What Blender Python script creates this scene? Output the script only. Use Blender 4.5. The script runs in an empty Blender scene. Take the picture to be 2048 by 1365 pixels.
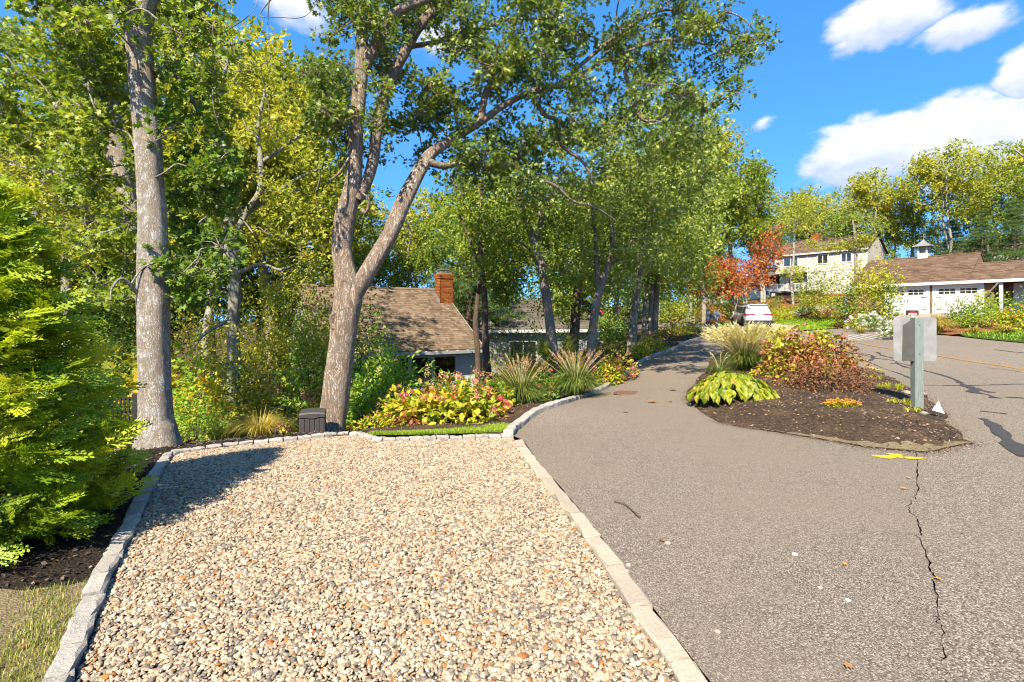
import bpy, bmesh, math, random
import numpy as np
from mathutils import Vector, Matrix
from mathutils.geometry import delaunay_2d_cdt

random.seed(7)
RNG = np.random.default_rng(7)
SC = bpy.context.scene
COL = SC.collection
R = math.radians

# ------------------------------------------------------------------ camera
EYE = 1.5            # eye height in metres
F = 1024.0           # focal length in photo pixels (18 mm on 36 mm)
HOR = 640.0          # horizon row of the photo
cam_d = bpy.data.cameras.new('camera')
cam_d.lens = 18.0
cam_d.sensor_width = 36.0
cam_d.shift_y = -42.5 / 2048.0
cam_d.clip_start = 0.05
cam_d.clip_end = 3000.0
cam = bpy.data.objects.new('camera', cam_d)
cam.location = (0, 0, EYE)
cam.rotation_euler = (R(90), 0, 0)
COL.objects.link(cam)
SC.camera = cam

# ------------------------------------------------------------------ sun and sky
SUN_EL = R(45.0)
SUN_AZ = math.atan2(-0.34, -0.94)       # direction towards the sun: (sin, cos)
sun_vec = Vector((math.sin(SUN_AZ) * math.cos(SUN_EL), math.cos(SUN_AZ) * math.cos(SUN_EL), math.sin(SUN_EL)))
sun_d = bpy.data.lights.new('sun', 'SUN')
sun_d.energy = 5.0
sun_d.angle = R(0.53)
sun_d.color = (1.0, 0.88, 0.69)
sun = bpy.data.objects.new('sun', sun_d)
sun.rotation_euler = sun_vec.to_track_quat('Z', 'Y').to_euler()
sun.location = (-10, -30, 30)
COL.objects.link(sun)

world = bpy.data.worlds.new('World')
SC.world = world
world.use_nodes = True
world.cycles.sampling_method = 'MANUAL'
world.cycles.sample_map_resolution = 256


def build_sky():
    nt = world.node_tree
    N, L = nt.nodes, nt.links
    for n in list(N):
        N.remove(n)
    out = N.new('ShaderNodeOutputWorld')
    bg = N.new('ShaderNodeBackground')
    bg.inputs['Strength'].default_value = 0.092
    L.new(bg.outputs[0], out.inputs[0])
    sky = N.new('ShaderNodeTexSky')
    sky.sky_type = 'NISHITA'
    sky.sun_disc = False
    sky.sun_elevation = SUN_EL
    sky.sun_rotation = SUN_AZ % (2 * math.pi)
    sky.altitude = 50
    sky.air_density = 1.0
    sky.dust_density = 0.3
    sky.ozone_density = 2.5
    hs = N.new('ShaderNodeHueSaturation')
    hs.inputs['Saturation'].default_value = 1.3
    hs.inputs['Value'].default_value = 1.34
    hs.inputs['Hue'].default_value = .497
    L.new(sky.outputs[0], hs.inputs['Color'])
    lift = N.new('ShaderNodeMapping')
    lift.inputs['Scale'].default_value = (1, 1, .8)
    lift.inputs['Location'].default_value = (0, 0, .26)
    tc0 = N.new('ShaderNodeTexCoord')
    L.new(tc0.outputs['Generated'], lift.inputs[0])
    L.new(lift.outputs[0], sky.inputs['Vector'])

    def M(op, a, b=None, clamp=False):
        n = N.new('ShaderNodeMath')
        n.operation = op
        n.use_clamp = clamp
        for i, v in enumerate((a, b)):
            if v is None:
                continue
            if isinstance(v, (int, float)):
                n.inputs[i].default_value = v
            else:
                L.new(v, n.inputs[i])
        return n.outputs[0]
    tc = N.new('ShaderNodeTexCoord')
    sp = N.new('ShaderNodeSeparateXYZ')
    L.new(tc.outputs['Generated'], sp.inputs[0])
    az = M('ARCTAN2', sp.outputs[0], sp.outputs[1])
    el = M('ARCSINE', sp.outputs[2])
    mp = N.new('ShaderNodeMapping')
    mp.inputs['Scale'].default_value = (1, 1, 1.7)
    L.new(tc.outputs['Generated'], mp.inputs[0])

    def noise(scale, detail, rough=0.55):
        n = N.new('ShaderNodeTexNoise')
        n.inputs['Scale'].default_value = scale
        n.inputs['Detail'].default_value = detail
        n.inputs['Roughness'].default_value = rough
        L.new(mp.outputs[0], n.inputs['Vector'])
        return n.outputs[0]
    nz = noise(9.0, 8.0)
    nf = noise(26.0, 6.0)
    # cloud banks: centre (azimuth, elevation), half width, height above base, depth below, density
    banks = []

    def bank(px, py, hw, up, dn, k=1.0):
        u, v = (px - 1024) / F, (HOR - py) / F
        a = math.atan(u)
        e = math.atan(v * math.cos(a))
        s = math.cos(a) ** 2
        banks.append((a, e, hw / F * s, up / F * math.cos(a), dn / F * math.cos(a), k))
    bank(1780, 45, 175, 75, 50, 1.2)
    bank(1920, 60, 130, 50, 40, 1.0)
    bank(1690, 85, 60, 30, 30, .5)
    bank(1740, 310, 200, 80, 75, 1.3)
    bank(1930, 290, 220, 105, 110, 1.4)
    bank(2130, 270, 240, 130, 130, 1.4)
    bank(2060, 160, 90, 90, 50)
    bank(575, 15, 100, 50, 45, .8)
    bank(1520, 250, 40, 20, 20, .45)
    bank(90, 420, 150, 50, 40, .7)
    bank(420, 470, 260, 45, 40, .35)
    bank(880, 90, 60, 35, 25, .25)
    for a, e, hw in ((1.5, .35, .3), (2.2, .5, .25), (-1.3, .4, .3), (-2.1, .3, .35), (3.0, .45, .3), (-2.8, .6, .2)):
        banks.append((a, e, hw, .1, .06, 1.0))
    dens, shade = None, None
    for a, e, hw, up, dn, k in banks:
        dx = M('DIVIDE', M('SUBTRACT', az, a), hw)
        de = M('SUBTRACT', el, e)
        dy = M('ADD', M('DIVIDE', M('MAXIMUM', de, 0.0), up), M('DIVIDE', M('MINIMUM', de, 0.0), dn))
        d2 = M('ADD', M('MULTIPLY', dx, dx), M('MULTIPLY', dy, dy))
        b = M('MULTIPLY', M('SUBTRACT', 1.0, M('SQRT', d2)), k)
        b = M('MAXIMUM', b, -0.6)
        sh = M('MULTIPLY_ADD', dy, 0.62)
        sh.node.inputs[2].default_value = 0.47
        if dens is None:
            dens, shade = b, sh
        else:
            pick = M('GREATER_THAN', b, dens)
            mx = N.new('ShaderNodeMix')
            L.new(pick, mx.inputs[0])
            L.new(shade, mx.inputs[2])
            L.new(sh, mx.inputs[3])
            shade = mx.outputs[0]
            dens = M('MAXIMUM', dens, b)
    t = M('ADD', dens, M('MULTIPLY', M('SUBTRACT', nz, 0.5), 1.5))
    t = M('ADD', t, M('MULTIPLY', M('SUBTRACT', nf, 0.5), 0.55))
    ss = N.new('ShaderNodeMapRange')
    ss.interpolation_type = 'SMOOTHSTEP'
    ss.inputs[1].default_value = 0.02
    ss.inputs[2].default_value = 0.42
    L.new(t, ss.inputs[0])
    shn = M('ADD', shade, M('MULTIPLY', M('SUBTRACT', nf, 0.5), 0.9), clamp=True)
    rc = N.new('ShaderNodeValToRGB')
    rc.color_ramp.elements[0].position = 0.2
    rc.color_ramp.elements[0].color = (2.4, 2.75, 3.4, 1)
    rc.color_ramp.elements[1].position = 0.75
    rc.color_ramp.elements[1].color = (4.3, 4.2, 4.1, 1)
    L.new(shn, rc.inputs[0])
    mix = N.new('ShaderNodeMix')
    mix.data_type = 'RGBA'
    L.new(M('MULTIPLY', ss.outputs[0], 0.93), mix.inputs[0])
    L.new(hs.outputs[0], mix.inputs[6])
    L.new(rc.outputs[0], mix.inputs[7])
    L.new(mix.outputs[2], bg.inputs['Color'])


build_sky()
SC.view_settings.view_transform = 'Standard'
SC.view_settings.look = 'None'
SC.view_settings.gamma = 1.0
SC.view_settings.use_curve_mapping = False
SC.view_settings.exposure = 1.65
SC.render.engine = 'CYCLES'
SC.cycles.use_denoising = True
SC.cycles.pixel_filter_type = 'BLACKMAN_HARRIS'
SC.cycles.filter_width = 1.15
SC.cycles.max_bounces = 9
SC.cycles.diffuse_bounces = 5
SC.cycles.glossy_bounces = 3
SC.cycles.transmission_bounces = 5
SC.cycles.transparent_max_bounces = 6
SC.cycles.caustics_reflective = False
SC.cycles.caustics_refractive = False


# ------------------------------------------------------------------ small helpers
def lin(c):
    c = c / 255.0
    return c / 12.92 if c <= 0.04045 else ((c + 0.055) / 1.055) ** 2.4


def W(px, py, Y):
    """the world point seen at a photo pixel when it stands Y metres away"""
    return np.array([(px - 1024.0) / F * Y, Y, EYE - (py - HOR) / F * Y])


def link(o, parent=None):
    COL.objects.link(o)
    if parent is not None:
        o.parent = parent
    return o


def tag(o, label=None, cat=None, group=None, kind=None):
    for k, v in (('label', label), ('category', cat), ('group', group), ('kind', kind)):
        if v:
            o[k] = v
    return o


def empty(name, loc, label=None, cat=None, group=None, rz=0.0):
    o = bpy.data.objects.new(name, None)
    o.location = loc
    o.rotation_euler = (0, 0, rz)
    o.empty_display_size = 0.2
    link(o)
    return tag(o, label, cat, group)


def copy_tree(src, loc, rz, s, label, group=None):
    o = src.copy()
    link(o)
    o.location = loc
    o.rotation_euler = (0, 0, rz)
    o.scale = (s, s, s) if not hasattr(s, '__len__') else s
    o['label'] = label
    if group:
        o['group'] = group
    for ch in src.children:
        c = ch.copy()
        link(c, o)
        for g in ch.children:
            d = g.copy()
            link(d, c)
    return o


class Geo:
    """collects numpy geometry: vertices, polygons of equal size per chunk, one random value per polygon"""

    def __init__(self):
        self.v, self.f, self.a, self.n = [], [], [], 0
        self.sm = []

    def add(self, verts, faces, rnd=None, smooth=False):
        verts = np.asarray(verts, dtype=np.float64).reshape(-1, 3)
        faces = np.asarray(faces, dtype=np.int64)
        if len(faces) == 0:
            return self
        self.v.append(verts)
        self.f.append(faces + self.n)
        m = len(faces)
        if rnd is None:
            rnd = np.full(m, random.random())
        self.a.append(np.broadcast_to(np.asarray(rnd, dtype=np.float64), (m,)))
        self.sm.append(np.full(m, smooth))
        self.n += len(verts)
        return self

    def mesh(self, name, mat, off=(0, 0, 0)):
        me = bpy.data.meshes.new(name)
        v = np.concatenate(self.v) - np.asarray(off, dtype=np.float64)
        tot = np.concatenate([np.full(len(f), f.shape[1]) for f in self.f])
        idx = np.concatenate([f.ravel() for f in self.f])
        me.vertices.add(len(v))
        me.vertices.foreach_set('co', v.astype(np.float32).ravel())
        me.loops.add(len(idx))
        me.loops.foreach_set('vertex_index', idx.astype(np.int32))
        me.polygons.add(len(tot))
        start = np.concatenate([[0], np.cumsum(tot)[:-1]])
        me.polygons.foreach_set('loop_start', start.astype(np.int32))
        me.polygons.foreach_set('loop_total', tot.astype(np.int32))
        at = me.attributes.new('rnd', 'FLOAT', 'FACE')
        at.data.foreach_set('value', np.concatenate(self.a).astype(np.float32))
        me.update(calc_edges=True)
        me.polygons.foreach_set('use_smooth', np.concatenate(self.sm))
        if mat is not None:
            me.materials.append(mat)
        return me

    def obj(self, name, mat, parent=None, off=None):
        if off is None:
            off = parent.location if parent is not None else (0, 0, 0)
        return link(bpy.data.objects.new(name, self.mesh(name, mat, off)), parent)


BOXF = [[0, 3, 2, 1], [4, 5, 6, 7], [0, 1, 5, 4], [1, 2, 6, 5], [2, 3, 7, 6], [3, 0, 4, 7]]


def boxv(x0, x1, y0, y1, z0, z1):
    return [[x0, y0, z0], [x1, y0, z0], [x1, y1, z0], [x0, y1, z0], [x0, y0, z1], [x1, y0, z1], [x1, y1, z1], [x0, y1, z1]]


def box(name, x, y, z, mat, parent, bevel=0.0):
    g = Geo().add(boxv(x[0], x[1], y[0], y[1], z[0], z[1]), BOXF)
    o = g.obj(name, mat, parent, (0, 0, 0))
    if bevel:
        bm = bmesh.new()
        bm.from_mesh(o.data)
        bmesh.ops.bevel(bm, geom=bm.edges[:], offset=bevel, segments=2, affect='EDGES', profile=0.6)
        bm.to_mesh(o.data)
        bm.free()
    return o


def catmull(pts, per=6):
    p = np.asarray(pts, dtype=np.float64)
    if len(p) < 3:
        t = np.linspace(0, 1, per + 1)[:, None]
        return p[0] * (1 - t) + p[-1] * t
    q = np.vstack([2 * p[0] - p[1], p, 2 * p[-1] - p[-2]])
    out = []
    for i in range(1, len(q) - 2):
        t = np.linspace(0, 1, per, endpoint=False)[:, None]
        a, b, c, d = q[i - 1], q[i], q[i + 1], q[i + 2]
        out.append(0.5 * ((2 * b) + (c - a) * t + (2 * a - 5 * b + 4 * c - d) * t ** 2 + (3 * b - a - 3 * c + d) * t ** 3))
    out.append(p[-1:])
    return np.vstack(out)


def tube(g, pts, rad, sides=8, rough=0.0, rnd=None, cap=True, seed=0):
    p = np.asarray(pts, dtype=np.float64)
    n = len(p)
    r = np.broadcast_to(np.asarray(rad, dtype=np.float64), (n,))
    t = np.gradient(p, axis=0)
    t /= np.linalg.norm(t, axis=1)[:, None] + 1e-9
    ref = np.array([1.0, 0.05, 0.02]) if abs(t[:, 0]).mean() < 0.8 else np.array([0.02, 0.05, 1.0])
    u = np.cross(t, ref)
    u /= np.linalg.norm(u, axis=1)[:, None] + 1e-9
    w = np.cross(t, u)
    th = np.linspace(0, 2 * np.pi, sides, endpoint=False)
    rr = r[:, None] * np.ones(sides)[None, :]
    if rough:
        s = np.concatenate([[0], np.cumsum(np.linalg.norm(np.diff(p, axis=0), axis=1))])[:, None]
        k = seed * 1.7
        rr = rr * (1 + rough * (np.sin(2 * th + s * 1.1 + k) * .5 + np.sin(3 * th - s * 2.3 + k * 2) * .35
                                + np.sin(5 * th + s * 3.7 + k) * .25 + np.sin(9 * th + 4 * np.sin(s * 2.9 + k)) * .16))
    v = p[:, None, :] + rr[:, :, None] * (np.cos(th)[None, :, None] * u[:, None, :] + np.sin(th)[None, :, None] * w[:, None, :])
    i = np.arange(n - 1)[:, None] * sides
    j = np.arange(sides)[None, :]
    j2 = (j + 1) % sides
    f = np.stack([i + j, i + j2, i + sides + j2, i + sides + j], axis=-1).reshape(-1, 4)
    g.add(v.reshape(-1, 3), f, rnd, True)
    if cap and sides >= 4:
        g.add(v[-1], [list(range(sides))], rnd, True)


# ------------------------------------------------------------------ materials
MATS = {}
ALB = 0.50           # overall level of the built surfaces


class NT:
    def __init__(self, name):
        self.m = bpy.data.materials.new(name)
        self.m.use_nodes = True
        self.N, self.L = self.m.node_tree.nodes, self.m.node_tree.links
        for n in list(self.N):
            self.N.remove(n)
        self.out = self.N.new('ShaderNodeOutputMaterial')
        MATS[name] = self.m

    def new(self, t, **kw):
        n = self.N.new(t)
        for k, v in kw.items():
            setattr(n, k, v)
        return n

    def link(self, a, b):
        self.L.new(a, b)

    def coord(self, scale=(1, 1, 1), kind='Object'):
        tc = self.new('ShaderNodeTexCoord')
        mp = self.new('ShaderNodeMapping')
        mp.inputs['Scale'].default_value = scale
        self.link(tc.outputs[kind], mp.inputs[0])
        return mp.outputs[0]

    def noise(self, vec, scale, detail=4, rough=.55, out=0, dist=0.0):
        n = self.new('ShaderNodeTexNoise')
        n.inputs['Scale'].default_value = scale
        n.inputs['Detail'].default_value = detail
        n.inputs['Roughness'].default_value = rough
        n.inputs['Distortion'].default_value = dist
        if vec is not None:
            self.link(vec, n.inputs['Vector'])
        return n.outputs[out]

    def voro(self, vec, scale, feature='F1', out=0, rand=1.0):
        n = self.new('ShaderNodeTexVoronoi', feature=feature)
        n.inputs['Scale'].default_value = scale
        n.inputs['Randomness'].default_value = rand
        if vec is not None:
            self.link(vec, n.inputs['Vector'])
        return n.outputs[out]

    def ramp(self, fac, stops, interp='LINEAR'):
        n = self.new('ShaderNodeValToRGB')
        cr = n.color_ramp
        cr.interpolation = interp
        while len(cr.elements) < len(stops):
            cr.elements.new(0.5)
        for e, (p, c) in zip(cr.elements, stops):
            e.position = p
            e.color = (c[0], c[1], c[2], 1) if hasattr(c, '__len__') else (c, c, c, 1)
        self.link(fac, n.inputs[0])
        return n.outputs[0]

    def mix(self, fac, a, b, blend='MIX'):
        n = self.new('ShaderNodeMix', data_type='RGBA', blend_type=blend)
        for i, v in ((0, fac), (6, a), (7, b)):
            if isinstance(v, (int, float)):
                n.inputs[i].default_value = v
            elif isinstance(v, tuple):
                n.inputs[i].default_value = (v[0], v[1], v[2], 1)
            else:
                self.link(v, n.inputs[i])
        return n.outputs[2]

    def math(self, op, a, b=None, clamp=False):
        n = self.new('ShaderNodeMath', operation=op, use_clamp=clamp)
        for i, v in enumerate((a, b)):
            if v is None:
                continue
            if isinstance(v, (int, float)):
                n.inputs[i].default_value = v
            else:
                self.link(v, n.inputs[i])
        return n.outputs[0]

    def attr(self, name='rnd'):
        n = self.new('ShaderNodeAttribute', attribute_name=name)
        return n.outputs['Fac']

    def bump(self, h, strength=.5, dist=.01):
        n = self.new('ShaderNodeBump')
        n.inputs['Strength'].default_value = strength
        n.inputs['Distance'].default_value = dist
        self.link(h, n.inputs['Height'])
        return n.outputs[0]

    def principled(self, color, rough=.8, spec=.3, normal=None, metal=0.0, k=ALB):
        b = self.new('ShaderNodeBsdfPrincipled')
        if k != 1.0:
            color = tuple(v * k for v in color) if isinstance(color, tuple) else self.mix(1.0, color, (k, k, k), 'MULTIPLY')
        if isinstance(color, tuple):
            b.inputs['Base Color'].default_value = (*color[:3], 1)
        else:
            self.link(color, b.inputs['Base Color'])
        if isinstance(rough, (int, float)):
            b.inputs['Roughness'].default_value = rough
        else:
            self.link(rough, b.inputs['Roughness'])
        b.inputs['Specular IOR Level'].default_value = spec
        b.inputs['Metallic'].default_value = metal
        if normal is not None:
            self.link(normal, b.inputs['Normal'])
        self.link(b.outputs[0], self.out.inputs[0])
        return b


def m_plain(name, c1, c2=None, scale=6.0, rough=.7, spec=.3, bump=0.0, bscale=60.0, metal=0.0, stretch=(1, 1, 1)):
    t = NT(name)
    if c2 is None:
        c2 = tuple(v * 0.82 for v in c1)
    vec = t.coord(stretch)
    c = t.mix(t.ramp(t.noise(vec, scale, 5), [(.35, 0.0), (.65, 1.0)]), c2, c1)
    nm = t.bump(t.noise(vec, bscale, 4), bump, .01) if bump else None
    t.principled(c, rough, spec, nm, metal)
    return t.m


LEAFK = 1.6


def m_leaf(name, stops, trans=.35, rough=.5, patch=None, pscale=1.2, spec=.35, gain=1.0):
    t = NT(name)
    boost = lambda st: [(p, tuple(min(.6, v * LEAFK * gain) for v in c)) for p, c in st]
    stops = boost(stops)
    patch = boost(patch) if patch else None
    c = t.ramp(t.attr(), stops)
    if patch:
        f = t.ramp(t.noise(t.coord(), pscale, 2), [(.42, 0.0), (.62, 1.0)])
        c = t.mix(f, c, t.ramp(t.attr(), patch))
    b = t.principled(c, rough, spec, k=1.0)
    tr = t.new('ShaderNodeBsdfTranslucent')
    t.link(t.mix(1.0, c, (1.25, 1.2, .5), 'MULTIPLY'), tr.inputs[0])
    ms = t.new('ShaderNodeMixShader')
    ms.inputs[0].default_value = trans * 1.25
    t.link(b.outputs[0], ms.inputs[1])
    t.link(tr.outputs[0], ms.inputs[2])
    t.link(ms.outputs[0], t.out.inputs[0])
    return t.m


def m_bark(name, c_dark, c_mid, c_light, lichen=None, scale=1.0, furrow=.7, depth=.02):
    t = NT(name)
    vec = t.coord((1, 1, .2))
    big = t.noise(t.coord(), 1.6 * scale, 4)
    # long wandering furrows: ridged noise stretched up the stem, broken by cross cracks
    n1 = t.noise(vec, 17 * scale, 6, .62, dist=1.2)
    n2 = t.noise(t.coord((1, 1, .45)), 42 * scale, 5, .6, dist=.8)
    rd1 = t.math('ABSOLUTE', t.math('SUBTRACT', n1, .5))
    rd2 = t.math('ABSOLUTE', t.math('SUBTRACT', n2, .5))
    f1 = t.ramp(rd1, [(.0, 0.0), (.035, .4), (.075, 1.0)])
    f2 = t.ramp(rd2, [(.0, .15), (.03, .7), (.07, 1.0)])
    plate = t.math('MULTIPLY', f1, f2)
    fine = t.noise(t.coord((1, 1, .5)), 85 * scale, 5, .7)
    c = t.ramp(fine, [(.28, c_mid), (.72, c_light)])
    c = t.mix(t.ramp(big, [(.35, 0.0), (.7, .6)]), c, c_mid)
    if lichen:
        c = t.mix(t.ramp(t.noise(t.coord(), 4.2 * scale, 6, .72), [(.50, 0.0), (.58, .85)]), c, lichen)
    fr = t.math('MULTIPLY', t.math('SUBTRACT', 1.0, plate), furrow)
    c = t.mix(fr, c, c_dark)
    h = t.math('ADD', plate, t.math('MULTIPLY', fine, .5))
    t.principled(c, .9, .15, t.bump(h, .9, depth), k=.88)
    return t.m


# bark
m_bark('bark_oak', (.12, .08, .055), (.46, .345, .255), (.70, .56, .44), (.62, .56, .47), 1.0, .75, .035)
m_bark('bark_maple', (.12, .09, .07), (.47, .395, .315), (.74, .65, .54), (.80, .78, .72), 1.5, .6, .025)
m_bark('bark_far', (.07, .055, .043), (.28, .225, .175), (.48, .40, .32), (.46, .44, .37), .9, .6)
m_bark('bark_pale', (.09, .08, .06), (.32, .30, .25), (.52, .49, .42), (.42, .46, .36), 1.0, .35)
m_bark('bark_dark', (.035, .025, .019), (.13, .092, .068), (.24, .18, .13), None, 1.0, .6)
m_bark('bark_knot', (.06, .04, .03), (.24, .165, .11), (.40, .30, .21), None, 1.8, .6)
# leaves
OAK = [(0, (.022, .050, .012)), (.4, (.045, .090, .020)), (.75, (.085, .135, .028)), (1, (.16, .19, .04))]
OAK = [(0, (.026, .050, .010)), (.4, (.058, .095, .017)), (.75, (.115, .15, .026)), (1, (.21, .21, .045))]
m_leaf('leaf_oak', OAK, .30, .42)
m_leaf('leaf_oak_lit', [(0, (.06, .095, .016)), (.5, (.14, .18, .032)), (.85, (.235, .26, .055)), (1, (.34, .32, .09))], .32, .42)  # brighter copy of the oak leaf, sunlight put into its colour
m_leaf('leaf_maple', [(0, (.045, .078, .010)), (.5, (.105, .15, .018)), (.85, (.20, .225, .028)), (1, (.32, .26, .035))], .35, .45)
m_leaf('leaf_yellowgreen', [(0, (.08, .115, .014)), (.5, (.17, .19, .022)), (.85, (.30, .27, .03)), (1, (.42, .27, .03))], .38, .5)
m_leaf('leaf_yellow', [(0, (.20, .17, .015)), (.5, (.42, .33, .02)), (1, (.55, .38, .03))], .4, .5, gain=.72)
m_leaf('leaf_green', [(0, (.03, .062, .009)), (.5, (.075, .128, .015)), (.9, (.15, .195, .025)), (1, (.24, .23, .035))], .33, .42)
m_leaf('leaf_bright', [(0, (.06, .13, .015)), (.5, (.13, .22, .022)), (1, (.24, .29, .04))], .38, .45)
m_leaf('leaf_lime', [(0, (.20, .24, .015)), (.5, (.34, .36, .02)), (1, (.48, .45, .035))], .4, .45, gain=.72)
m_leaf('leaf_orange', [(0, (.08, .025, .01)), (.45, (.19, .055, .016)), (.8, (.29, .10, .02)), (1, (.20, .16, .03))], .35, .5)
m_leaf('leaf_rust', [(0, (.10, .035, .015)), (.6, (.24, .10, .03)), (1, (.34, .19, .06))], .3, .6)
m_leaf('leaf_hyd', [(0, (.09, .15, .015)), (.35, (.22, .27, .02)), (.7, (.42, .37, .025)), (.9, (.52, .28, .03)), (1, (.46, .14, .04))], .35, .45, gain=.72)
m_leaf('leaf_hyd_fall', [(0, (.09, .10, .012)), (.3, (.20, .17, .02)), (.55, (.24, .12, .022)), (.8, (.21, .055, .025)), (1, (.12, .03, .025))], .35, .5, gain=.72)
m_leaf('leaf_brown', [(0, (.05, .018, .012)), (.5, (.13, .05, .024)), (.85, (.20, .10, .03)), (1, (.25, .19, .04))], .2, .7, gain=.72)
m_leaf('leaf_hosta', [(0, (.09, .14, .008)), (.55, (.19, .225, .012)), (.9, (.27, .275, .018)), (1, (.30, .22, .04))], .35, .4, gain=.72)
m_leaf('leaf_thuja', [(0, (.05, .10, .006)), (.35, (.13, .20, .009)), (.7, (.25, .30, .012)), (1, (.36, .34, .025))], .36, .5,
       patch=[(0, (.04, .085, .006)), (.6, (.10, .165, .010)), (1, (.22, .27, .014))], pscale=2.5, gain=.95)
m_leaf('leaf_pine', [(0, (.02, .05, .014)), (.6, (.05, .095, .022)), (1, (.12, .16, .035))], .2, .5)
m_leaf('leaf_pine_bright', [(0, (.12, .17, .02)), (.6, (.26, .30, .03)), (1, (.38, .37, .05))], .3, .5, gain=.72)
m_leaf('leaf_euonymus', [(0, (.10, .12, .012)), (.5, (.21, .21, .02)), (1, (.36, .31, .03))], .33, .45)
m_leaf('petal_pink', [(0, (.22, .05, .055)), (.5, (.38, .12, .10)), (1, (.50, .24, .16))], .25, .7, gain=.72)
m_leaf('petal_red', [(0, (.22, .02, .03)), (.6, (.38, .05, .06)), (1, (.48, .12, .10))], .25, .7, gain=.72)
m_leaf('petal_tan', [(0, (.20, .09, .05)), (.5, (.34, .18, .10)), (1, (.46, .30, .17))], .25, .8, gain=.72)
m_leaf('petal_cream', [(0, (.26, .22, .09)), (.6, (.42, .35, .16)), (1, (.55, .48, .27))], .25, .8, gain=.72)
m_leaf('petal_white', [(0, (.55, .56, .50)), (1, (.85, .85, .82))], .25, .7, gain=.72)
m_leaf('petal_orange', [(0, (.36, .14, .015)), (1, (.55, .30, .03))], .25, .7, gain=.72)
m_leaf('grass_green', [(0, (.035, .075, .015)), (.5, (.08, .135, .022)), (.85, (.17, .20, .04)), (1, (.34, .28, .10))], .3, .45, gain=.72)
m_leaf('grass_gold', [(0, (.16, .16, .025)), (.5, (.33, .27, .05)), (1, (.48, .36, .10))], .3, .5, gain=.72)
m_leaf('grass_lawn', [(0, (.10, .17, .012)), (.5, (.20, .30, .02)), (1, (.33, .38, .04))], .35, .5, gain=.72)
m_leaf('grass_far_lawn', [(0, (.09, .18, .008)), (.5, (.16, .28, .012)), (1, (.27, .36, .025))], .35, .5, gain=.72)
m_leaf('grass_dry', [(0, (.09, .13, .02)), (.5, (.19, .22, .04)), (.8, (.34, .30, .09)), (1, (.48, .38, .17))], .3, .6, gain=.72)
m_leaf('plume', [(0, (.36, .24, .10)), (.5, (.52, .38, .19)), (1, (.66, .53, .31))], .35, .8, gain=.95)
m_leaf('plume_dark', [(0, (.22, .14, .07)), (.5, (.34, .22, .12)), (1, (.45, .32, .18))], .35, .8, gain=.72)


# ---- surfaces
def m_asphalt(name, dark, mid, light, s, tint, patchy=.5):
    t = NT(name)
    vec = t.coord()
    cell = t.voro(vec, s, 'F1', 1)                       # random colour per aggregate grain
    sep = t.new('ShaderNodeSeparateColor')
    t.link(cell, sep.inputs[0])
    c = t.ramp(sep.outputs[0], [(.0, dark), (.45, mid), (.85, light), (1.0, tuple(min(1, v * 1.7) for v in light))])
    fine = t.noise(vec, s * 2.3, 3, .7)
    c = t.mix(t.ramp(fine, [(.3, 0.0), (.75, .55)]), c, dark)
    big = t.noise(vec, .55, 5, .6)
    c = t.mix(t.ramp(big, [(.38, 0.0), (.68, patchy)]), c, tint)
    st = t.noise(vec, 2.7, 5, .65)
    c = t.mix(t.ramp(st, [(.58, 0.0), (.74, .4)]), c, tuple(v * .6 for v in mid))
    h = t.math('ADD', t.math('MULTIPLY', t.voro(vec, s, 'F1'), -1.0), t.math('MULTIPLY', fine, .5))
    t.principled(c, .92, .12, t.bump(h, .75, .006))
    return t.m


m_asphalt('asphalt_drive', (.085, .068, .053), (.29, .245, .20), (.56, .48, .40), 170, (.33, .27, .21), .75)
m_asphalt('asphalt_road', (.10, .086, .069), (.275, .234, .19), (.56, .48, .40), 135, (.30, .245, .185), .55)


def m_soil(name, c1, c2, c3, s=18, tan=None, bump=.9):
    t = NT(name)
    vec = t.coord()
    n1 = t.noise(vec, s, 6, .7)
    c = t.ramp(n1, [(.3, c1), (.55, c2), (.75, c3)])
    cell = t.voro(vec, s * 3.2, 'F1', 1)
    sep = t.new('ShaderNodeSeparateColor')
    t.link(cell, sep.inputs[0])
    c = t.mix(t.ramp(sep.outputs[0], [(.55, 0.0), (1, .6)]), c, c3)
    if tan:
        c = t.mix(t.ramp(t.noise(vec, 1.3, 5, .6), [(.5, 0.0), (.68, .7)]), c, tan)
    h = t.math('ADD', n1, t.math('MULTIPLY', t.voro(vec, s * 3.2, 'F1'), .6))
    t.principled(c, .95, .1, t.bump(h, bump, .03))
    return t.m


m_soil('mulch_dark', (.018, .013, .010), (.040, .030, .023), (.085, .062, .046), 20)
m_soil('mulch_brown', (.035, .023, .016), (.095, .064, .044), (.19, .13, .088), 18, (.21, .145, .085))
m_soil('mulch_red', (.16, .055, .022), (.33, .13, .05), (.48, .23, .10), 9)
m_soil('forest_floor', (.05, .035, .018), (.13, .09, .04), (.22, .17, .06), 5, (.10, .12, .03))
m_soil('soil_tan', (.10, .075, .045), (.20, .152, .095), (.30, .24, .155), 26, (.15, .125, .06), .6)
m_soil('worn_soil', (.16, .12, .07), (.30, .235, .14), (.44, .36, .24), 26, (.30, .22, .13), .6)
m_soil('gravel_base', (.10, .085, .07), (.26, .22, .18), (.42, .36, .29), 60)
m_soil('lawn_soil', (.05, .08, .012), (.085, .14, .016), (.13, .2, .03), 20)
m_soil('concrete_pale', (.36, .31, .25), (.45, .39, .31), (.52, .46, .38), 6, None, .2)


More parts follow.
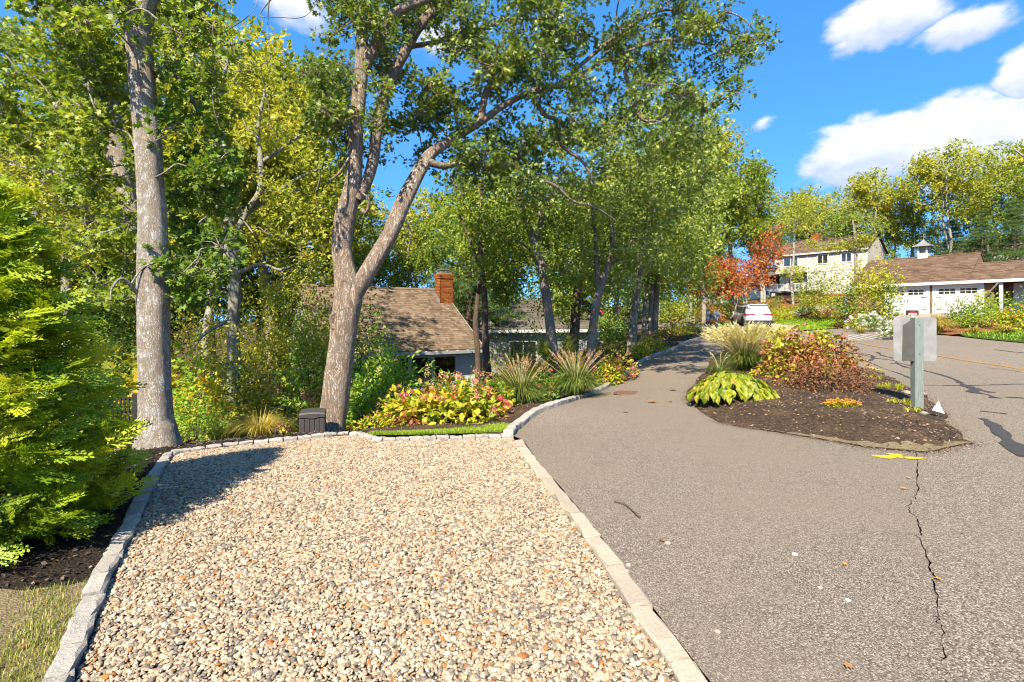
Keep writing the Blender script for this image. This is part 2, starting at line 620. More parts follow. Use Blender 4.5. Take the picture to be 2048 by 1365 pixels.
def m_stone(name, c1, c2, c3, s=1.0):
    t = NT(name)
    vec = t.coord()
    oi = t.new('ShaderNodeObjectInfo')
    sp = t.noise(vec, 230 * s, 3, .7)
    c = t.ramp(sp, [(.32, c1), (.5, c2), (.68, c3)])
    c = t.mix(t.ramp(t.noise(vec, 14 * s, 5, .65), [(.4, 0.0), (.75, .55)]), c, c2)
    c = t.mix(1.0, c, t.ramp(oi.outputs['Random'], [(0, .8), (1, 1.1)]), 'MULTIPLY')
    h = t.math('ADD', t.noise(vec, 40 * s, 6, .7), t.math('MULTIPLY', sp, .2))
    t.principled(c, .85, .2, t.bump(h, .8, .02))
    return t.m


m_stone('granite', (.32, .30, .27), (.58, .54, .485), (.80, .75, .68))
m_stone('granite_sandy', (.50, .41, .30), (.68, .58, .45), (.82, .74, .61))
m_stone('boulder', (.22, .19, .16), (.42, .37, .30), (.58, .53, .45), .15)


def m_pebbles():
    t = NT('pebble')
    oi = t.new('ShaderNodeObjectInfo')
    c = t.ramp(oi.outputs['Random'], [(0, (.50, .40, .28)), (.13, (.57, .475, .345)), (.26, (.47, .36, .24)), (.38, (.50, .375, .24)),
                                      (.47, (.14, .13, .115)), (.57, (.24, .21, .175)), (.64, (.62, .54, .42)), (.76, (.43, .30, .19)),
                                      (.84, (.20, .175, .145)), (.90, (.52, .43, .32)), (.955, (.45, .16, .025)), (.985, (.35, .10, .015))], 'CONSTANT')
    vec = t.coord()
    c = t.mix(t.ramp(t.noise(vec, 2.2, 4), [(.35, 0.0), (.75, .4)]), c, (.40, .30, .19))
    t.principled(c, .62, .3, t.bump(t.noise(vec, 5, 3), .35, .05), k=.62)
    return t.m


m_pebbles()


def m_brick():
    t = NT('brick')
    c = t.ramp(t.attr(), [(0, (.26, .075, .022)), (.5, (.40, .13, .036)), (1, (.48, .19, .06))])
    t.principled(c, .9, .1, t.bump(t.noise(t.coord(), 60, 4), .4, .01))
    return t.m


m_brick()


def m_shingle(name, stops):
    t = NT(name)
    c = t.ramp(t.attr(), stops)
    n = t.noise(t.coord(), 140, 3, .7)
    c = t.mix(t.ramp(n, [(.35, 0.0), (.7, .35)]), c, tuple(v * .6 for v in stops[0][1]))
    c = t.mix(t.ramp(t.noise(t.coord(), .8, 4), [(.4, 0.0), (.7, .25)]), c, stops[-1][1])
    t.principled(c, .95, .1, t.bump(n, .5, .006))
    return t.m


m_shingle('shingle_tan', [(0, (.15, .105, .07)), (.4, (.24, .17, .115)), (.75, (.31, .225, .15)), (1, (.38, .29, .20))])
m_shingle('shingle_brown', [(0, (.125, .078, .052)), (.4, (.20, .128, .088)), (.75, (.25, .165, .113)), (1, (.30, .205, .14))])
m_shingle('cedar', [(0, (.22, .12, .065)), (.5, (.36, .21, .12)), (1, (.46, .30, .19))])
m_shingle('grey_shingle', [(0, (.30, .29, .28)), (.5, (.44, .43, .42)), (1, (.56, .55, .53))])
m_shingle('roof_dark', [(0, (.12, .105, .09)), (.5, (.18, .16, .135)), (1, (.24, .21, .18))])

m_plain('white_trim', (.85, .84, .80), (.75, .74, .70), 3, .55, .3, .1)
m_plain('white_paint', (.95, .94, .92), (.88, .87, .85), 2, .5)
m_plain('pale_blue_siding', (.78, .83, .87), (.70, .75, .79), 2, .7)
m_plain('tan_siding', (.74, .71, .63), (.66, .63, .56), 1, .7)
m_plain('tan_trim', (.92, .90, .86), (.84, .82, .78), 1, .6)
m_plain('mortar', (.35, .29, .23), None, 30, .95)
m_plain('lead', (.36, .35, .34), (.28, .27, .27), 9, .5, .4)
m_plain('gutter', (.46, .50, .52), (.38, .42, .44), 4, .5, .3)
m_plain('dark_room', (.22, .18, .13), (.13, .11, .085), 1.2, .9)
m_plain('black_metal', (.015, .015, .016), (.03, .028, .025), 12, .5, .4)
m_plain('fence_black', (.022, .022, .020), (.05, .045, .035), 20, .6, .3, .2)
m_plain('resin_grey', (.082, .072, .066), (.062, .055, .05), 40, .55, .4, .25, 150, 0, (6, 6, 1))
m_plain('post_green', (.30, .36, .325), (.21, .265, .235), 14, .7, .3, .4, 90, 0, (5, 5, .5))
m_plain('sign_alu', (.52, .505, .48), (.40, .39, .375), 7, .5, .5, .15, 40, .25)
m_plain('sign_alu_shaded', (.12, .115, .105), (.085, .082, .075), 9, .6, .4, .15, 40, .2)  # sign aluminium with the side plate's shade put into its colour
m_plain('galvanised', (.30, .36, .40), (.22, .28, .32), 14, .55, .4, 0, 60, .4)
m_plain('flag_white', (1.0, 1.0, .98), (.95, .95, .93), 4, .6)
m_plain('wood_grey', (.30, .27, .23), (.20, .18, .15), 20, .85, .2, .4, 60, 0, (4, 4, .5))
m_plain('yellow_paint', (.62, .30, .045), (.46, .25, .08), 30, .8, .2, .3, 130)
m_plain('yellow_spray', (.78, .60, .012), (.66, .50, .05), 60, .8, .2, .5, 120)
m_plain('white_marking', (.70, .68, .64), (.45, .43, .39), 16, .8, .2, .4, 120)
m_plain('tar', (.055, .052, .052), (.085, .08, .076), 9, .75, .25, .3, 100)
m_plain('iron_rust', (.16, .085, .05), (.24, .14, .09), 25, .85, .3, .5, 120)
m_plain('twig', (.20, .14, .085), (.12, .085, .05), 30, .9)
m_plain('twig_grey', (.32, .29, .25), (.20, .18, .15), 8, .9)
m_plain('tyre', (.018, .018, .018), (.03, .03, .03), 20, .8)
m_plain('rim', (.50, .50, .52), (.40, .40, .42), 4, .3, .5, 0, 10, .9)
m_plain('car_trim', (.03, .03, .033), (.05, .05, .05), 6, .5)
m_plain('chrome', (.62, .63, .64), (.5, .5, .5), 4, .2, .5, 0, 10, 1.0)
m_plain('flower_stem', (.12, .15, .03), (.16, .12, .04), 20, .8)
m_plain('leaf_dead', (.36, .21, .09), (.26, .12, .04), 30, .8)
m_plain('dark_void', (.02, .018, .015), (.012, .01, .008), 20, .95)
m_plain('sign_black', (.03, .028, .028), (.05, .04, .04), 4, .5)
m_plain('sign_red', (.52, .05, .04), (.46, .04, .03), 4, .5)


def m_car(name, c, coat=.6):
    t = NT(name)
    b = t.principled(c, .35, .5)
    b.inputs['Coat Weight'].default_value = coat
    b.inputs['Coat Roughness'].default_value = .06
    return t.m


m_car('car_white', (.95, .95, .95))
m_car('car_dark', (.035, .042, .055))
m_car('car_red', (.55, .015, .02))
m_car('tail_red', (.35, .012, .015), .8)
m_car('lamp_clear', (.7, .7, .72), .8)


def m_glass(name, tint, rough=.03, alpha=.55):
    t = NT(name)
    g = t.new('ShaderNodeBsdfGlossy')
    g.inputs['Color'].default_value = (.9, .9, .9, 1)
    g.inputs['Roughness'].default_value = rough
    d = t.new('ShaderNodeBsdfDiffuse')
    d.inputs['Color'].default_value = (*tint, 1)
    tr = t.new('ShaderNodeBsdfTransparent')
    tr.inputs['Color'].default_value = (.8, .82, .82, 1)
    m1 = t.new('ShaderNodeMixShader')
    m1.inputs[0].default_value = alpha
    t.link(d.outputs[0], m1.inputs[1])
    t.link(tr.outputs[0], m1.inputs[2])
    fr = t.new('ShaderNodeFresnel')
    fr.inputs['IOR'].default_value = 1.5
    f = t.math('ADD', t.math('MULTIPLY', fr.outputs[0], 1.3), .05, True)
    m2 = t.new('ShaderNodeMixShader')
    t.link(f, m2.inputs[0])
    t.link(m1.outputs[0], m2.inputs[1])
    t.link(g.outputs[0], m2.inputs[2])
    t.link(m2.outputs[0], t.out.inputs[0])
    return t.m


m_glass('glass', (.03, .03, .03), .03, .8)
m_glass('glass_dark', (.018, .02, .022), .04, .0)
m_glass('glass_car', (.02, .024, .028), .04, .0)


def m_glow(name, c, s):
    t = NT(name)
    e = t.new('ShaderNodeEmission')
    e.inputs[0].default_value = (*c, 1)
    e.inputs[1].default_value = s
    t.link(e.outputs[0], t.out.inputs[0])


m_glow('lamp_glow', (1.0, .42, .06), .55)

# ------------------------------------------------------------------ terrain height
_cp = [(-4, 0, 0), (4, 0, 0), (0, -6, 0), (-2, 3, 0), (2, 3, 0), (0, 6.4, 0), (-3.8, 5.8, 0), (-2.2, 6.8, 0), (3.4, 6, 0), (-6, 2, 0), (-6, 5.2, -.08),
       (8, 3, 0), (5.4, 6.1, 0), (12, 4, .05), (-12, 0, -.1), (20, 4, .3), (25, -8, .2), (-15, -8, 0), (.2, 7.6, -.06), (-1.5, 7.9, -.2),
       (-3, 9.5, -.62), (-6, 8, -.55), (-6, 12, -1.3), (-10, 20, -2.3), (0, 12, -.62), (-1, 16, -1.7), (1.6, 13.2, -.35), (.5, 20, -1.9), (-5, 20, -2.3),
       (4.0, 22, -.2), (2.5, 27, -.8), (5.2, 33, .5), (-20, 10, -1.6), (-20, 30, -3), (-10, 50, -2.5), (-40, 40, -3), (0, 48, -.3), (8, 42, 1.1),
       (-60, 0, -1), (-90, 60, -3), (4.0, 18.5, .0), (16, 8, .1),
       (28.5, 38.4, 1.95), (32.1, 34, 1.9), (36, 40, 2.1), (40, 30, 1.9), (45, 62, 4.7), (50, 82, 5.5), (30, 78, 4), (15, 72, 2.2), (60, 40, 2.6),
       (90, 100, 6), (0, 85, .5), (40, 120, 6), (-40, 110, -1), (80, 20, 2), (30, 15, 1.0), (120, 60, 5), (25.5, 46, 1.6)]
for q in ((1100, 815, 8.4), (1211, 775, 12), (1290, 722, 16.5), (1343, 700, 20), (1447, 667.5, 26), (1400, 835, 7.95), (1730, 735, 15), (1690, 720, 16), (1643, 699, 19),
          (1560, 664, 26), (2048, 740, 14.5), (1700, 685, 24.5), (2048, 687, 19), (1900, 672, 23), (1780, 662, 27.5), (1700, 657, 32), (1450, 655, 36), (1400, 650, 38),
          (1515, 656, 39), (1580, 655, 37.5), (1350, 642, 46), (1262, 705, 21), (1300, 676, 24.5), (1360, 664, 27), (2048, 660, 25), (1900, 655, 28.5),
          (1620, 622, 45), (1600, 590, 66), (1620, 648, 39), (1220, 655, 44), (1500, 620, 55)):
    _cp.append(tuple(W(*q)))
_cp = np.array(_cp, dtype=np.float64)
_n = len(_cp)
_d = np.sqrt(((_cp[:, None, :2] - _cp[None, :, :2]) ** 2).sum(-1)) + 0
_A = np.zeros((_n + 3, _n + 3))
_A[:_n, :_n] = -_d + np.eye(_n) * -.35
_A[:_n, _n] = 1
_A[:_n, _n + 1:] = _cp[:, :2]
_A[_n, :_n] = 1
_A[_n + 1:, :_n] = _cp[:, :2].T
_w = np.linalg.solve(_A, np.concatenate([_cp[:, 2], np.zeros(3)]))


def gz(x, y):
    x = np.asarray(x, dtype=np.float64)
    y = np.asarray(y, dtype=np.float64)
    sh = x.shape
    x, y = x.ravel(), y.ravel()
    xc, yc = np.clip(x, -110, 150), np.clip(y, -30, 150)
    out = np.empty(len(x))
    for s in range(0, len(x), 20000):
        e = slice(s, s + 20000)
        d = np.sqrt((xc[e, None] - _cp[None, :, 0]) ** 2 + (yc[e, None] - _cp[None, :, 1]) ** 2 + .6 ** 2)
        out[e] = -d @ _w[:_n] + _w[_n] + _w[_n + 1] * xc[e] + _w[_n + 2] * yc[e]
    return out.reshape(sh) if sh else float(out[0])


def on(x, y, dz=0.0):
    return (float(x), float(y), gz(x, y) + dz)


def Gp(px, py):
    """where the ray through a photo pixel meets the ground"""
    ys = np.concatenate([np.arange(.8, 30, .05), np.arange(30, 130, .25)])
    xs = (px - 1024.0) / F * ys
    zr = EYE - (py - HOR) / F * ys
    dif = zr - gz(xs, ys)
    k = np.argmax(dif < 0)
    if dif[k] >= 0:
        k = len(ys) - 1
    if k == 0:
        return np.array([xs[0], ys[0]])
    t = dif[k - 1] / (dif[k - 1] - dif[k] + 1e-9)
    y = ys[k - 1] + t * (ys[k] - ys[k - 1])
    return np.array([(px - 1024.0) / F * y, y])


def Gl(*pp):
    return [Gp(a, b) for a, b in pp]


def smooth_line(p, step):
    p = np.asarray(p, dtype=np.float64)
    c = catmull(np.column_stack([p, np.zeros(len(p))]), 12)[:, :2]
    s = np.concatenate([[0], np.cumsum(np.linalg.norm(np.diff(c, axis=0), axis=1))])
    m = max(2, int(round(s[-1] / step)) + 1)
    t = np.linspace(0, s[-1], m)
    return np.column_stack([np.interp(t, s, c[:, 0]), np.interp(t, s, c[:, 1])])


def in_poly(x, y, poly):
    x, y = np.asarray(x), np.asarray(y)
    c = np.zeros(x.shape, dtype=bool)
    p = np.asarray(poly)
    j = len(p) - 1
    for i in range(len(p)):
        xi, yi, xj, yj = p[i, 0], p[i, 1], p[j, 0], p[j, 1]
        if yi != yj:
            c ^= ((yi > y) != (yj > y)) & (x < (xj - xi) * (y - yi) / (yj - yi) + xi)
        j = i
    return c


def edge_dist(x, y, poly):
    p = np.asarray(poly)
    q = np.roll(p, -1, axis=0)
    best = np.full(len(x), 1e9)
    for a, b in zip(p, q):
        ab = b - a
        t = np.clip(((x - a[0]) * ab[0] + (y - a[1]) * ab[1]) / (ab @ ab + 1e-12), 0, 1)
        best = np.minimum(best, np.hypot(x - a[0] - t * ab[0], y - a[1] - t * ab[1]))
    return best


def patch(name, poly, dz, res, mat, mound=0.0, mw=.8, parent=None, kind='structure', rough=0.0, mpoly=None):
    poly = np.asarray(poly, dtype=np.float64)
    x0, y0 = poly.min(0)
    x1, y1 = poly.max(0)
    gx, gy = np.meshgrid(np.arange(x0, x1, res), np.arange(y0, y1, res))
    gx = gx.ravel() + RNG.uniform(-.2, .2, gx.size) * res
    gy = gy.ravel() + RNG.uniform(-.2, .2, gy.size) * res
    k = in_poly(gx, gy, poly)
    gx, gy = gx[k], gy[k]
    k = edge_dist(gx, gy, poly) > res * .35
    pts = np.vstack([poly, np.column_stack([gx[k], gy[k]])])
    vs = [Vector((a, b)) for a, b in pts]
    ed = [(i, (i + 1) % len(poly)) for i in range(len(poly))]
    r = delaunay_2d_cdt(vs, ed, [], 1, 1e-5)
    v = np.array([(a.x, a.y) for a in r[0]])
    z = gz(v[:, 0], v[:, 1]) + dz
    if mound or rough:
        d = edge_dist(v[:, 0], v[:, 1], poly if mpoly is None else mpoly)
        s = np.clip(d / mw, 0, 1)
        z = z + mound * s * s * (3 - 2 * s)
        z = z + rough * np.clip(d / .25, 0, 1) * RNG.normal(0, 1, len(z))
    f = [list(t) for t in r[2] if len(t) == 3]
    g = Geo().add(np.column_stack([v, z]), f, None, True)
    o = g.obj(name, MATS[mat], parent, (0, 0, 0))
    # faces up
    me = o.data
    if me.polygons[0].normal.z < 0:
        me.flip_normals()
    return tag(o, kind=kind) if parent is None else o

# ------------------------------------------------------------------ ground sheets
def build_ground():
    ax = np.concatenate([np.linspace(-900, -110, 8)[:-1], np.arange(-110, -24, 4), np.arange(-24, 34, .4), np.arange(34, 150, 4), np.linspace(150, 900, 8)])
    ay = np.concatenate([np.linspace(-300, -30, 5)[:-1], np.arange(-30, -4, 2), np.arange(-4, 50, .4), np.arange(50, 150, 3), np.linspace(150, 1500, 8)])
    X, Y = np.meshgrid(ax, ay)
    Z = gz(X, Y) - .07
    n, m = X.shape
    i = np.arange(n - 1)[:, None] * m + np.arange(m - 1)[None, :]
    f = np.stack([i, i + 1, i + m + 1, i + m], -1).reshape(-1, 4)
    g = Geo().add(np.stack([X, Y, Z], -1).reshape(-1, 3), f, None, True)
    tag(g.obj('ground', MATS['forest_floor']), kind='structure')


build_ground()

# outlines on the plan (metres), read where the photo's edges meet the ground
CRACK_PX = [(1831, 905), (1836, 937), (1834, 986), (1815, 1015), (1817, 1023), (1836, 1038), (1840, 1065), (1836, 1073), (1856, 1131), (1869, 1164), (1873, 1230), (1881, 1255), (1889, 1330), (1893, 1365)]
CRACK = np.array(Gl(*CRACK_PX))
CRACK = np.vstack([CRACK, [[1.86, 1.7], [1.9, 1.2], [1.85, .5], [1.9, -1.5]]])
_t = np.linspace(0, len(CRACK) - 1, 160)
CRK = np.column_stack([np.interp(_t, range(len(CRACK)), CRACK[:, k]) for k in (0, 1)])
_j = RNG.normal(0, 1, (160, 2))
_j = (_j + np.roll(_j, 1, 0) * .6)
CRK_L = CRK + _j * .007
CRK_R = CRK + _j * .007 + np.column_stack([.002 + .006 * np.abs(np.sin(_t * 1.3)) + RNG.uniform(0, .006, 160), RNG.normal(0, .004, 160)])
CRK_R[CRK[:, 1] < 2.6, 0] -= .004

BAND_R = smooth_line(np.vstack([Gl((1046, 880), (1078, 926), (1121, 973), (1190, 1058), (1250, 1136), (1314, 1226), (1378, 1307), (1421, 1365)), [[.93, 1.5], [1.05, .6], [1.2, -1.5]]]), .25)
KERB = smooth_line(Gl((1026, 872), (1040, 857), (1072, 832), (1118, 812), (1165, 797), (1211, 779), (1244, 757), (1262, 744), (1273, 735), (1304, 716), (1343, 702), (1370, 689), (1398, 679), (1447, 669)), .3)
ISL_L = smooth_line(Gl((1440, 847), (1417, 834), (1394, 815), (1374, 797), (1384, 775), (1408, 745), (1428, 717), (1450, 692), (1464, 676), (1478, 669)), .4)
ISL_R = smooth_line(Gl((1948, 889), (1921, 868), (1892, 842), (1872, 811), (1848, 790), (1825, 778), (1790, 758), (1746, 741), (1702, 726), (1643, 700), (1600, 683), (1570, 672)), .3)
ISL_F = smooth_line(Gl((1440, 847), (1491, 857), (1555, 867), (1658, 883), (1731, 895), (1819, 903), (1870, 906), (1948, 889)), .2)
def ragged(p, a):
    n = RNG.normal(0, a, p.shape)
    n = n + np.roll(n, 1, 0)
    n[0] = n[-1] = 0
    return p + n


ISL_L, ISL_R, ISL_F = ragged(ISL_L, .025), ragged(ISL_R, .03), ragged(ISL_F, .022)
ISLAND = np.vstack([ISL_L[::-1], ISL_F[1:], ISL_R[1:], Gl((1535, 667))])
_isl = ISL_F[1:].copy()
k_split = int(np.argmin(np.hypot(ISL_F[:, 0] - CRK[0, 0], ISL_F[:, 1] - CRK[0, 1])))

ROAD_FAR = smooth_line(np.vstack([[[24.0, -6.0], [20.5, 6.0], [19.3, 13.0]], Gl((2048, 687), (1900, 672), (1780, 662), (1700, 657), (1600, 656.5))]), 1.0)
drive_poly = np.vstack([[[1.2, -1.5]], BAND_R[::-1][1:], KERB, ISL_L[::-1], ISL_F[1:k_split], CRK_L])
DRIVE = patch('driveway', drive_poly, 0.0, .3, 'asphalt_drive')
_side = smooth_line(np.vstack([[KERB[-1]], [[9.0, 33.0], [5.0, 38.5], [-8, 43.0]]]), 1.5)[1:]
_side2 = smooth_line(np.vstack([[[-8, 52.0], [6.0, 47.0], [12.5, 43.5], [15.5, 42.0], [18.6, 39.5]], [ROAD_FAR[-1]]]), 1.5)
road_poly = np.vstack([CRK_R[::-1], ISL_F[k_split + 1:], ISL_R[1:], Gl((1535, 667)), ISL_L[-1:], KERB[-1:], _side, _side2, ROAD_FAR[::-1][1:], [[26, -9.0], [1.95, -9.0]]])
ROAD = patch('road', road_poly, 0.0, .7, 'asphalt_road')
# soil seen down in the crack
patch('crack_soil', np.vstack([CRK_L[2:], (CRK_R + [.02, 0])[2:][::-1]]), -.035, .5, 'dark_void', parent=DRIVE)

# gravel parking pad
PAD_L = smooth_line(np.vstack([Gl((348, 907), (282, 1030), (222, 1150), (140, 1365)), [[-1.55, 1.4], [-1.2, .3]]]), .24)
PAD_T = smooth_line(Gl((348, 907), (440, 894), (580, 879), (640, 873), (695, 868), (722, 872), (745, 880), (800, 880), (900, 877), (1028, 873)), .24)
BAND_L = BAND_R - [.115, 0]
pad_poly = np.vstack([PAD_L[::-1], PAD_T[1:], BAND_L])
patch('gravel_bed', pad_poly, -.03, .25, 'gravel_base')


def build_gravel():
    s = .0150
    gx, gy = np.meshgrid(np.arange(-4, 1.4, s), np.arange(.3, 7.0, s))
    gx = gx.ravel() + RNG.uniform(-.5, .5, gx.size) * s
    gy = gy.ravel() + RNG.uniform(-.5, .5, gy.size) * s
    k = in_poly(gx, gy, pad_poly)
    gx, gy = gx[k], gy[k]
    k = edge_dist(gx, gy, pad_poly) > .006
    gx, gy = gx[k], gy[k]
    # a few stray stones on the drive beside the pad
    n = len(gx)
    z = gz(gx, gy) - .023 + RNG.uniform(-.003, .006, n) + .006 * np.sin(gx * 2.3 + 1) * np.sin(gy * 1.7)
    me = bpy.data.meshes.new('gravel')
    me.vertices.add(n)
    me.vertices.foreach_set('co', np.column_stack([gx, gy, z]).astype(np.float32).ravel())
    rot = me.attributes.new('rot', 'FLOAT_VECTOR', 'POINT')
    rot.data.foreach_set('vector', np.column_stack([RNG.normal(0, .35, n), RNG.normal(0, .35, n), RNG.uniform(0, 6.28, n)]).astype(np.float32).ravel())
    b = np.clip(RNG.lognormal(math.log(.0090), .30, n), .0045, .0165)
    scl = me.attributes.new('scl', 'FLOAT_VECTOR', 'POINT')
    scl.data.foreach_set('vector', np.column_stack([b * RNG.uniform(.95, 1.5, n), b * RNG.uniform(.75, 1.1, n), b * RNG.uniform(.42, .75, n)]).astype(np.float32).ravel())
    o = link(bpy.data.objects.new('gravel', me))
    tag(o, 'loose tan white and grey river gravel on the parking pad', 'gravel', kind='stuff')
    me.materials.append(MATS['pebble'])
    ng = bpy.data.node_groups.new('gravel_scatter', 'GeometryNodeTree')
    ng.interface.new_socket('Geometry', in_out='INPUT', socket_type='NodeSocketGeometry')
    ng.interface.new_socket('Geometry', in_out='OUTPUT', socket_type='NodeSocketGeometry')
    N, L = ng.nodes, ng.links
    gi, go = N.new('NodeGroupInput'), N.new('NodeGroupOutput')
    join = N.new('GeometryNodeGeometryToInstance')
    for q in range(5):
        ico = N.new('GeometryNodeMeshIcoSphere')
        ico.inputs['Radius'].default_value = 1.0
        ico.inputs['Subdivisions'].default_value = 2
        pos = N.new('GeometryNodeInputPosition')
        nz = N.new('ShaderNodeTexNoise')
        nz.noise_dimensions = '4D'
        nz.inputs['W'].default_value = q * 3.7
        nz.inputs['Scale'].default_value = 1.1
        nz.inputs['Detail'].default_value = 1.0
        L.new(pos.outputs[0], nz.inputs['Vector'])
        sub = N.new('ShaderNodeVectorMath')
        sub.operation = 'SUBTRACT'
        sub.inputs[1].default_value = (.5, .5, .5)
        L.new(nz.outputs['Color'], sub.inputs[0])
        sc = N.new('ShaderNodeVectorMath')
        sc.operation = 'SCALE'
        sc.inputs['Scale'].default_value = 1.5
        L.new(sub.outputs[0], sc.inputs[0])
        sp = N.new('GeometryNodeSetPosition')
        L.new(ico.outputs[0], sp.inputs[0])
        L.new(sc.outputs[0], sp.inputs['Offset'])
        ssm = N.new('GeometryNodeSetShadeSmooth')
        L.new(sp.outputs[0], ssm.inputs[0])
        sm = N.new('GeometryNodeSetMaterial')
        sm.inputs['Material'].default_value = MATS['pebble']
        L.new(ssm.outputs[0], sm.inputs[0])
        L.new(sm.outputs[0], join.inputs[0])
    iop = N.new('GeometryNodeInstanceOnPoints')
    iop.inputs['Pick Instance'].default_value = True
    L.new(gi.outputs[0], iop.inputs['Points'])
    L.new(join.outputs[0], iop.inputs['Instance'])
    for nm, soc in (('rot', 'Rotation'), ('scl', 'Scale')):
        na = N.new('GeometryNodeInputNamedAttribute')
        na.data_type = 'FLOAT_VECTOR'
        na.inputs[0].default_value = nm
        L.new(na.outputs[0], iop.inputs[soc])
    L.new(iop.outputs[0], go.inputs[0])
    md = o.modifiers.new('scatter', 'NODES')
    md.node_group = ng
    print('pebbles', n)


build_gravel()


# granite edging, every block its own piece
def block(name, a, b, w, h, mat, parent, side=1, jit=.006, lift=0.0):
    """a rough-split granite block from a to b on the plan, w wide to one side"""
    a, b = np.asarray(a), np.asarray(b)
    d = b - a
    ln = np.linalg.norm(d)
    if ln < .03:
        return None
    d = d / ln
    n = np.array([-d[1], d[0]]) * side
    a, b = a + d * .007, b - d * .007
    lift += RNG.normal(0, .004)
    a, b = a + n * RNG.normal(0, .004), b + n * RNG.normal(0, .004)
    nu = 4
    vs, fs = [], []
    for i in range(nu):
        p = a + (b - a) * i / (nu - 1)
        for (o_, z_) in ((0, -.12), (0, h - .012), (.012, h), (w - .012, h), (w, h - .012), (w, -.12)):
            q = p + n * o_
            jz = RNG.normal(0, jit * .7) if z_ > 0 else 0
            jo = RNG.normal(0, jit)
            e = d * RNG.normal(0, jit * .5)
            vs.append((q[0] + n[0] * jo + e[0], q[1] + n[1] * jo + e[1], gz(p[0], p[1]) + z_ + lift + jz))
    for i in range(nu - 1):
        for k in range(5):
            f = [i * 6 + k, i * 6 + k + 1, (i + 1) * 6 + k + 1, (i + 1) * 6 + k]
            fs.append(f[::-1] if side > 0 else f)
    g = Geo().add(vs, fs, None, False)
    g.add(vs, [list(range(6)), list(range((nu - 1) * 6, nu * 6))[::-1]], None, False)
    return g.obj(name, MATS[mat], parent)


def edging(line, w, h, mat, label, side=1, step=.25, jit=.006, name='granite_edging'):
    c = line[len(line) // 2]
    e = empty(name, on(*c), label, 'kerb')
    p = smooth_line(line, step)
    for a, b in zip(p[:-1], p[1:]):
        block('stone', a, b, w, h, mat, e, side, jit)
    return e


edging(PAD_L, .098, .02, 'granite', 'row of pale granite blocks edging the gravel beside the arborvitae', side=-1, step=.25, jit=.005)
edging(PAD_T, .10, .022, 'granite', 'curving granite cobble edge along the far end of the gravel', side=1, step=.17)
edging(BAND_R, .115, .006, 'granite_sandy', 'flush sandy granite band between the gravel and the asphalt drive', side=-1, step=.42, jit=.006)
edging(KERB, .13, .075, 'granite', 'long granite kerb curving up the drive along the planting bed', side=1, step=.34, jit=.007)

# beds and lawns
BED = np.vstack([KERB, Gl((1420, 664), (1380, 664), (1340, 668), (1300, 676)), [[4.0, 19.5], [2.3, 15.0], [.9, 12.0], [-1.0, 10.5], [-2.6, 9.3]],
                 Gl((700, 866)), (PAD_T[-1:] + [-.02, .02])])
BED[:len(KERB)] += np.array([-.1, .05])
patch('planting_bed', BED, .02, .3, 'mulch_brown', .05, .5, rough=.006)
LAWN = np.vstack([smooth_line(Gl((742, 877), (800, 877), (900, 874), (1026, 869)), .25) + [0, .08], smooth_line(Gl((1032, 862), (1012, 853), (960, 860), (900, 866), (800, 871), (735, 873)), .25)])
LAWN_O = patch('lawn_strip', LAWN, .03, .2, 'lawn_soil')
patch('island_bed', ISLAND, .012, .22, 'mulch_brown', .17, .9, rough=.006)
_in = smooth_line(ISL_F[4:] + [0, .05], .12)
_in = _in + np.column_stack([np.zeros(len(_in)), .13 + .10 * np.abs(np.sin(np.arange(len(_in)) * .37)) + RNG.normal(0, .055, len(_in))]) * .9 * np.clip(np.minimum(np.arange(len(_in)), np.arange(len(_in))[::-1]) / 8, 0, 1)[:, None]
patch('sandy_edge', np.vstack([ISL_F[4:] + [0, .004], _in[::-1]]), .018, .08, 'worn_soil', .17, .9, rough=.003, mpoly=ISLAND)
_pl = PAD_L[::-1]
_lo, _hi = _pl[_pl[:, 1] < 2.9], _pl[_pl[:, 1] >= 2.9]
_bx = np.linspace(_lo[-1][0] - .1, -6.5, 40)
_by = 2.88 + .05 * np.sin(_bx * 5) + RNG.normal(0, .03, 40)
_mid = np.column_stack([_bx, _by])
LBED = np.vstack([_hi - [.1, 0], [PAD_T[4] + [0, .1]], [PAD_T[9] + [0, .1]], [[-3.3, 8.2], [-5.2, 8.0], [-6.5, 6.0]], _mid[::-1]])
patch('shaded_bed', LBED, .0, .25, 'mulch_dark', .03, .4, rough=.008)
CORNER = np.vstack([_lo - [.1, 0], _mid, [[-6.5, -1.0], [-1.2, -1.0]]])
CORNER_O = patch('worn_lawn', CORNER, .002, .25, 'worn_soil', .0, .4, rough=.004)
# far side of the road
FARLAWN = np.vstack([ROAD_FAR[(ROAD_FAR[:, 1] > 2) & (ROAD_FAR[:, 1] < 22.6)] + [.15, 0], Gl((1905, 664), (1950, 657), (2048, 657)), [[30, 22], [34, 10], [28, 2]]])
FARLAWN_O = patch('roadside_lawn', FARLAWN, .012, .8, 'lawn_soil')
REDBED = np.vstack([ROAD_FAR[(ROAD_FAR[:, 1] > 22.4) & (ROAD_FAR[:, 1] < 26.2)] + [.2, 0], [[23.5, 30.5], [28, 34.5], [33, 31], [36, 25], [33, 22], [27, 24.8]]])
patch('bark_mulch_bed', REDBED, .03, .8, 'mulch_red', .1, .6, rough=.02)
APRON = np.vstack([Gl((1790, 661), (1690, 656.5), (1700, 653)), [[25.0, 36.0], [28.6, 38.3], [31.8, 34.2], [25.5, 31.0]]])
patch('garage_drive', APRON, .03, .8, 'concrete_pale')
APRON2 = Gl((1605, 657.5), (1490, 659), (1478, 655), (1540, 648), (1600, 649.5))
patch('neighbour_drive', APRON2, .03, .8, 'concrete_pale')
LAWN3 = np.vstack([Gl((1690, 656), (1572, 664), (1600, 652), (1545, 649), (1560, 640), (1620, 637), (1690, 641), (1700, 648))])
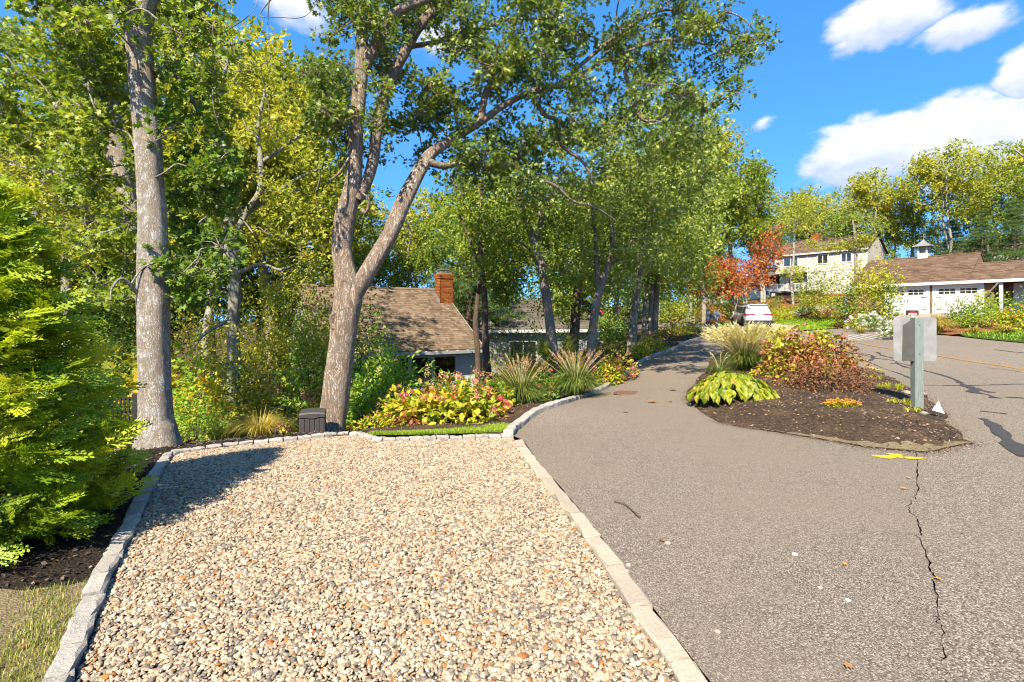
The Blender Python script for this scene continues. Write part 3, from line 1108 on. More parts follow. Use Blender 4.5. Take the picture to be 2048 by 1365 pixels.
LAWN3_O = patch('mid_lawn', LAWN3, .02, .6, 'lawn_soil')
LAWN4 = Gl((1476, 655), (1420, 654), (1430, 646), (1478, 645))
LAWN4_O = patch('verge_lawn', LAWN4, .02, .6, 'lawn_soil')
HILL = np.vstack([Gl((1410, 648), (1476, 644), (1545, 640), (1620, 634), (1700, 640)), [[30.5, 41], [36, 47], [44, 58], [46, 66], [36, 72], [28, 66], [20, 54], [17, 47]]])
patch('bark_slope', HILL, .03, 1.0, 'mulch_red', .0, 1, rough=.03)

# ------------------------------------------------------------------ foliage library
def tpl(v, f):
    return np.asarray(v, dtype=np.float64), np.asarray(f, dtype=np.int64)


# leaves lie along +y, face +z, about one unit long
T_LEAF = tpl([(0, 0, 0), (.24, .38, .06), (0, .45, 0), (-.24, .38, .06), (.17, .72, .03), (0, 1, -.08), (-.17, .72, .03)],
             [(0, 1, 2), (0, 2, 3), (1, 4, 2), (2, 4, 5), (2, 5, 6), (2, 6, 3)])
T_LEAF4 = tpl([(0, 0, 0), (.27, .5, .07), (0, 1, -.06), (-.27, .5, .07)], [(0, 1, 2), (0, 2, 3)])
T_OAK = tpl([(0, 0, 0), (.09, .22, .02), (.36, .30, .07), (.11, .46, .01), (.40, .66, .06), (.10, .72, 0), (0, 1.0, -.07), (-.10, .72, 0), (-.40, .62, .06),
             (-.11, .46, .01), (-.34, .27, .07), (-.09, .22, .02)],
            [(0, 1, 11), (1, 2, 3), (3, 9, 1), (1, 9, 11), (11, 9, 10), (3, 4, 5), (3, 5, 7), (3, 7, 9), (9, 7, 8), (5, 6, 7)])
T_MAPLE = tpl([(0, 0, 0), (.42, .12, .05), (.18, .42, 0), (.5, .62, .05), (.14, .66, 0), (0, 1, -.06), (-.14, .66, 0), (-.5, .62, .05), (-.18, .42, 0), (-.42, .12, .05)],
              [(0, 1, 2), (0, 2, 8), (0, 8, 9), (2, 3, 4), (8, 2, 4), (8, 4, 6), (8, 6, 7), (4, 5, 6)])
T_BIG = tpl([(0, 0, 0), (.20, .16, .05), (.33, .42, .08), (.24, .72, .02), (0, 1, -.14), (-.24, .72, .02), (-.33, .42, .08), (-.20, .16, .05), (0, .2, 0), (0, .48, .02), (0, .76, -.04)],
            [(0, 1, 8), (8, 1, 2), (8, 2, 9), (9, 2, 3), (9, 3, 10), (10, 3, 4), (10, 4, 5), (9, 10, 5), (9, 5, 6), (8, 9, 6), (8, 6, 7), (0, 8, 7)])
T_THIN = tpl([(0, 0, 0), (.085, .4, .03), (0, 1, -.05), (-.085, .4, .03)], [(0, 1, 2), (0, 2, 3)])
T_PETAL = tpl([(-.5, 0, 0), (0, -.45, .1), (.5, 0, 0), (0, .45, .1)], [(0, 1, 2), (0, 2, 3)])


def _needles():
    v, f = [], []
    r = np.random.default_rng(3)
    for i in range(14):
        a = i * 2.4
        t = r.uniform(.25, 1.0)
        d = np.array([math.cos(a) * math.sin(t), math.cos(t), math.sin(a) * math.sin(t)])
        s = np.cross(d, r.normal(size=3))
        s /= np.linalg.norm(s)
        b = np.array([0, r.uniform(0, .35), 0])
        k = len(v)
        v += [b + s * .022, b - s * .022, b + d * .8]
        f.append((k, k + 1, k + 2))
    return tpl(v, f)


T_NEEDLE = _needles()


def _frond():
    """flat feathery arborvitae spray"""
    v, f = [], []

    def blade(a, b, w):
        a, b = np.array(a), np.array(b)
        d = b - a
        s = np.array([d[1], -d[0], 0])
        s = s / (np.linalg.norm(s) + 1e-9) * w
        m = a + d * .5
        k = len(v)
        v.extend([a, m + s, b, m - s])
        f.extend([(k, k + 1, k + 2), (k, k + 2, k + 3)])
    blade((0, 0, 0), (0, 1, -.05), .02)
    n = 7
    for i in range(n):
        y = .10 + .80 * i / n
        ln = .46 * (1 - .70 * i / n) * (.78 + .22 * math.sin(i * 2.1))
        for s in (1, -1):
            y0 = y + (.05 if s > 0 else 0)
            e = (s * ln * .78, y0 + ln * .62, .04 - .08 * ln)
            blade((0, y0, 0), e, .030)
            for q in range(2):
                t = .34 + q * .30
                b0 = np.array([0, y0, 0]) + (np.array(e) - [0, y0, 0]) * t
                l2 = ln * (.42 - q * .10)
                blade(b0, b0 + np.array([s * l2 * .15, l2, .0]), .026)
                if q == 0:
                    blade(b0, b0 + np.array([s * l2 * .9, l2 * .05, .0]), .024)
    return tpl(v, f)


T_FROND = _frond()


def unit(a):
    return a / (np.linalg.norm(a, axis=-1, keepdims=True) + 1e-9)


def scatter(g, T, pos, dirs, ups, size, rnd):
    tv, tf = T
    n = len(pos)
    y = unit(dirs)
    x = unit(np.cross(y, ups))
    z = np.cross(x, y)
    s = np.broadcast_to(np.asarray(size, dtype=np.float64), (n,))
    v = pos[:, None, :] + s[:, None, None] * (tv[None, :, 0, None] * x[:, None, :] + tv[None, :, 1, None] * y[:, None, :] + tv[None, :, 2, None] * z[:, None, :])
    f = tf[None, :, :] + (np.arange(n) * len(tv))[:, None, None]
    g.add(v.reshape(-1, 3), f.reshape(-1, 3), np.repeat(np.clip(rnd, 0, 1), len(tf)), False)


def ball(n, r):
    d = unit(r.normal(size=(n, 3)))
    return d * r.uniform(0, 1, n)[:, None] ** (1 / 2.2)


def rosettes(g, centers, rad, m, k, size, T, r, flat=.75, up=.55, droop=.0, twigs=None, tone=None):
    """leaf rosettes at twig ends, m per clump, k leaves in each"""
    c = np.asarray(centers, dtype=np.float64)
    n = len(c)
    rad = np.broadcast_to(np.asarray(rad, dtype=np.float64), (n,))
    off = ball(n * m, r).reshape(n, m, 3)
    off[..., 2] *= flat
    p = c[:, None, :] + off * rad[:, None, None]
    out = unit(off + r.normal(size=off.shape) * .35 + np.array([0, 0, .12]))
    if twigs is not None:
        for i in range(n):
            for j in range(0, m, 2):
                tube(twigs, np.array([c[i], (c[i] + p[i, j]) / 2 + r.normal(size=3) * .03, p[i, j]]), [.007, .005, .003], 3, cap=False)
    p, out = p.reshape(-1, 3), out.reshape(-1, 3)
    ct = (r.uniform(0, 1, n) if tone is None else np.asarray(tone))
    base = np.repeat(ct * .35, m) + r.uniform(0, .3, n * m)
    N = len(p)
    P = np.repeat(p, k, 0)
    O = np.repeat(out, k, 0)
    d = unit(r.normal(size=(N * k, 3)) * .85 + O * .8 + np.array([0, 0, -droop]))
    u = unit(np.array([0, 0, 1.0]) * up + r.normal(size=(N * k, 3)) * .5 + O * .35 + np.array(sun_vec) * .35)
    P = P + d * size * r.uniform(.0, .9, N * k)[:, None]
    scatter(g, T, P, d, u, size * r.uniform(.65, 1.25, N * k), np.repeat(base, k) + r.uniform(0, .42, N * k))


def poly_clumps(poly, n, y0, y1, r, gaps=(), bias=None):
    """clump centres filling an outline of the crown, spread through its depth"""
    poly = np.asarray(poly, dtype=np.float64)
    lo, hi = poly.min(0), poly.max(0)
    out = []
    while len(out) < n:
        x, y = r.uniform(lo[0], hi[0]), r.uniform(lo[1], hi[1])
        if not in_poly(np.array([x]), np.array([y]), poly)[0]:
            continue
        if any(((x - a) / c) ** 2 + ((y - b) / d) ** 2 < 1 for a, b, c, d in gaps):
            continue
        Y = r.uniform(y0, y1)
        out.append(W(x, y, Y))
    return np.array(out)


def attach(g, centers, skel, r, r0=.02):
    """branchlets from the limbs to every clump, nearest first"""
    pts = [np.asarray(s) for s in skel]
    cs = list(np.asarray(centers))
    P = np.array(pts)
    order = np.argsort([np.min(((P - c) ** 2).sum(1)) for c in cs])
    for i in order:
        c = cs[i]
        d = ((P - c) ** 2).sum(1) + np.maximum(0, P[:, 2] - c[2]) * .5
        a = P[np.argmin(d)]
        ln = np.linalg.norm(c - a)
        if ln < .05:
            continue
        m1 = a + (c - a) * .35 + np.array([0, 0, ln * .10]) + r.normal(size=3) * ln * .07
        m2 = a + (c - a) * .7 + np.array([0, 0, ln * .10]) + r.normal(size=3) * ln * .07
        ra = min(r0, .008 + ln * .012)
        pp = catmull([a, m1, m2, c], 3)
        tube(g, pp, np.linspace(ra, ra * .4, len(pp)), 4, cap=False)
        P = np.vstack([P, pp[3:]])


def stems_geo(g, stems, sides=12, rough=.06, per=8, seed=0):
    """stems: lists of (px, py, distance, width in photo pixels) -> tubes; returns skeleton points"""
    sk = []
    for q, st in enumerate(stems):
        p = np.array([W(a, b, Y) for a, b, Y, w in st])
        w = np.array([w / F * Y / 2 for a, b, Y, w in st])
        c = catmull(p, per)
        t = np.linspace(0, len(w) - 1, len(c))
        tube(g, c, np.interp(t, range(len(w)), w), sides, rough, seed=seed + q)
        sk += list(c[len(c) // 3:]) if q == 0 else list(c[2:])
    return sk


def tree(name, label, stems, crowns, bark, cat='tree', group=None, seed=1, sides=12, twig_every=True, rough=.06, base=None, per=8, rootflare=None):
    """a tree: trunk with its limbs, branchlets, crown(s). crowns: dicts"""
    r = np.random.default_rng(seed)
    b = W(*stems[0][0][:3])
    loc = (b[0], b[1], gz(b[0], b[1])) if base is None else base
    e = empty(name, loc, label, cat, group)
    g = Geo()
    # carry the trunk into the ground
    st0 = stems[0]
    root = np.array([b[0], b[1], min(b[2], loc[2]) - .15])
    p = np.array([root] + [W(a, c, Y) for a, c, Y, w in st0])
    w = np.array([st0[0][3] / F * st0[0][2] / 2 * 1.12] + [x[3] / F * x[2] / 2 for x in st0])
    if b[2] - root[2] < .25:
        p, w = p[[0] + list(range(2, len(p)))], w[1:]
    c = catmull(p, per)
    tube(g, c, np.interp(np.linspace(0, len(w) - 1, len(c)), range(len(w)), w), sides, rough, seed=seed)
    sk = list(c[len(c) // 2:])
    sk += stems_geo(g, stems[1:], max(6, sides - 4), rough, per, seed + 3) if len(stems) > 1 else []
    tr = g.obj('trunk', MATS[bark], e)
    tw = Geo()
    for i, cr in enumerate(crowns):
        cs = poly_clumps(cr['poly'], cr['n'], cr['y'][0], cr['y'][1], r, cr.get('gaps', ()))
        if sk and cr.get('attach', True):
            attach(tw, cs, sk, r, cr.get('r0', .022))
        cg = Geo()
        rosettes(cg, cs, cr.get('rad', .4) * r.uniform(.7, 1.25, len(cs)), cr.get('m', 22), cr.get('k', 8), cr.get('size', .1), cr.get('T', T_OAK), r,
                 cr.get('flat', .75), cr.get('up', .55), cr.get('droop', .1), tw if cr.get('twigs') else None)
        cg.obj('crown', MATS[cr['mat']], e)
    if tw.n:
        tag(tw.obj('branches', MATS[bark], e), kind='stuff')
    return e


def proto_tree(name, seed, h, cr, cz, mat, bark, n=60, m=16, k=7, size=.16, T=T_LEAF, rad=.9, stems=1, lean=.4, bare=.4, tone=None):
    """a whole woodland tree in its own coordinates, to be copied"""
    r = np.random.default_rng(seed)
    e = empty(name, (0, 0, 0))
    g = Geo()
    sk = []
    for s in range(stems):
        a = r.uniform(0, 6.28)
        l = np.array([math.cos(a), math.sin(a)]) * lean * r.uniform(.4, 1.2)
        zz = np.linspace(-.4, h * .9, 8)
        p = np.column_stack([l[0] * (zz / h) ** 1.4 * h * .25 + r.normal(0, .09, 8), l[1] * (zz / h) ** 1.4 * h * .25 + r.normal(0, .09, 8), zz])
        p[0, :2] = p[1, :2]
        c = catmull(p, 4)
        r0 = h * .0165 / (stems ** .4)
        tube(g, c, np.interp(np.linspace(0, 1, len(c)), [0, .08, 1], [r0 * 1.35, r0, r0 * .25]), 8, .07, seed=seed + s)
        sk += list(c[int(len(c) * bare):])
    cen = ball(n, r)
    cen = cen * np.array([cr, cr, cz]) * r.uniform(.85, 1.1, (n, 1)) + np.array([0, 0, h - cz * .95])
    # a few limbs first
    for c in cen[np.argsort(r.uniform(size=n))[:9]]:
        P = np.array(sk)
        low = P[P[:, 2] < c[2] - .4]
        if len(low) == 0:
            continue
        a = low[np.argmin(((low - c) ** 2).sum(1))]
        q = catmull([a, a + (c - a) * .5 + r.normal(size=3) * .25 + [0, 0, .2], c], 4)
        tube(g, q, np.linspace(h * .006, .012, len(q)), 5, .05, cap=False)
        sk += list(q[2:])
    attach(g, cen, sk, r, .035)
    g.obj('trunk', MATS[bark], e)
    cg = Geo()
    rosettes(cg, cen, rad * r.uniform(.6, 1.2, n), m, k, size, T, r, .7, .5, .1)
    cg.obj('crown', MATS[mat], e)
    return e


def proto_pine(name, seed, h, mat='leaf_pine', bark='bark_dark', rmax=2.6):
    r = np.random.default_rng(seed)
    e = empty(name, (0, 0, 0))
    g, cg = Geo(), Geo()
    zz = np.linspace(-.4, h, 8)
    p = np.column_stack([r.normal(0, .05, 8), r.normal(0, .05, 8), zz])
    c = catmull(p, 3)
    tube(g, c, np.linspace(h * .02, .02, len(c)), 8, .05)
    pos = []
    z = h * .30
    while z < h:
        t = (z - h * .30) / (h * .70)
        L_ = rmax * (1 - t) ** .8 * r.uniform(.7, 1.1) + .25
        for q in range(5):
            a = r.uniform(0, 6.28)
            d = np.array([math.cos(a), math.sin(a), .10])
            tip = np.array([0, 0, z]) + d * L_
            tube(g, catmull([[0, 0, z], np.array([0, 0, z]) + d * L_ * .5 + [0, 0, .05], tip], 3), np.linspace(.035, .008, 7), 4, cap=False)
            for s in np.linspace(.3, 1, int(5 + L_ * 4)):
                for w in range(5):
                    pos.append(np.array([0, 0, z]) + d * L_ * s + r.normal(size=3) * np.array([.30, .30, .09]) * (.45 + L_ * .22))
        z += r.uniform(.35, .6) * h / 11
    pos = np.array(pos)
    n = len(pos)
    d = unit(pos * [1, 1, 0] * .5 + r.normal(size=(n, 3)) * .6 + [0, 0, .5])
    scatter(cg, T_NEEDLE, pos, d, r.normal(size=(n, 3)), r.uniform(.22, .36, n), r.uniform(0, 1, n))
    g.obj('trunk', MATS[bark], e)
    cg.obj('crown', MATS[mat], e)
    return e


# ------------------------------------------------------------------ garden plants
def grass_blades(g, base, n, h, spread, width, r, arch=.6, rnd=(0, 1), rb=.12):
    """arching blades from one crown"""
    a = r.uniform(0, 6.28, n)
    H = h * r.uniform(.7, 1.08, n)
    dr_ = r.uniform(0, 1, n) ** .8 * min(1.0, arch * 1.25)
    S = spread * (.22 + .85 * dr_) * r.uniform(.7, 1.1, n)
    b0 = base[None, :] + np.column_stack([np.cos(a), np.sin(a), np.zeros(n)]) * (r.uniform(0, rb, n)[:, None]) * r.uniform(.5, 1, n)[:, None]
    dr = np.column_stack([np.cos(a), np.sin(a), np.zeros(n)])
    sd = np.column_stack([-np.sin(a), np.cos(a), np.zeros(n)])
    ts = np.array([0, .25, .5, .75, 1.0])
    V = []
    for i, t in enumerate(ts):
        z = H * ((1.1 + .7 * dr_) * t - (.15 + 1.45 * dr_) * t * t)
        p = b0 + dr * (S * t ** 1.15)[:, None] + np.column_stack([np.zeros(n), np.zeros(n), z])
        wd = width * (1 - .85 * t ** 2)
        V += [p - sd * wd / 2, p + sd * wd / 2]
    V = np.stack(V, 1)
    m = V.shape[1]
    q = []
    for i in range(len(ts) - 1):
        q.append((2 * i, 2 * i + 1, 2 * i + 3, 2 * i + 2))
    f = np.array(q)[None] + (np.arange(n) * m)[:, None, None]
    g.add(V.reshape(-1, 3), f.reshape(-1, 4), np.repeat(r.uniform(rnd[0], rnd[1], n), len(q)), False)


def plumes(g, gs, base, n, h, spread, size, r, arch=.25):
    """feathery seed heads on thin stalks"""
    a = r.uniform(0, 6.28, n)
    H = h * r.uniform(.82, 1.12, n)
    S = spread * r.uniform(.1, 1.0, n)
    for i in range(n):
        d = np.array([math.cos(a[i]), math.sin(a[i]), 0])
        top = base + d * S[i] + [0, 0, H[i]]
        mid = base + d * S[i] * .4 + [0, 0, H[i] * .6]
        tube(gs, catmull([base + d * .05, mid, top], 3), [.0028] * 7, 3, cap=False)
        ax = unit(top - mid + d * .12)
        k = 14
        t = np.linspace(0, 1, k)
        P = top[None] + ax[None] * (t * size - size * .15)[:, None]
        dd = unit(ax[None] * 1.2 + r.normal(size=(k, 3)) * .34 + d * .2)
        scatter(g, T_THIN, P, dd, r.normal(size=(k, 3)), size * .5 * (1 - .35 * t), r.uniform(0, 1, k))


def ornamental_grass(loc, label, h, spread, nb, npl, mat='grass_green', pmat='plume_dark', width=.011, seed=1, ph=1.05, psize=.2, name='ornamental_grass', group=None, arch=.75, pspread=None):
    r = np.random.default_rng(seed)
    e = empty(name, loc, label, 'grass', group)
    b = np.array(loc, dtype=float)
    g = Geo()
    grass_blades(g, b, nb, h, spread, width, r, arch)
    g.obj('blades', MATS[mat], e)
    if npl:
        gp, gs = Geo(), Geo()
        plumes(gp, gs, b, npl, h * ph, (pspread or spread * .75), psize, r)
        gp.obj('seed_heads', MATS[pmat], e)
        gs.obj('stalks', MATS['plume'], e)
    return e


def flower_head(g, c, rad, n, r, tall=1.0, size=.35):
    d = unit(r.normal(size=(n, 3)) + [0, 0, .25])
    p = c[None] + d * rad * np.array([1, 1, tall]) * r.uniform(.75, 1.05, n)[:, None]
    scatter(g, T_PETAL, p, np.cross(d, r.normal(size=(n, 3))), d, rad * size * r.uniform(.8, 1.4, n), r.uniform(0, 1, n))


def bush(loc, label, rx, ry, h, n, size, mat, seed=1, T=T_LEAF, flowers=(), cat='shrub', name='shrub', group=None, up=.7, stems=9, layers=0, hollow=.55, z0=.12, lump=.16, mat2=None, f2=.0):
    """leafy mound: n leaves over an uneven dome, stems under it, flower heads on it"""
    r = np.random.default_rng(seed)
    e = empty(name, loc, label, cat, group)
    b = np.array(loc, dtype=float)
    ph = r.uniform(0, 6.28, 6)

    def dome(m, lo):
        d = unit(r.normal(size=(m, 3)))
        d[:, 2] = np.abs(d[:, 2])
        az = np.arctan2(d[:, 1], d[:, 0])
        k = 1 + lump * (np.sin(3 * az + ph[0] + 2 * d[:, 2]) + np.sin(5 * az + ph[1] - 3 * d[:, 2]) * .7 + np.sin(4 * d[:, 2] * 2 + ph[2]) * .5)
        q = r.uniform(lo, 1.0, m) ** .6
        if layers:
            zz = np.round(d[:, 2] * layers) / layers
            d[:, 2] = zz * .9 + d[:, 2] * .1 + r.normal(0, .012, m)
        return d, d * np.array([rx, ry, h * (1 - z0)]) * (k * q)[:, None] + np.array([0, 0, h * z0])
    d, p = dome(n, hollow ** 2)
    g = Geo()
    dd = unit(d * .8 + r.normal(size=d.shape) * .6 + [0, 0, -.15])
    u = unit(np.array([0, 0, 1.0]) * up + d * .5 + r.normal(size=d.shape) * .35)
    rnd = r.uniform(0, .65, n) + .35 * (np.sin(p[:, 0] * 5 / rx + ph[3]) * np.cos(p[:, 1] * 4 / ry + p[:, 2] * 5 / h + ph[4]) * .5 + .5)
    if mat2:
        sel = (np.sin(p[:, 0] * 4.1 / rx + ph[4]) + np.sin(p[:, 2] * 5 / h + ph[5]) + r.normal(0, .5, n)) > (1 - 2 * f2)
        g2 = Geo()
        if sel.any():
            scatter(g2, T, (p + b)[sel], dd[sel], u[sel], size * r.uniform(.6, 1.25, sel.sum()), rnd[sel])
            g2.obj('foliage', MATS[mat2], e)
        ns = ~sel
        scatter(g, T, (p + b)[ns], dd[ns], u[ns], size * r.uniform(.6, 1.25, ns.sum()), rnd[ns])
    else:
        scatter(g, T, p + b, dd, u, size * r.uniform(.6, 1.25, n), rnd)
    g.obj('foliage', MATS[mat], e)
    if stems:
        gs = Geo()
        _, q = dome(stems, .5)
        for t in q:
            s = b + t * [.12, .12, 0] + [0, 0, -.05]
            tube(gs, catmull([s, b + t * [.5, .5, .45], b + t * .85], 3), np.linspace(.012, .004, 7), 4, cap=False)
        gs.obj('stems', MATS['twig'], e)
    for (fm, fn, fr, tall) in flowers:
        dq, q = dome(fn, .92)
        for t in q:
            gf = Geo()
            flower_head(gf, b + t * 1.03, fr * r.uniform(.75, 1.2), 46, r, tall)
            gf.obj('flower_head', MATS[fm], e)
    return e

# ------------------------------------------------------------------ buildings
def frame(name, p, dirx, label, cat):
    """an Empty at p whose local x runs along dirx on the plan, y to the back, z up"""
    return empty(name, p, label, cat, rz=math.atan2(dirx[1], dirx[0]))


def lap_wall(name, x0, x1, y, z0, z1, step, mat, parent, depth=.018, rows_rnd=True, courses=None):
    """clapboards or shingle courses: every course a board of its own in one wall part"""
    g = Geo()
    z = z0
    while z < z1 - 1e-4:
        zt = min(z + step, z1)
        if courses:
            x = x0 - random.uniform(0, courses)
            while x < x1:
                xb = x + courses * random.uniform(.6, 1.3)
                a, b = max(x, x0) + .003, min(xb, x1) - .003
                if b > a:
                    g.add(boxv(a, b, y - depth * random.uniform(.8, 1.2), y + .02, z, zt), [BOXF[2], BOXF[1], BOXF[0], BOXF[3], BOXF[5]])
                x = xb
        else:
            g.add([[x0, y - depth, z], [x1, y - depth, z], [x1, y, zt], [x0, y, zt], [x0, y + .02, z], [x1, y + .02, z]], [[0, 1, 2, 3], [4, 5, 1, 0]])
        z = zt
    return tag(g.obj(name, MATS[mat], parent, (0, 0, 0)), kind='stuff')


def shingle_roof(parent, x0, x1, ye, ze, yr, zr, mat, expo=.14, tab=.19, name='roof', back=True, thick=.03):
    """front slope from eave (ye, ze) to ridge (yr, zr) with overlapping tabs; plain deck below and at the back"""
    g = Geo()
    for (a, b) in (((ye, ze), (yr, zr)),) + ((((2 * yr - ye), ze), (yr, zr)),) * back:
        g.add([[x0, a[0], a[1] - .08], [x1, a[0], a[1] - .08], [x1, a[0], a[1]], [x0, a[0], a[1]], [x0, b[0], b[1] - .08], [x1, b[0], b[1] - .08], [x1, b[0], b[1]], [x0, b[0], b[1]]],
              [[0, 1, 2, 3], [3, 2, 6, 7], [0, 4, 5, 1], [0, 3, 7, 4], [1, 5, 6, 2]], .4)
    ro = g.obj(name, MATS[mat], parent, (0, 0, 0))
    s = Geo()
    sl = math.hypot(yr - ye, zr - ze)
    d = np.array([0, (yr - ye) / sl, (zr - ze) / sl])
    nrm = np.array([0, -d[2], d[1]])
    n = int(sl / expo)
    for i in range(n):
        a0 = i * sl / n
        x = x0 - random.uniform(0, tab)
        while x < x1:
            w = tab * random.choice((.45, .7, 1.0, 1.0, 1.25))
            a, b = max(x, x0), min(x + w, x1)
            if b - a > .02:
                th = .008 + random.uniform(0, .008)
                lo = np.array([0, ye, ze]) + d * (a0 - .01)
                hi = np.array([0, ye, ze]) + d * (a0 + sl / n)
                v = []
                for xx, q, t in ((a + .002, lo, th), (b - .002, lo, th), (b - .002, hi, .003), (a + .002, hi, .003), (a + .002, lo, .0), (b - .002, lo, .0)):
                    w_ = q + nrm * t
                    v.append([xx, w_[1], w_[2]])
                s.add(v, [[0, 1, 2, 3], [4, 5, 1, 0]], random.random())
            x += w
    tag(s.obj('shingles', MATS[mat], ro, (0, 0, 0)), kind='stuff')
    # ridge cap
    c = Geo()
    c.add([[x0, yr - .12, zr - .12 * (zr - ze) / (yr - ye) + .035], [x1, yr - .12, zr - .12 * (zr - ze) / (yr - ye) + .035], [x1, yr, zr + .035], [x0, yr, zr + .035],
           [x1, yr + .12, zr - .12 * (zr - ze) / (yr - ye) + .035], [x0, yr + .12, zr - .12 * (zr - ze) / (yr - ye) + .035]], [[0, 1, 2, 3], [3, 2, 4, 5]], .5)
    c.obj('ridge_cap', MATS[mat], ro, (0, 0, 0))
    return ro


def window(parent, x0, x1, z0, z1, y, trim, glass, nx=1, nz=1, fw=.08, mull=.035, name='window'):
    """trim frame proud of the wall, a pane in every light, mullions between"""
    g = Geo()
    for b in ((x0 - fw, x1 + fw, z0 - fw, z0), (x0 - fw, x1 + fw, z1, z1 + fw), (x0 - fw, x0, z0, z1), (x1, x1 + fw, z0, z1)):
        g.add(boxv(b[0], b[1], y - .05, y + .01, b[2], b[3]), BOXF)
    for i in range(1, nx):
        xm = x0 + (x1 - x0) * i / nx
        g.add(boxv(xm - mull / 2, xm + mull / 2, y - .042, y + .005, z0, z1), BOXF)
    for i in range(1, nz):
        zm = z0 + (z1 - z0) * i / nz
        g.add(boxv(x0, x1, y - .038, y + .002, zm - mull / 2, zm + mull / 2), BOXF)
    w = g.obj(name, MATS[trim], parent, (0, 0, 0))
    for i in range(nx):
        for j in range(nz):
            a, b = x0 + (x1 - x0) * i / nx + (mull / 2 if i else 0), x0 + (x1 - x0) * (i + 1) / nx - (mull / 2 if i < nx - 1 else 0)
            c, d = z0 + (z1 - z0) * j / nz + (mull / 2 if j else 0), z0 + (z1 - z0) * (j + 1) / nz - (mull / 2 if j < nz - 1 else 0)
            p = Geo().add([[a, y - .022, c], [b, y - .022, c], [b, y - .022, d], [a, y - .022, d]], [[0, 1, 2, 3]])
            p.obj('pane', MATS[glass], w, (0, 0, 0))
    return w


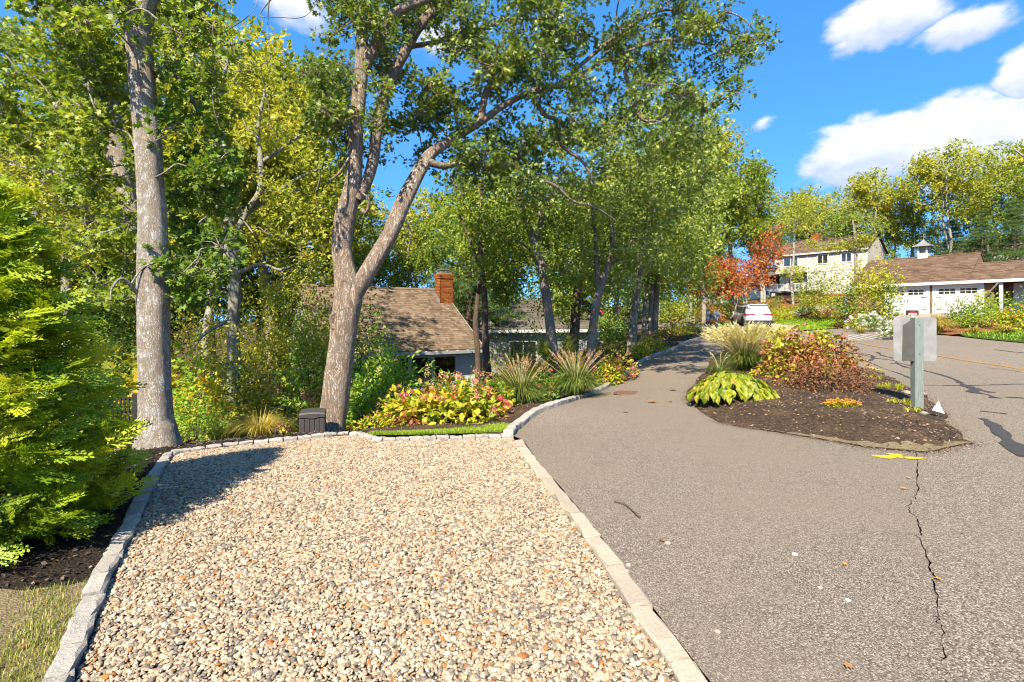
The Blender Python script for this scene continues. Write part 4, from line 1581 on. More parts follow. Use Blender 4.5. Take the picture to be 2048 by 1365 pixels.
# --- low house down the slope
def cape_house():
    d = np.array([.82, .57]) / math.hypot(.82, .57)
    bk = np.array([-d[1], d[0]])
    corner = np.array([-1.09, 20.7])                     # right end of the eave
    L_ = 6.3
    org = corner - d * L_
    zg = -2.35
    e = frame('shingled_house', (org[0], org[1], zg), d, 'low house with tan shingled roof and brick chimney behind the twin-stem oak', 'house')
    ze, zr, run = .35 - zg, 2.90 - zg, 3.75
    shingle_roof(e, -.1, L_, 0, ze, run, zr, 'shingle_tan')
    yw = .42
    # window band in the front wall, room behind
    x0w, x1w, z0w, z1w = 2.25, 5.15, ze - 1.28, ze - .30
    lap_wall('wall', .1, L_ - .35, yw, 0, z0w - .09, .13, 'pale_blue_siding', e)
    lap_wall('wall', .1, x0w - .09, yw, z0w - .09, ze, .13, 'pale_blue_siding', e)
    lap_wall('wall', x1w + .09, L_ - .35, yw, z0w - .09, ze, .13, 'pale_blue_siding', e)
    box('wall', (x0w - .1, x1w + .1), (yw - .01, yw + .05), (z1w + .085, ze), MATS['pale_blue_siding'], e)
    box('wall', (.1, L_ - .35), (yw + .06, yw + .1), (0, z0w - .12), MATS['dark_room'], e)
    window(e, x0w, x1w, z0w, z1w, yw, 'white_trim', 'glass', 3, 1, .09, .12)
    g = Geo()
    g.add(boxv(.2, L_ - .5, yw + .12, yw + 3.0, .0, ze - .02), [BOXF[0], BOXF[1], BOXF[3], BOXF[4], BOXF[5]])
    g.obj('interior', MATS['dark_room'], e, (0, 0, 0))
    box('corner_board', (L_ - .36, L_ - .24), (yw - .03, yw + .1), (0, ze - .05), MATS['white_trim'], e)
    lap_wall('wall', 0, .01, yw + .01, 0, .02, .02, 'pale_blue_siding', e)
    # gable wall at the far end
    g = Geo()
    g.add([[L_ - .3, yw, 0], [L_ - .3, 2 * run - yw, 0], [L_ - .3, 2 * run - yw, ze], [L_ - .3, run, zr - .1], [L_ - .3, yw, ze]], [[0, 1, 2, 3, 4]])
    g.add([[.15, yw, 0], [.15, 2 * run - yw, 0], [.15, 2 * run - yw, ze], [.15, run, zr - .1], [.15, yw, ze]], [[4, 3, 2, 1, 0]])
    g.obj('gable', MATS['grey_shingle'], e, (0, 0, 0))
    gt = Geo()
    gt.add(boxv(-.12, L_ + .02, -.13, -.01, ze - .16, ze - .05), BOXF)
    gu = gt.obj('gutter', MATS['gutter'], e, (0, 0, 0))
    for i in range(9):
        box('gutter_strap', (2.3 + i * .45, 2.34 + i * .45), (-.135, .14), (ze - .052, ze - .03), MATS['white_trim'], gu)
    box('downspout', (L_ - .2, L_ - .13), (yw - .1, yw - .03), (.1, ze - .14), MATS['gutter'], e)
    g = Geo()
    g.add([[L_ + .005, -.02, ze - .12], [L_ + .005, run, zr - .12], [L_ + .005, run, zr + .02], [L_ + .005, -.02, ze + .02], [L_ - .03, -.02, ze - .12], [L_ - .03, run, zr - .12]], [[0, 1, 2, 3], [4, 5, 1, 0]])
    g.obj('rake_board', MATS['white_trim'], e, (0, 0, 0))
    # pendant lamp behind the glass
    lx = x0w + .55
    pl = Geo()
    th = np.linspace(0, 2 * math.pi, 17)[:-1]
    rings = [(.02, .16), (.12, .13), (.21, .06), (.24, .0)]
    v = [[lx + a * math.cos(t), yw + .75 + a * math.sin(t), z1w - .2 + h * -1 + .12] for a, h in [(.24, .0), (.21, .07), (.12, .13), (.02, .16)] for t in th]
    f = [[i * 16 + j, i * 16 + (j + 1) % 16, (i + 1) * 16 + (j + 1) % 16, (i + 1) * 16 + j] for i in range(3) for j in range(16)]
    pl.add(v, f, None, True)
    pn = pl.obj('pendant_lamp', MATS['lamp_glow'], e, (0, 0, 0))
    g = Geo()
    tube(g, [[lx, yw + .75, z1w - .08], [lx, yw + .75, z1w + .2]], .008, 5)
    g.obj('cord', MATS['black_metal'], pn, (0, 0, 0))
    # little white starfish on the sill
    for x in (x0w + .5, x0w + .82, x0w + 1.18, x0w + 1.55):
        v = [[x, yw + .05, z0w + .11]]
        for k in range(10):
            a = k * math.pi / 5 + math.pi / 2
            rr = .085 if k % 2 == 0 else .028
            v.append([x + rr * math.cos(a), yw + .05, z0w + .11 + rr * math.sin(a)])
        w2 = [[p[0], p[1] + .015, p[2]] for p in v]
        s = Geo().add(v, [[0, i + 1, (i + 1) % 10 + 1] for i in range(10)])
        s.add(w2, [[0, (i + 1) % 10 + 1, i + 1] for i in range(10)])
        s.obj('starfish', MATS['flag_white'], e, (0, 0, 0))
    # brick chimney on the gable end, stepped lead flashing
    cx, cy = L_ - .30, run - .75
    w, dp = .64, .50
    z0c, z1c = 1.2, 3.55 - zg
    core = box('chimney', (cx - w / 2 + .012, cx + w / 2 - .012), (cy - dp / 2 + .012, cy + dp / 2 - .012), (z0c, z1c - .02), MATS['mortar'], e)
    b = Geo()
    z, row = z0c, 0
    while z < z1c - .03:
        ov = .03 if z > z1c - .22 else 0
        for (ax, lo, hi, fx, sgn) in (('x', cx - w / 2, cx + w / 2, cy - dp / 2, -1), ('x', cx - w / 2, cx + w / 2, cy + dp / 2, 1), ('y', cy - dp / 2, cy + dp / 2, cx - w / 2, -1), ('y', cy - dp / 2, cy + dp / 2, cx + w / 2, 1)):
            q = lo - (.1 if row % 2 else 0)
            while q < hi:
                a, c = max(q, lo - ov), min(q + .2, hi + ov)
                if c - a > .03:
                    o_ = fx + sgn * ov
                    i_ = fx - sgn * .05
                    lo2, hi2 = min(o_, i_), max(o_, i_)
                    if ax == 'x':
                        b.add(boxv(a, c - .011, lo2, hi2, z, z + .056), BOXF)
                    else:
                        b.add(boxv(lo2, hi2, a, c - .011, z, z + .056), BOXF)
                q += .2
        z += .068
        row += 1
    tag(b.obj('bricks', MATS['brick'], core, (0, 0, 0)), kind='stuff')
    box('chimney_cap', (cx - w / 2 + .03, cx + w / 2 - .03), (cy - dp / 2 + .03, cy + dp / 2 - .03), (z1c - .02, z1c + .05), MATS['mortar'], core)
    g = Geo()
    for sx in (-.22, .22):
        for sy in (-.15, .15):
            g.add(boxv(cx + sx - .012, cx + sx + .012, cy + sy - .012, cy + sy + .012, z1c + .05, z1c + .16), BOXF)
    g.add(boxv(cx - .28, cx + .28, cy - .2, cy + .2, z1c + .16, z1c + .185), BOXF)
    g.obj('chimney_hood', MATS['lead'], core, (0, 0, 0))
    g = Geo()
    for i in range(7):
        yy = cy - dp / 2 + i * dp / 7
        zz = ze + (yy / run) * (zr - ze)
        g.add(boxv(cx - w / 2 - .03, cx - w / 2 - .012, yy - .01, yy + dp / 7 + .01, zz + .0, zz + .2), BOXF)
    g.obj('flashing', MATS['lead'], core, (0, 0, 0))
    return e


cape_house()


# --- grey shingled house deeper between the trunks
def grey_house():
    d = np.array([.93, .36])
    d = d / np.linalg.norm(d)
    p = np.array([-2.9, 26.5])
    zg = -2.1
    e = frame('grey_house', (p[0], p[1], zg), d, 'weathered grey shingled house half hidden by trunks beside the low house', 'house')
    ze = 1.0 - zg
    lap_wall('wall', 0, 9.4, 0, 0, ze, .16, 'grey_shingle', e, .015, courses=.22)
    shingle_roof(e, -.3, 9.7, -.35, ze, 3.4, ze + 1.7, 'roof_dark', .3, .6)
    g = Geo()
    g.add([[0, .01, 0], [9.4, .01, 0], [9.4, 6.5, 0], [0, 6.5, 0], [0, .01, ze], [9.4, .01, ze], [9.4, 6.5, ze], [0, 6.5, ze]], [[1, 2, 6, 5], [3, 0, 4, 7], [2, 3, 7, 6]])
    g.obj('side_walls', MATS['grey_shingle'], e, (0, 0, 0))
    window(e, 3.0, 4.5, ze - 2.1, ze - .7, 0, 'white_trim', 'glass_dark', 2, 1, .1)
    window(e, 6.3, 7.2, ze - 2.1, ze - .7, 0, 'white_trim', 'glass_dark', 1, 2, .1)
    box('eave_board', (-.3, 9.7), (-.40, -.34), (ze - .2, ze - .03), MATS['white_trim'], e)
    # cross gable facing the garden
    gg = Geo()
    gg.add([[.3, -.02, ze - .2], [2.5, -.02, ze - .2], [1.4, -.02, ze + 1.0]], [[0, 1, 2]])
    gg.obj('gable', MATS['grey_shingle'], e, (0, 0, 0))
    gr = Geo()
    for s in ((.05, 1.4), (2.75, 1.4)):
        gr.add([[s[0], -.3, ze - .35], [s[1], -.3, ze + 1.15], [s[1], 2.0, ze + 1.15], [s[0], 2.0, ze - .35]], [[0, 1, 2, 3]])
    gr.obj('gable_roof', MATS['shingle_tan'], e, (0, 0, 0))


grey_house()


# --- white stair railing among the trunks
def stair():
    p = W(1158, 698, 19.0)
    e = frame('garden_stair', (p[0], p[1], gz(p[0], p[1]) - .2), (1, .1), 'small white railed wooden stair between the tree trunks', 'stair')
    z0 = p[2] - gz(p[0], p[1]) + .2
    e.scale = (.55, .55, .55)
    z0 = z0 / .55
    for i in range(6):
        box('step', (i * .24, i * .24 + .28), (0, .9), (z0 - .55 + i * .15, z0 - .51 + i * .15), MATS['wood_grey'], e)
    g = Geo()
    for a, b in ((0, .05), (.9, .95)):
        g = Geo()
        g.add([[0, a, z0 + .22], [0, b, z0 + .22], [1.4, b, z0 + 1.08], [1.4, a, z0 + 1.08], [0, a, z0 + .28], [0, b, z0 + .28], [1.4, b, z0 + 1.14], [1.4, a, z0 + 1.14]], BOXF)
        g.obj('handrail', MATS['white_trim'], e, (0, 0, 0))
    for i in range(9):
        x = .08 + i * .155
        box('baluster', (x, x + .035), (.005, .045), (z0 - .45 + x * .62, z0 + .24 + x * .62), MATS['white_trim'], e)
    box('newel_post', (-.06, .03), (-.02, .07), (z0 - .7, z0 + .4), MATS['white_trim'], e)


stair()


# --- garage across the road
def garage():
    d = np.array([.62, -.78])
    L0 = np.array([28.5, 38.4])
    org = L0 - d * 2.4
    zg = 1.90
    e = frame('garage', (org[0], org[1], zg), d, 'cedar-shingled double garage with white carriage doors and a roof cupola', 'garage')
    ze, zr, run = 4.18 - zg, 6.45 - zg, 4.1
    shingle_roof(e, -.3, 6.75, -.35, ze, run, zr, 'shingle_brown', .16, .4)
    shingle_roof(e, 6.75, 14.5, -.35, ze - .0, run * .62, ze + (zr - ze) * .60, 'shingle_brown', .16, .4)
    # front wall pieces round the doors
    doors = [(2.1, 4.45), (5.0, 7.35)]
    dz = 1.88
    for a, b in ((0, 1.88), (4.67, 4.78), (7.57, 8.0)):
        lap_wall('wall', a, b, 0, 0, ze - .1, .17, 'cedar', e, .02, courses=.16)
    lap_wall('wall', 1.88, 7.57, 0, dz + .2, ze - .1, .1, 'cedar', e, .02, courses=.16)
    g = Geo()
    g.add(boxv(0, 8.0, .04, 8.0, 0, ze), [BOXF[2], BOXF[3], BOXF[4], BOXF[5]])
    g.add([[0, .04, ze], [0, run, zr - .1], [0, 8.0, ze]], [[0, 1, 2]])
    g.add([[6.7, .04, ze], [6.7, run, zr - .1], [6.7, 8.0, ze]], [[2, 1, 0]])
    g.obj('shell', MATS['cedar'], e, (0, 0, 0))
    for i, (a, b) in enumerate(doors):
        t = Geo()
        for q in ((a - .2, a, 0, dz), (b, b + .2, 0, dz), (a - .2, b + .2, dz, dz + .2)):
            t.add(boxv(q[0], q[1], -.07, -.005, q[2], q[3]), BOXF)
        t.obj('door_trim', MATS['white_paint'], e, (0, 0, 0))
        dr = box('garage_door', (a, b), (-.03, .03), (.02, dz), MATS['white_paint'], e)
        m = (a + b) / 2
        for (u, v) in ((a + .06, m - .03), (m + .03, b - .06)):
            for (q0, q1, r0, r1) in ((u, v, .06, .14), (u, v, 1.30, 1.38), (u, v, dz - .1, dz - .02), (u, u + .1, .14, 1.30), (v - .1, v, .14, 1.30)):
                box('batten', (q0, q1), (-.048, -.031), (r0, r1), MATS['white_paint'], dr)
            nx, nz = 3, 2
            for ix in range(nx):
                for iz in range(nz):
                    xa = u + .08 + (v - u - .16) * ix / nx + .02
                    xb = u + .08 + (v - u - .16) * (ix + 1) / nx - .02
                    za = 1.40 + .38 * iz / nz + .015
                    zb = 1.40 + .38 * (iz + 1) / nz - .015
                    pg = Geo().add([[xa, -.036, za], [xb, -.036, za], [xb, -.036, zb], [xa, -.036, zb]], [[0, 1, 2, 3]])
                    pg.obj('pane', MATS['glass_dark'], dr, (0, 0, 0))
        for s in (-.09, .06):
            box('handle', (m + s, m + s + .03), (-.075, -.03), (.82, 1.1), MATS['black_metal'], dr)
        for s in (a + .02, b - .3):
            for h in (.3, 1.18):
                box('hinge', (s, s + .28), (-.054, -.04), (h, h + .045), MATS['black_metal'], dr)
    box('fascia', (-.3, 14.5), (-.42, -.35), (ze - .22, ze - .02), MATS['white_paint'], e)
    box('soffit', (-.3, 14.5), (-.35, 0), (ze - .12, ze - .08), MATS['white_paint'], e)
    # porch end
    for x in (8.3, 10.3):
        box('porch_post', (x, x + .18), (-.25, -.07), (0, ze - .1), MATS['white_paint'], e)
    lap_wall('wall', 8.03, 14.5, 1.3, 0, ze - .1, .17, 'cedar', e, .02, courses=.16)
    box('porch_door', (8.8, 9.6), (1.2, 1.275), (.1, 2.05), MATS['white_paint'], e)
    window(e, 11.3, 12.4, .9, 1.9, 1.28, 'white_paint', 'glass_dark', 2, 2, .1)
    b = Geo()
    b.add([[7.8, -.38, 1.45], [7.9, -.38, 1.45], [8.45, -.38, ze - .1], [8.32, -.38, ze - .1], [7.8, -.28, 1.45], [7.9, -.28, 1.45], [8.45, -.28, ze - .1], [8.32, -.28, ze - .1]], BOXF)
    b.obj('brace', MATS['wood_grey'], e, (0, 0, 0))
    # cupola
    cx, cw = 3.35, .31
    cu = box('cupola', (cx - cw, cx + cw), (run - cw, run + cw), (zr - .35, zr + .24), MATS['white_paint'], e)
    box('cupola_core', (cx - cw + .1, cx + cw - .1), (run - cw + .1, run + cw - .1), (zr + .24, zr + .78), MATS['white_trim'], cu)
    for sx in (-1, 1):
        for sy in (-1, 1):
            box('corner_post', (cx + sx * cw - (.1 if sx > 0 else 0), cx + sx * cw + (0 if sx > 0 else .1)), (run + sy * cw - (.1 if sy > 0 else 0), run + sy * cw + (0 if sy > 0 else .1)), (zr + .24, zr + .78), MATS['white_paint'], cu)
    for ix in range(2):
        for iz in range(2):
            xa, xb = cx - cw + .12 + ix * .31, cx - cw + .40 + ix * .31
            za, zb = zr + .27 + iz * .25, zr + .50 + iz * .25
            for fy in (run - cw + .06, run + cw - .06):
                Geo().add([[xa, fy, za], [xb, fy, za], [xb, fy, zb], [xa, fy, zb]], [[0, 1, 2, 3]]).obj('pane', MATS['glass'], cu, (0, 0, 0))
            for fx in (cx - cw + .06, cx + cw - .06):
                ya, yb = run - cw + .12 + ix * .31, run - cw + .40 + ix * .31
                Geo().add([[fx, ya, za], [fx, yb, za], [fx, yb, zb], [fx, ya, zb]], [[0, 1, 2, 3]]).obj('pane', MATS['glass'], cu, (0, 0, 0))
    rg = Geo()
    rings = [(.60, .78), (.58, .83), (.36, .95), (.20, 1.10), (.08, 1.28), (.0, 1.38)]
    v = [[cx + sx * a, run + sy * a, zr + h] for a, h in rings for sx, sy in ((-1, -1), (1, -1), (1, 1), (-1, 1))]
    f = [[i * 4 + j, i * 4 + (j + 1) % 4, (i + 1) * 4 + (j + 1) % 4, (i + 1) * 4 + j] for i in range(5) for j in range(4)]
    rg.add(v, f + [[3, 2, 1, 0]])
    rg.obj('cupola_roof', MATS['lead'], cu, (0, 0, 0))
    g = Geo()
    tube(g, [[cx, run, zr + 1.3], [cx, run, zr + 1.75]], .015, 6)
    tube(g, [[cx - .2, run, zr + 1.6], [cx + .2, run, zr + 1.6]], .012, 6)
    g.obj('weather_vane', MATS['lead'], cu, (0, 0, 0))


garage()


# --- two-storey house on the slope
def tan_house():
    d = np.array([.65, -.76])
    d = d / np.linalg.norm(d)
    p = np.array([36.1, 70.0])
    zg = 4.6
    e = frame('clapboard_house', (p[0], p[1], zg), d, 'two-storey pale clapboard house with brown roof and deck up the slope', 'house')
    ze = 10.2 - zg
    L_ = 10.6
    zs = 7.75 - zg                                         # underside of the upper floor
    lap_wall('wall', 0, L_, 0, zs, ze, .17, 'tan_siding', e, .022)
    lap_wall('wall', 3.9, L_, .03, 0, zs, .17, 'tan_siding', e, .022)
    lap_wall('wall', 0, 3.9, 1.2, 0, zs, .17, 'tan_siding', e, .022)
    g = Geo()
    g.add(boxv(0, L_, .04, 8, zs, ze), [BOXF[0], BOXF[3], BOXF[4], BOXF[5]])
    g.add(boxv(0, L_, 1.25, 8, 0, zs), [BOXF[3], BOXF[4], BOXF[5]])
    g.add([[0, .04, ze], [0, 4, ze + 2.0], [0, 8, ze]], [[0, 1, 2]])
    g.add([[L_, .04, ze], [L_, 4, ze + 2.0], [L_, 8, ze]], [[2, 1, 0]])
    g.obj('side_walls', MATS['tan_siding'], e, (0, 0, 0))
    shingle_roof(e, -.2, L_ + .2, -.3, ze, 4.0, ze + 2.3, 'shingle_brown', .32, .8)
    for x in (-.06, 3.85, L_ - .12):
        box('corner_board', (x, x + .18), (-.04, .02), (zs - .02, ze), MATS['tan_trim'], e)
    box('fascia', (-.2, L_ + .2), (-.36, -.3), (ze - .18, ze), MATS['tan_trim'], e)
    window(e, 1.05, 2.75, zs + .95, zs + 1.95, -.02, 'tan_trim', 'glass_dark', 2, 1, .14, .12)
    window(e, 5.2, 6.3, zs + 1.0, zs + 2.0, -.02, 'tan_trim', 'glass_dark', 2, 1, .14, .1)
    window(e, 7.9, 8.9, zs + 1.0, zs + 2.0, -.02, 'tan_trim', 'glass_dark', 2, 1, .14, .1)
    window(e, 1.2, 2.9, .9, 2.6, 1.18, 'tan_trim', 'glass_dark', 2, 1, .12, .1, 'patio_door')
    dk = box('deck', (-.3, 5.6), (-1.2, 1.15), (.55, .72), MATS['wood_grey'], e)
    box('deck_rail', (-.3, 5.6), (-1.2, -1.12), (1.62, 1.70), MATS['white_trim'], e)
    for i in range(34):
        x = -.25 + i * .175
        box('baluster', (x, x + .05), (-1.18, -1.14), (.74, 1.61), MATS['white_trim'], e)
    for x in (-.3, 2.6, 5.5):
        box('deck_post', (x, x + .12), (-1.19, -1.07), (-.9, .54), MATS['wood_grey'], e)
    c = box('chimney', (3.0, 3.9), (4.2, 5.0), (ze, ze + 3.0), MATS['brick'], e)
    box('balcony', (-1.9, -.02), (.6, 3.0), (zs - .1, zs + 1.0), MATS['wood_grey'], e)


tan_house()


# --- white house glimpsed behind the orange maple
def far_house():
    p = W(1440, 605, 72)
    e = frame('white_cottage', (p[0], p[1], p[2] - .6), (1, -.15), 'white cottage glimpsed behind the orange maple', 'house')
    lap_wall('wall', 0, 8.5, 0, 0, 2.9, .2, 'white_paint', e)
    box('shell', (0.02, 8.48), (.05, 5), (0, 2.9), MATS['white_paint'], e)
    shingle_roof(e, -.3, 8.8, -.4, 2.9, 2.5, 4.4, 'shingle_brown', .4, .9)
    window(e, 1.5, 2.6, 1.0, 2.2, 0, 'white_trim', 'glass_dark', 2, 2, .1)
    window(e, 5.2, 6.3, 1.0, 2.2, 0, 'white_trim', 'glass_dark', 2, 2, .1)


far_house()


def hill_house():
    p = W(1985, 520, 66)
    e = frame('hill_house', (p[0], p[1], gz(p[0], p[1])), (.62, -.78), 'grey-roofed house seen through pine boughs above the garage', 'house')
    z = p[2] - gz(p[0], p[1])
    lap_wall('wall', -4, 8, 0, -.5, z + 1.2, .25, 'tan_siding', e)
    box('shell', (-3.98, 7.98), (.05, 6), (-.5, z + 1.2), MATS['tan_siding'], e)
    shingle_roof(e, -4.4, 8.4, -.4, z + 1.2, 3, z + 3.2, 'shingle_tan', .5, 1.0)
    window(e, -1.0, .4, z - .6, z + .6, 0, 'white_trim', 'glass_dark', 2, 1, .1)


hill_house()


# ------------------------------------------------------------------ vehicles
def suv(name, loc, rz, paint, label, s=1.0):
    e = empty(name, loc, label, 'car', rz=rz)
    e.scale = (s, s, s)
    # stations from the tail (y = 0) to the nose: y, bottom, belt, top, half width low, half width top
    st = [(0.0, .52, .92, .96, .84, .76), (.06, .40, 1.00, 1.08, .93, .80), (.22, .36, 1.06, 1.40, .97, .74), (.42, .34, 1.08, 1.74, .985, .68), (.8, .32, 1.08, 1.80, .99, .69),
          (2.0, .30, 1.07, 1.82, .99, .70), (3.0, .30, 1.06, 1.78, .99, .69), (3.45, .30, 1.06, 1.60, .985, .70), (3.95, .30, 1.08, 1.17, .98, .84), (4.5, .32, 1.02, 1.11, .965, .82),
          (4.95, .36, .92, .99, .92, .78), (5.15, .45, .72, .80, .82, .70)]
    ring = []
    for y, zb, zbelt, zt, wl, wt in st:
        half = [(wl * .86, zb), (wl * .98, zb + .12), (wl, zb + .35), (wl * .985, zbelt - .1), (wl * .93, zbelt), (wt + (wl * .93 - wt) * .12, zbelt + (zt - zbelt) * .82), (wt * .8, zt - .015), (0, zt)]
        pts = [(x, y, z) for x, z in half] + [(-x, y, z) for x, z in half[-2::-1]]
        ring.append(pts)
    m = len(ring[0])
    v = [p for r_ in ring for p in r_]
    f = [[i * m + j, i * m + (j + 1) % m, (i + 1) * m + (j + 1) % m, (i + 1) * m + j] for i in range(len(st) - 1) for j in range(m)]
    g = Geo().add(v, f, None, True)
    g.add(v, [list(range(m))[::-1], list(range((len(st) - 1) * m, len(st) * m))], None, False)
    body = g.obj('body', MATS[paint], e, (0, 0, 0))
    md = body.modifiers.new('edge', 'BEVEL')
    md.width = .03
    md.segments = 2
    md.limit_method = 'ANGLE'
    md.angle_limit = R(35)

    def sidepane(nm, pts, mat, off=.008):
        for sgn in (-1, 1):
            q = [(sgn * (x + off), y, z) for x, y, z in pts]
            Geo().add(q, [list(range(len(q)))[::sgn]]).obj(nm, MATS[mat], e, (0, 0, 0))

    def xs(z, y):
        k = min(range(len(st)), key=lambda i: abs(st[i][0] - y))
        _, zb, zbelt, zt, wl, wt = st[k]
        t = (z - zbelt) / ((zt - zbelt) * .82)
        return wl * .93 + ((wt + (wl * .93 - wt) * .12) - wl * .93) * t
    for (ya, yb, yc, yd) in ((.62, 1.42, 1.42, .72), (1.5, 2.45, 2.40, 1.5), (2.53, 3.72, 3.18, 2.48)):
        zl, zu = 1.13, 1.62
        sidepane('side_window', [(xs(zl, ya), ya, zl), (xs(zl, min(yb, 3.3)) - (.02 if yb > 3.3 else 0), yb, zl), (xs(zu, min(yc, 3.0)), yc, zu), (xs(zu, yd), yd, zu)], 'glass_car', .012)
    # back glass and windscreen
    Geo().add([(-.70, .165, 1.20), (.70, .165, 1.20), (.60, .36, 1.62), (-.60, .36, 1.62)], [[0, 1, 2, 3]]).obj('rear_window', MATS['glass_car'], e, (0, -.03, -.01))
    Geo().add([(-.74, 3.93, 1.20), (.74, 3.93, 1.20), (.62, 3.33, 1.68), (-.62, 3.33, 1.68)], [[3, 2, 1, 0]]).obj('windscreen', MATS['glass_car'], e, (0, -.04, -.02))
    for sgn in (-1, 1):
        tl = Geo().add(boxv(min(sgn * .30, sgn * .90), max(sgn * .30, sgn * .90), -.015, .12, .93, 1.04), BOXF)
        tl.add(boxv(min(sgn * .80, sgn * .985), max(sgn * .80, sgn * .985), .02, .42, .95, 1.07), BOXF)
        tl.obj('taillight', MATS['tail_red'], e, (0, 0, 0))
        box('exhaust', (min(sgn * .45, sgn * .78), max(sgn * .45, sgn * .78)), (-.025, .06), (.42, .52), MATS['chrome'], e)
        box('roof_rail', (sgn * .66 - .025, sgn * .66 + .025), (.7, 2.9), (1.77, 1.845), MATS['chrome'], e)
        mi = Geo().add(boxv(min(sgn * .97, sgn * 1.16), max(sgn * .97, sgn * 1.16), 3.2, 3.34, 1.08, 1.26), BOXF)
        mi.obj('mirror', MATS[paint], e, (0, 0, 0))
        box('headlight', (min(sgn * .5, sgn * .88), max(sgn * .5, sgn * .88)), (5.0, 5.13), (.72, .86), MATS['lamp_clear'], e)
    box('rear_bumper', (-.90, .90), (-.04, .25), (.36, .55), MATS['car_trim'], e, .02)
    box('skid_plate', (-.55, .55), (-.055, .1), (.33, .40), MATS['chrome'], e)
    box('chrome_strip', (-.30, .30), (-.03, .02), (.97, 1.0), MATS['chrome'], e)
    box('number_plate', (-.24, .24), (-.03, .02), (.72, .86), MATS['flag_white'], e)
    box('spoiler', (-.62, .62), (.26, .52), (1.74, 1.79), MATS[paint], e, .015)
    box('sill', (-1.0, 1.0), (1.1, 3.9), (.28, .40), MATS['car_trim'], e)
    for y in (.98, 4.15):
        for sgn in (-1, 1):
            ar = Geo()
            n = 20
            t = np.linspace(0, 2 * math.pi, n, endpoint=False)
            xo = sgn * .992
            ar.add([(xo, y + .44 * math.cos(a), .42 + .44 * math.sin(a)) for a in t], [list(range(n))[::-sgn]])
            ar.obj('wheel_arch', MATS['car_trim'], e, (0, 0, 0))
            w = empty_part('wheel', e, (sgn * .88, y, .38))
            tg = Geo()
            prof = [(.22, -.11), (.36, -.12), (.38, -.08), (.38, .08), (.36, .12), (.24, .125)]
            tv = [(sgn * x, r_ * math.cos(a), r_ * math.sin(a)) for r_, x in prof for a in t]
            tf = [[i * n + j, i * n + (j + 1) % n, (i + 1) * n + (j + 1) % n, (i + 1) * n + j][::sgn] for i in range(len(prof) - 1) for j in range(n)]
            tg.add(tv, tf, None, True)
            tg.obj('tyre', MATS['tyre'], w, (0, 0, 0))
            rg = Geo()
            for k in range(5):
                a = k * 2 * math.pi / 5
                for da in (-.13, .13):
                    c, s_ = math.cos(a + da), math.sin(a + da)
                    rg.add([(sgn * .115, .03 * c - .02 * s_, .03 * s_ + .02 * c), (sgn * .115, .25 * c - .022 * s_, .25 * s_ + .022 * c), (sgn * .115, .25 * c + .022 * s_, .25 * s_ - .022 * c), (sgn * .115, .03 * c + .02 * s_, .03 * s_ - .02 * c)], [[0, 1, 2, 3]])
            rg.add([(sgn * .116, r_ * math.cos(a), r_ * math.sin(a)) for r_ in (.25, .275) for a in t], [[j, (j + 1) % n, n + (j + 1) % n, n + j] for j in range(n)])
            rg.obj('rim', MATS['rim'], w, (0, 0, 0))
    return e


def empty_part(name, parent, loc):
    o = bpy.data.objects.new(name, None)
    o.location = loc
    return link(o, parent)


_s = W(1519, 656, 38.3)
suv('parked_car', (_s[0], _s[1], gz(_s[0], _s[1]) + .03), R(-10), 'car_white', 'white sport utility car parked on the drive past the diamond sign', .98)
_s = W(1352, 638, 50)
suv('parked_car', (_s[0], _s[1], gz(_s[0], _s[1]) + .0), R(62), 'car_dark', 'dark car parked in tree shade where the road bends')
_s = W(1212, 646, 47)
suv('parked_car', (_s[0], _s[1], gz(_s[0], _s[1]) + .0), R(75), 'car_red', 'bright red car glimpsed between tree trunks down the side street', .9)

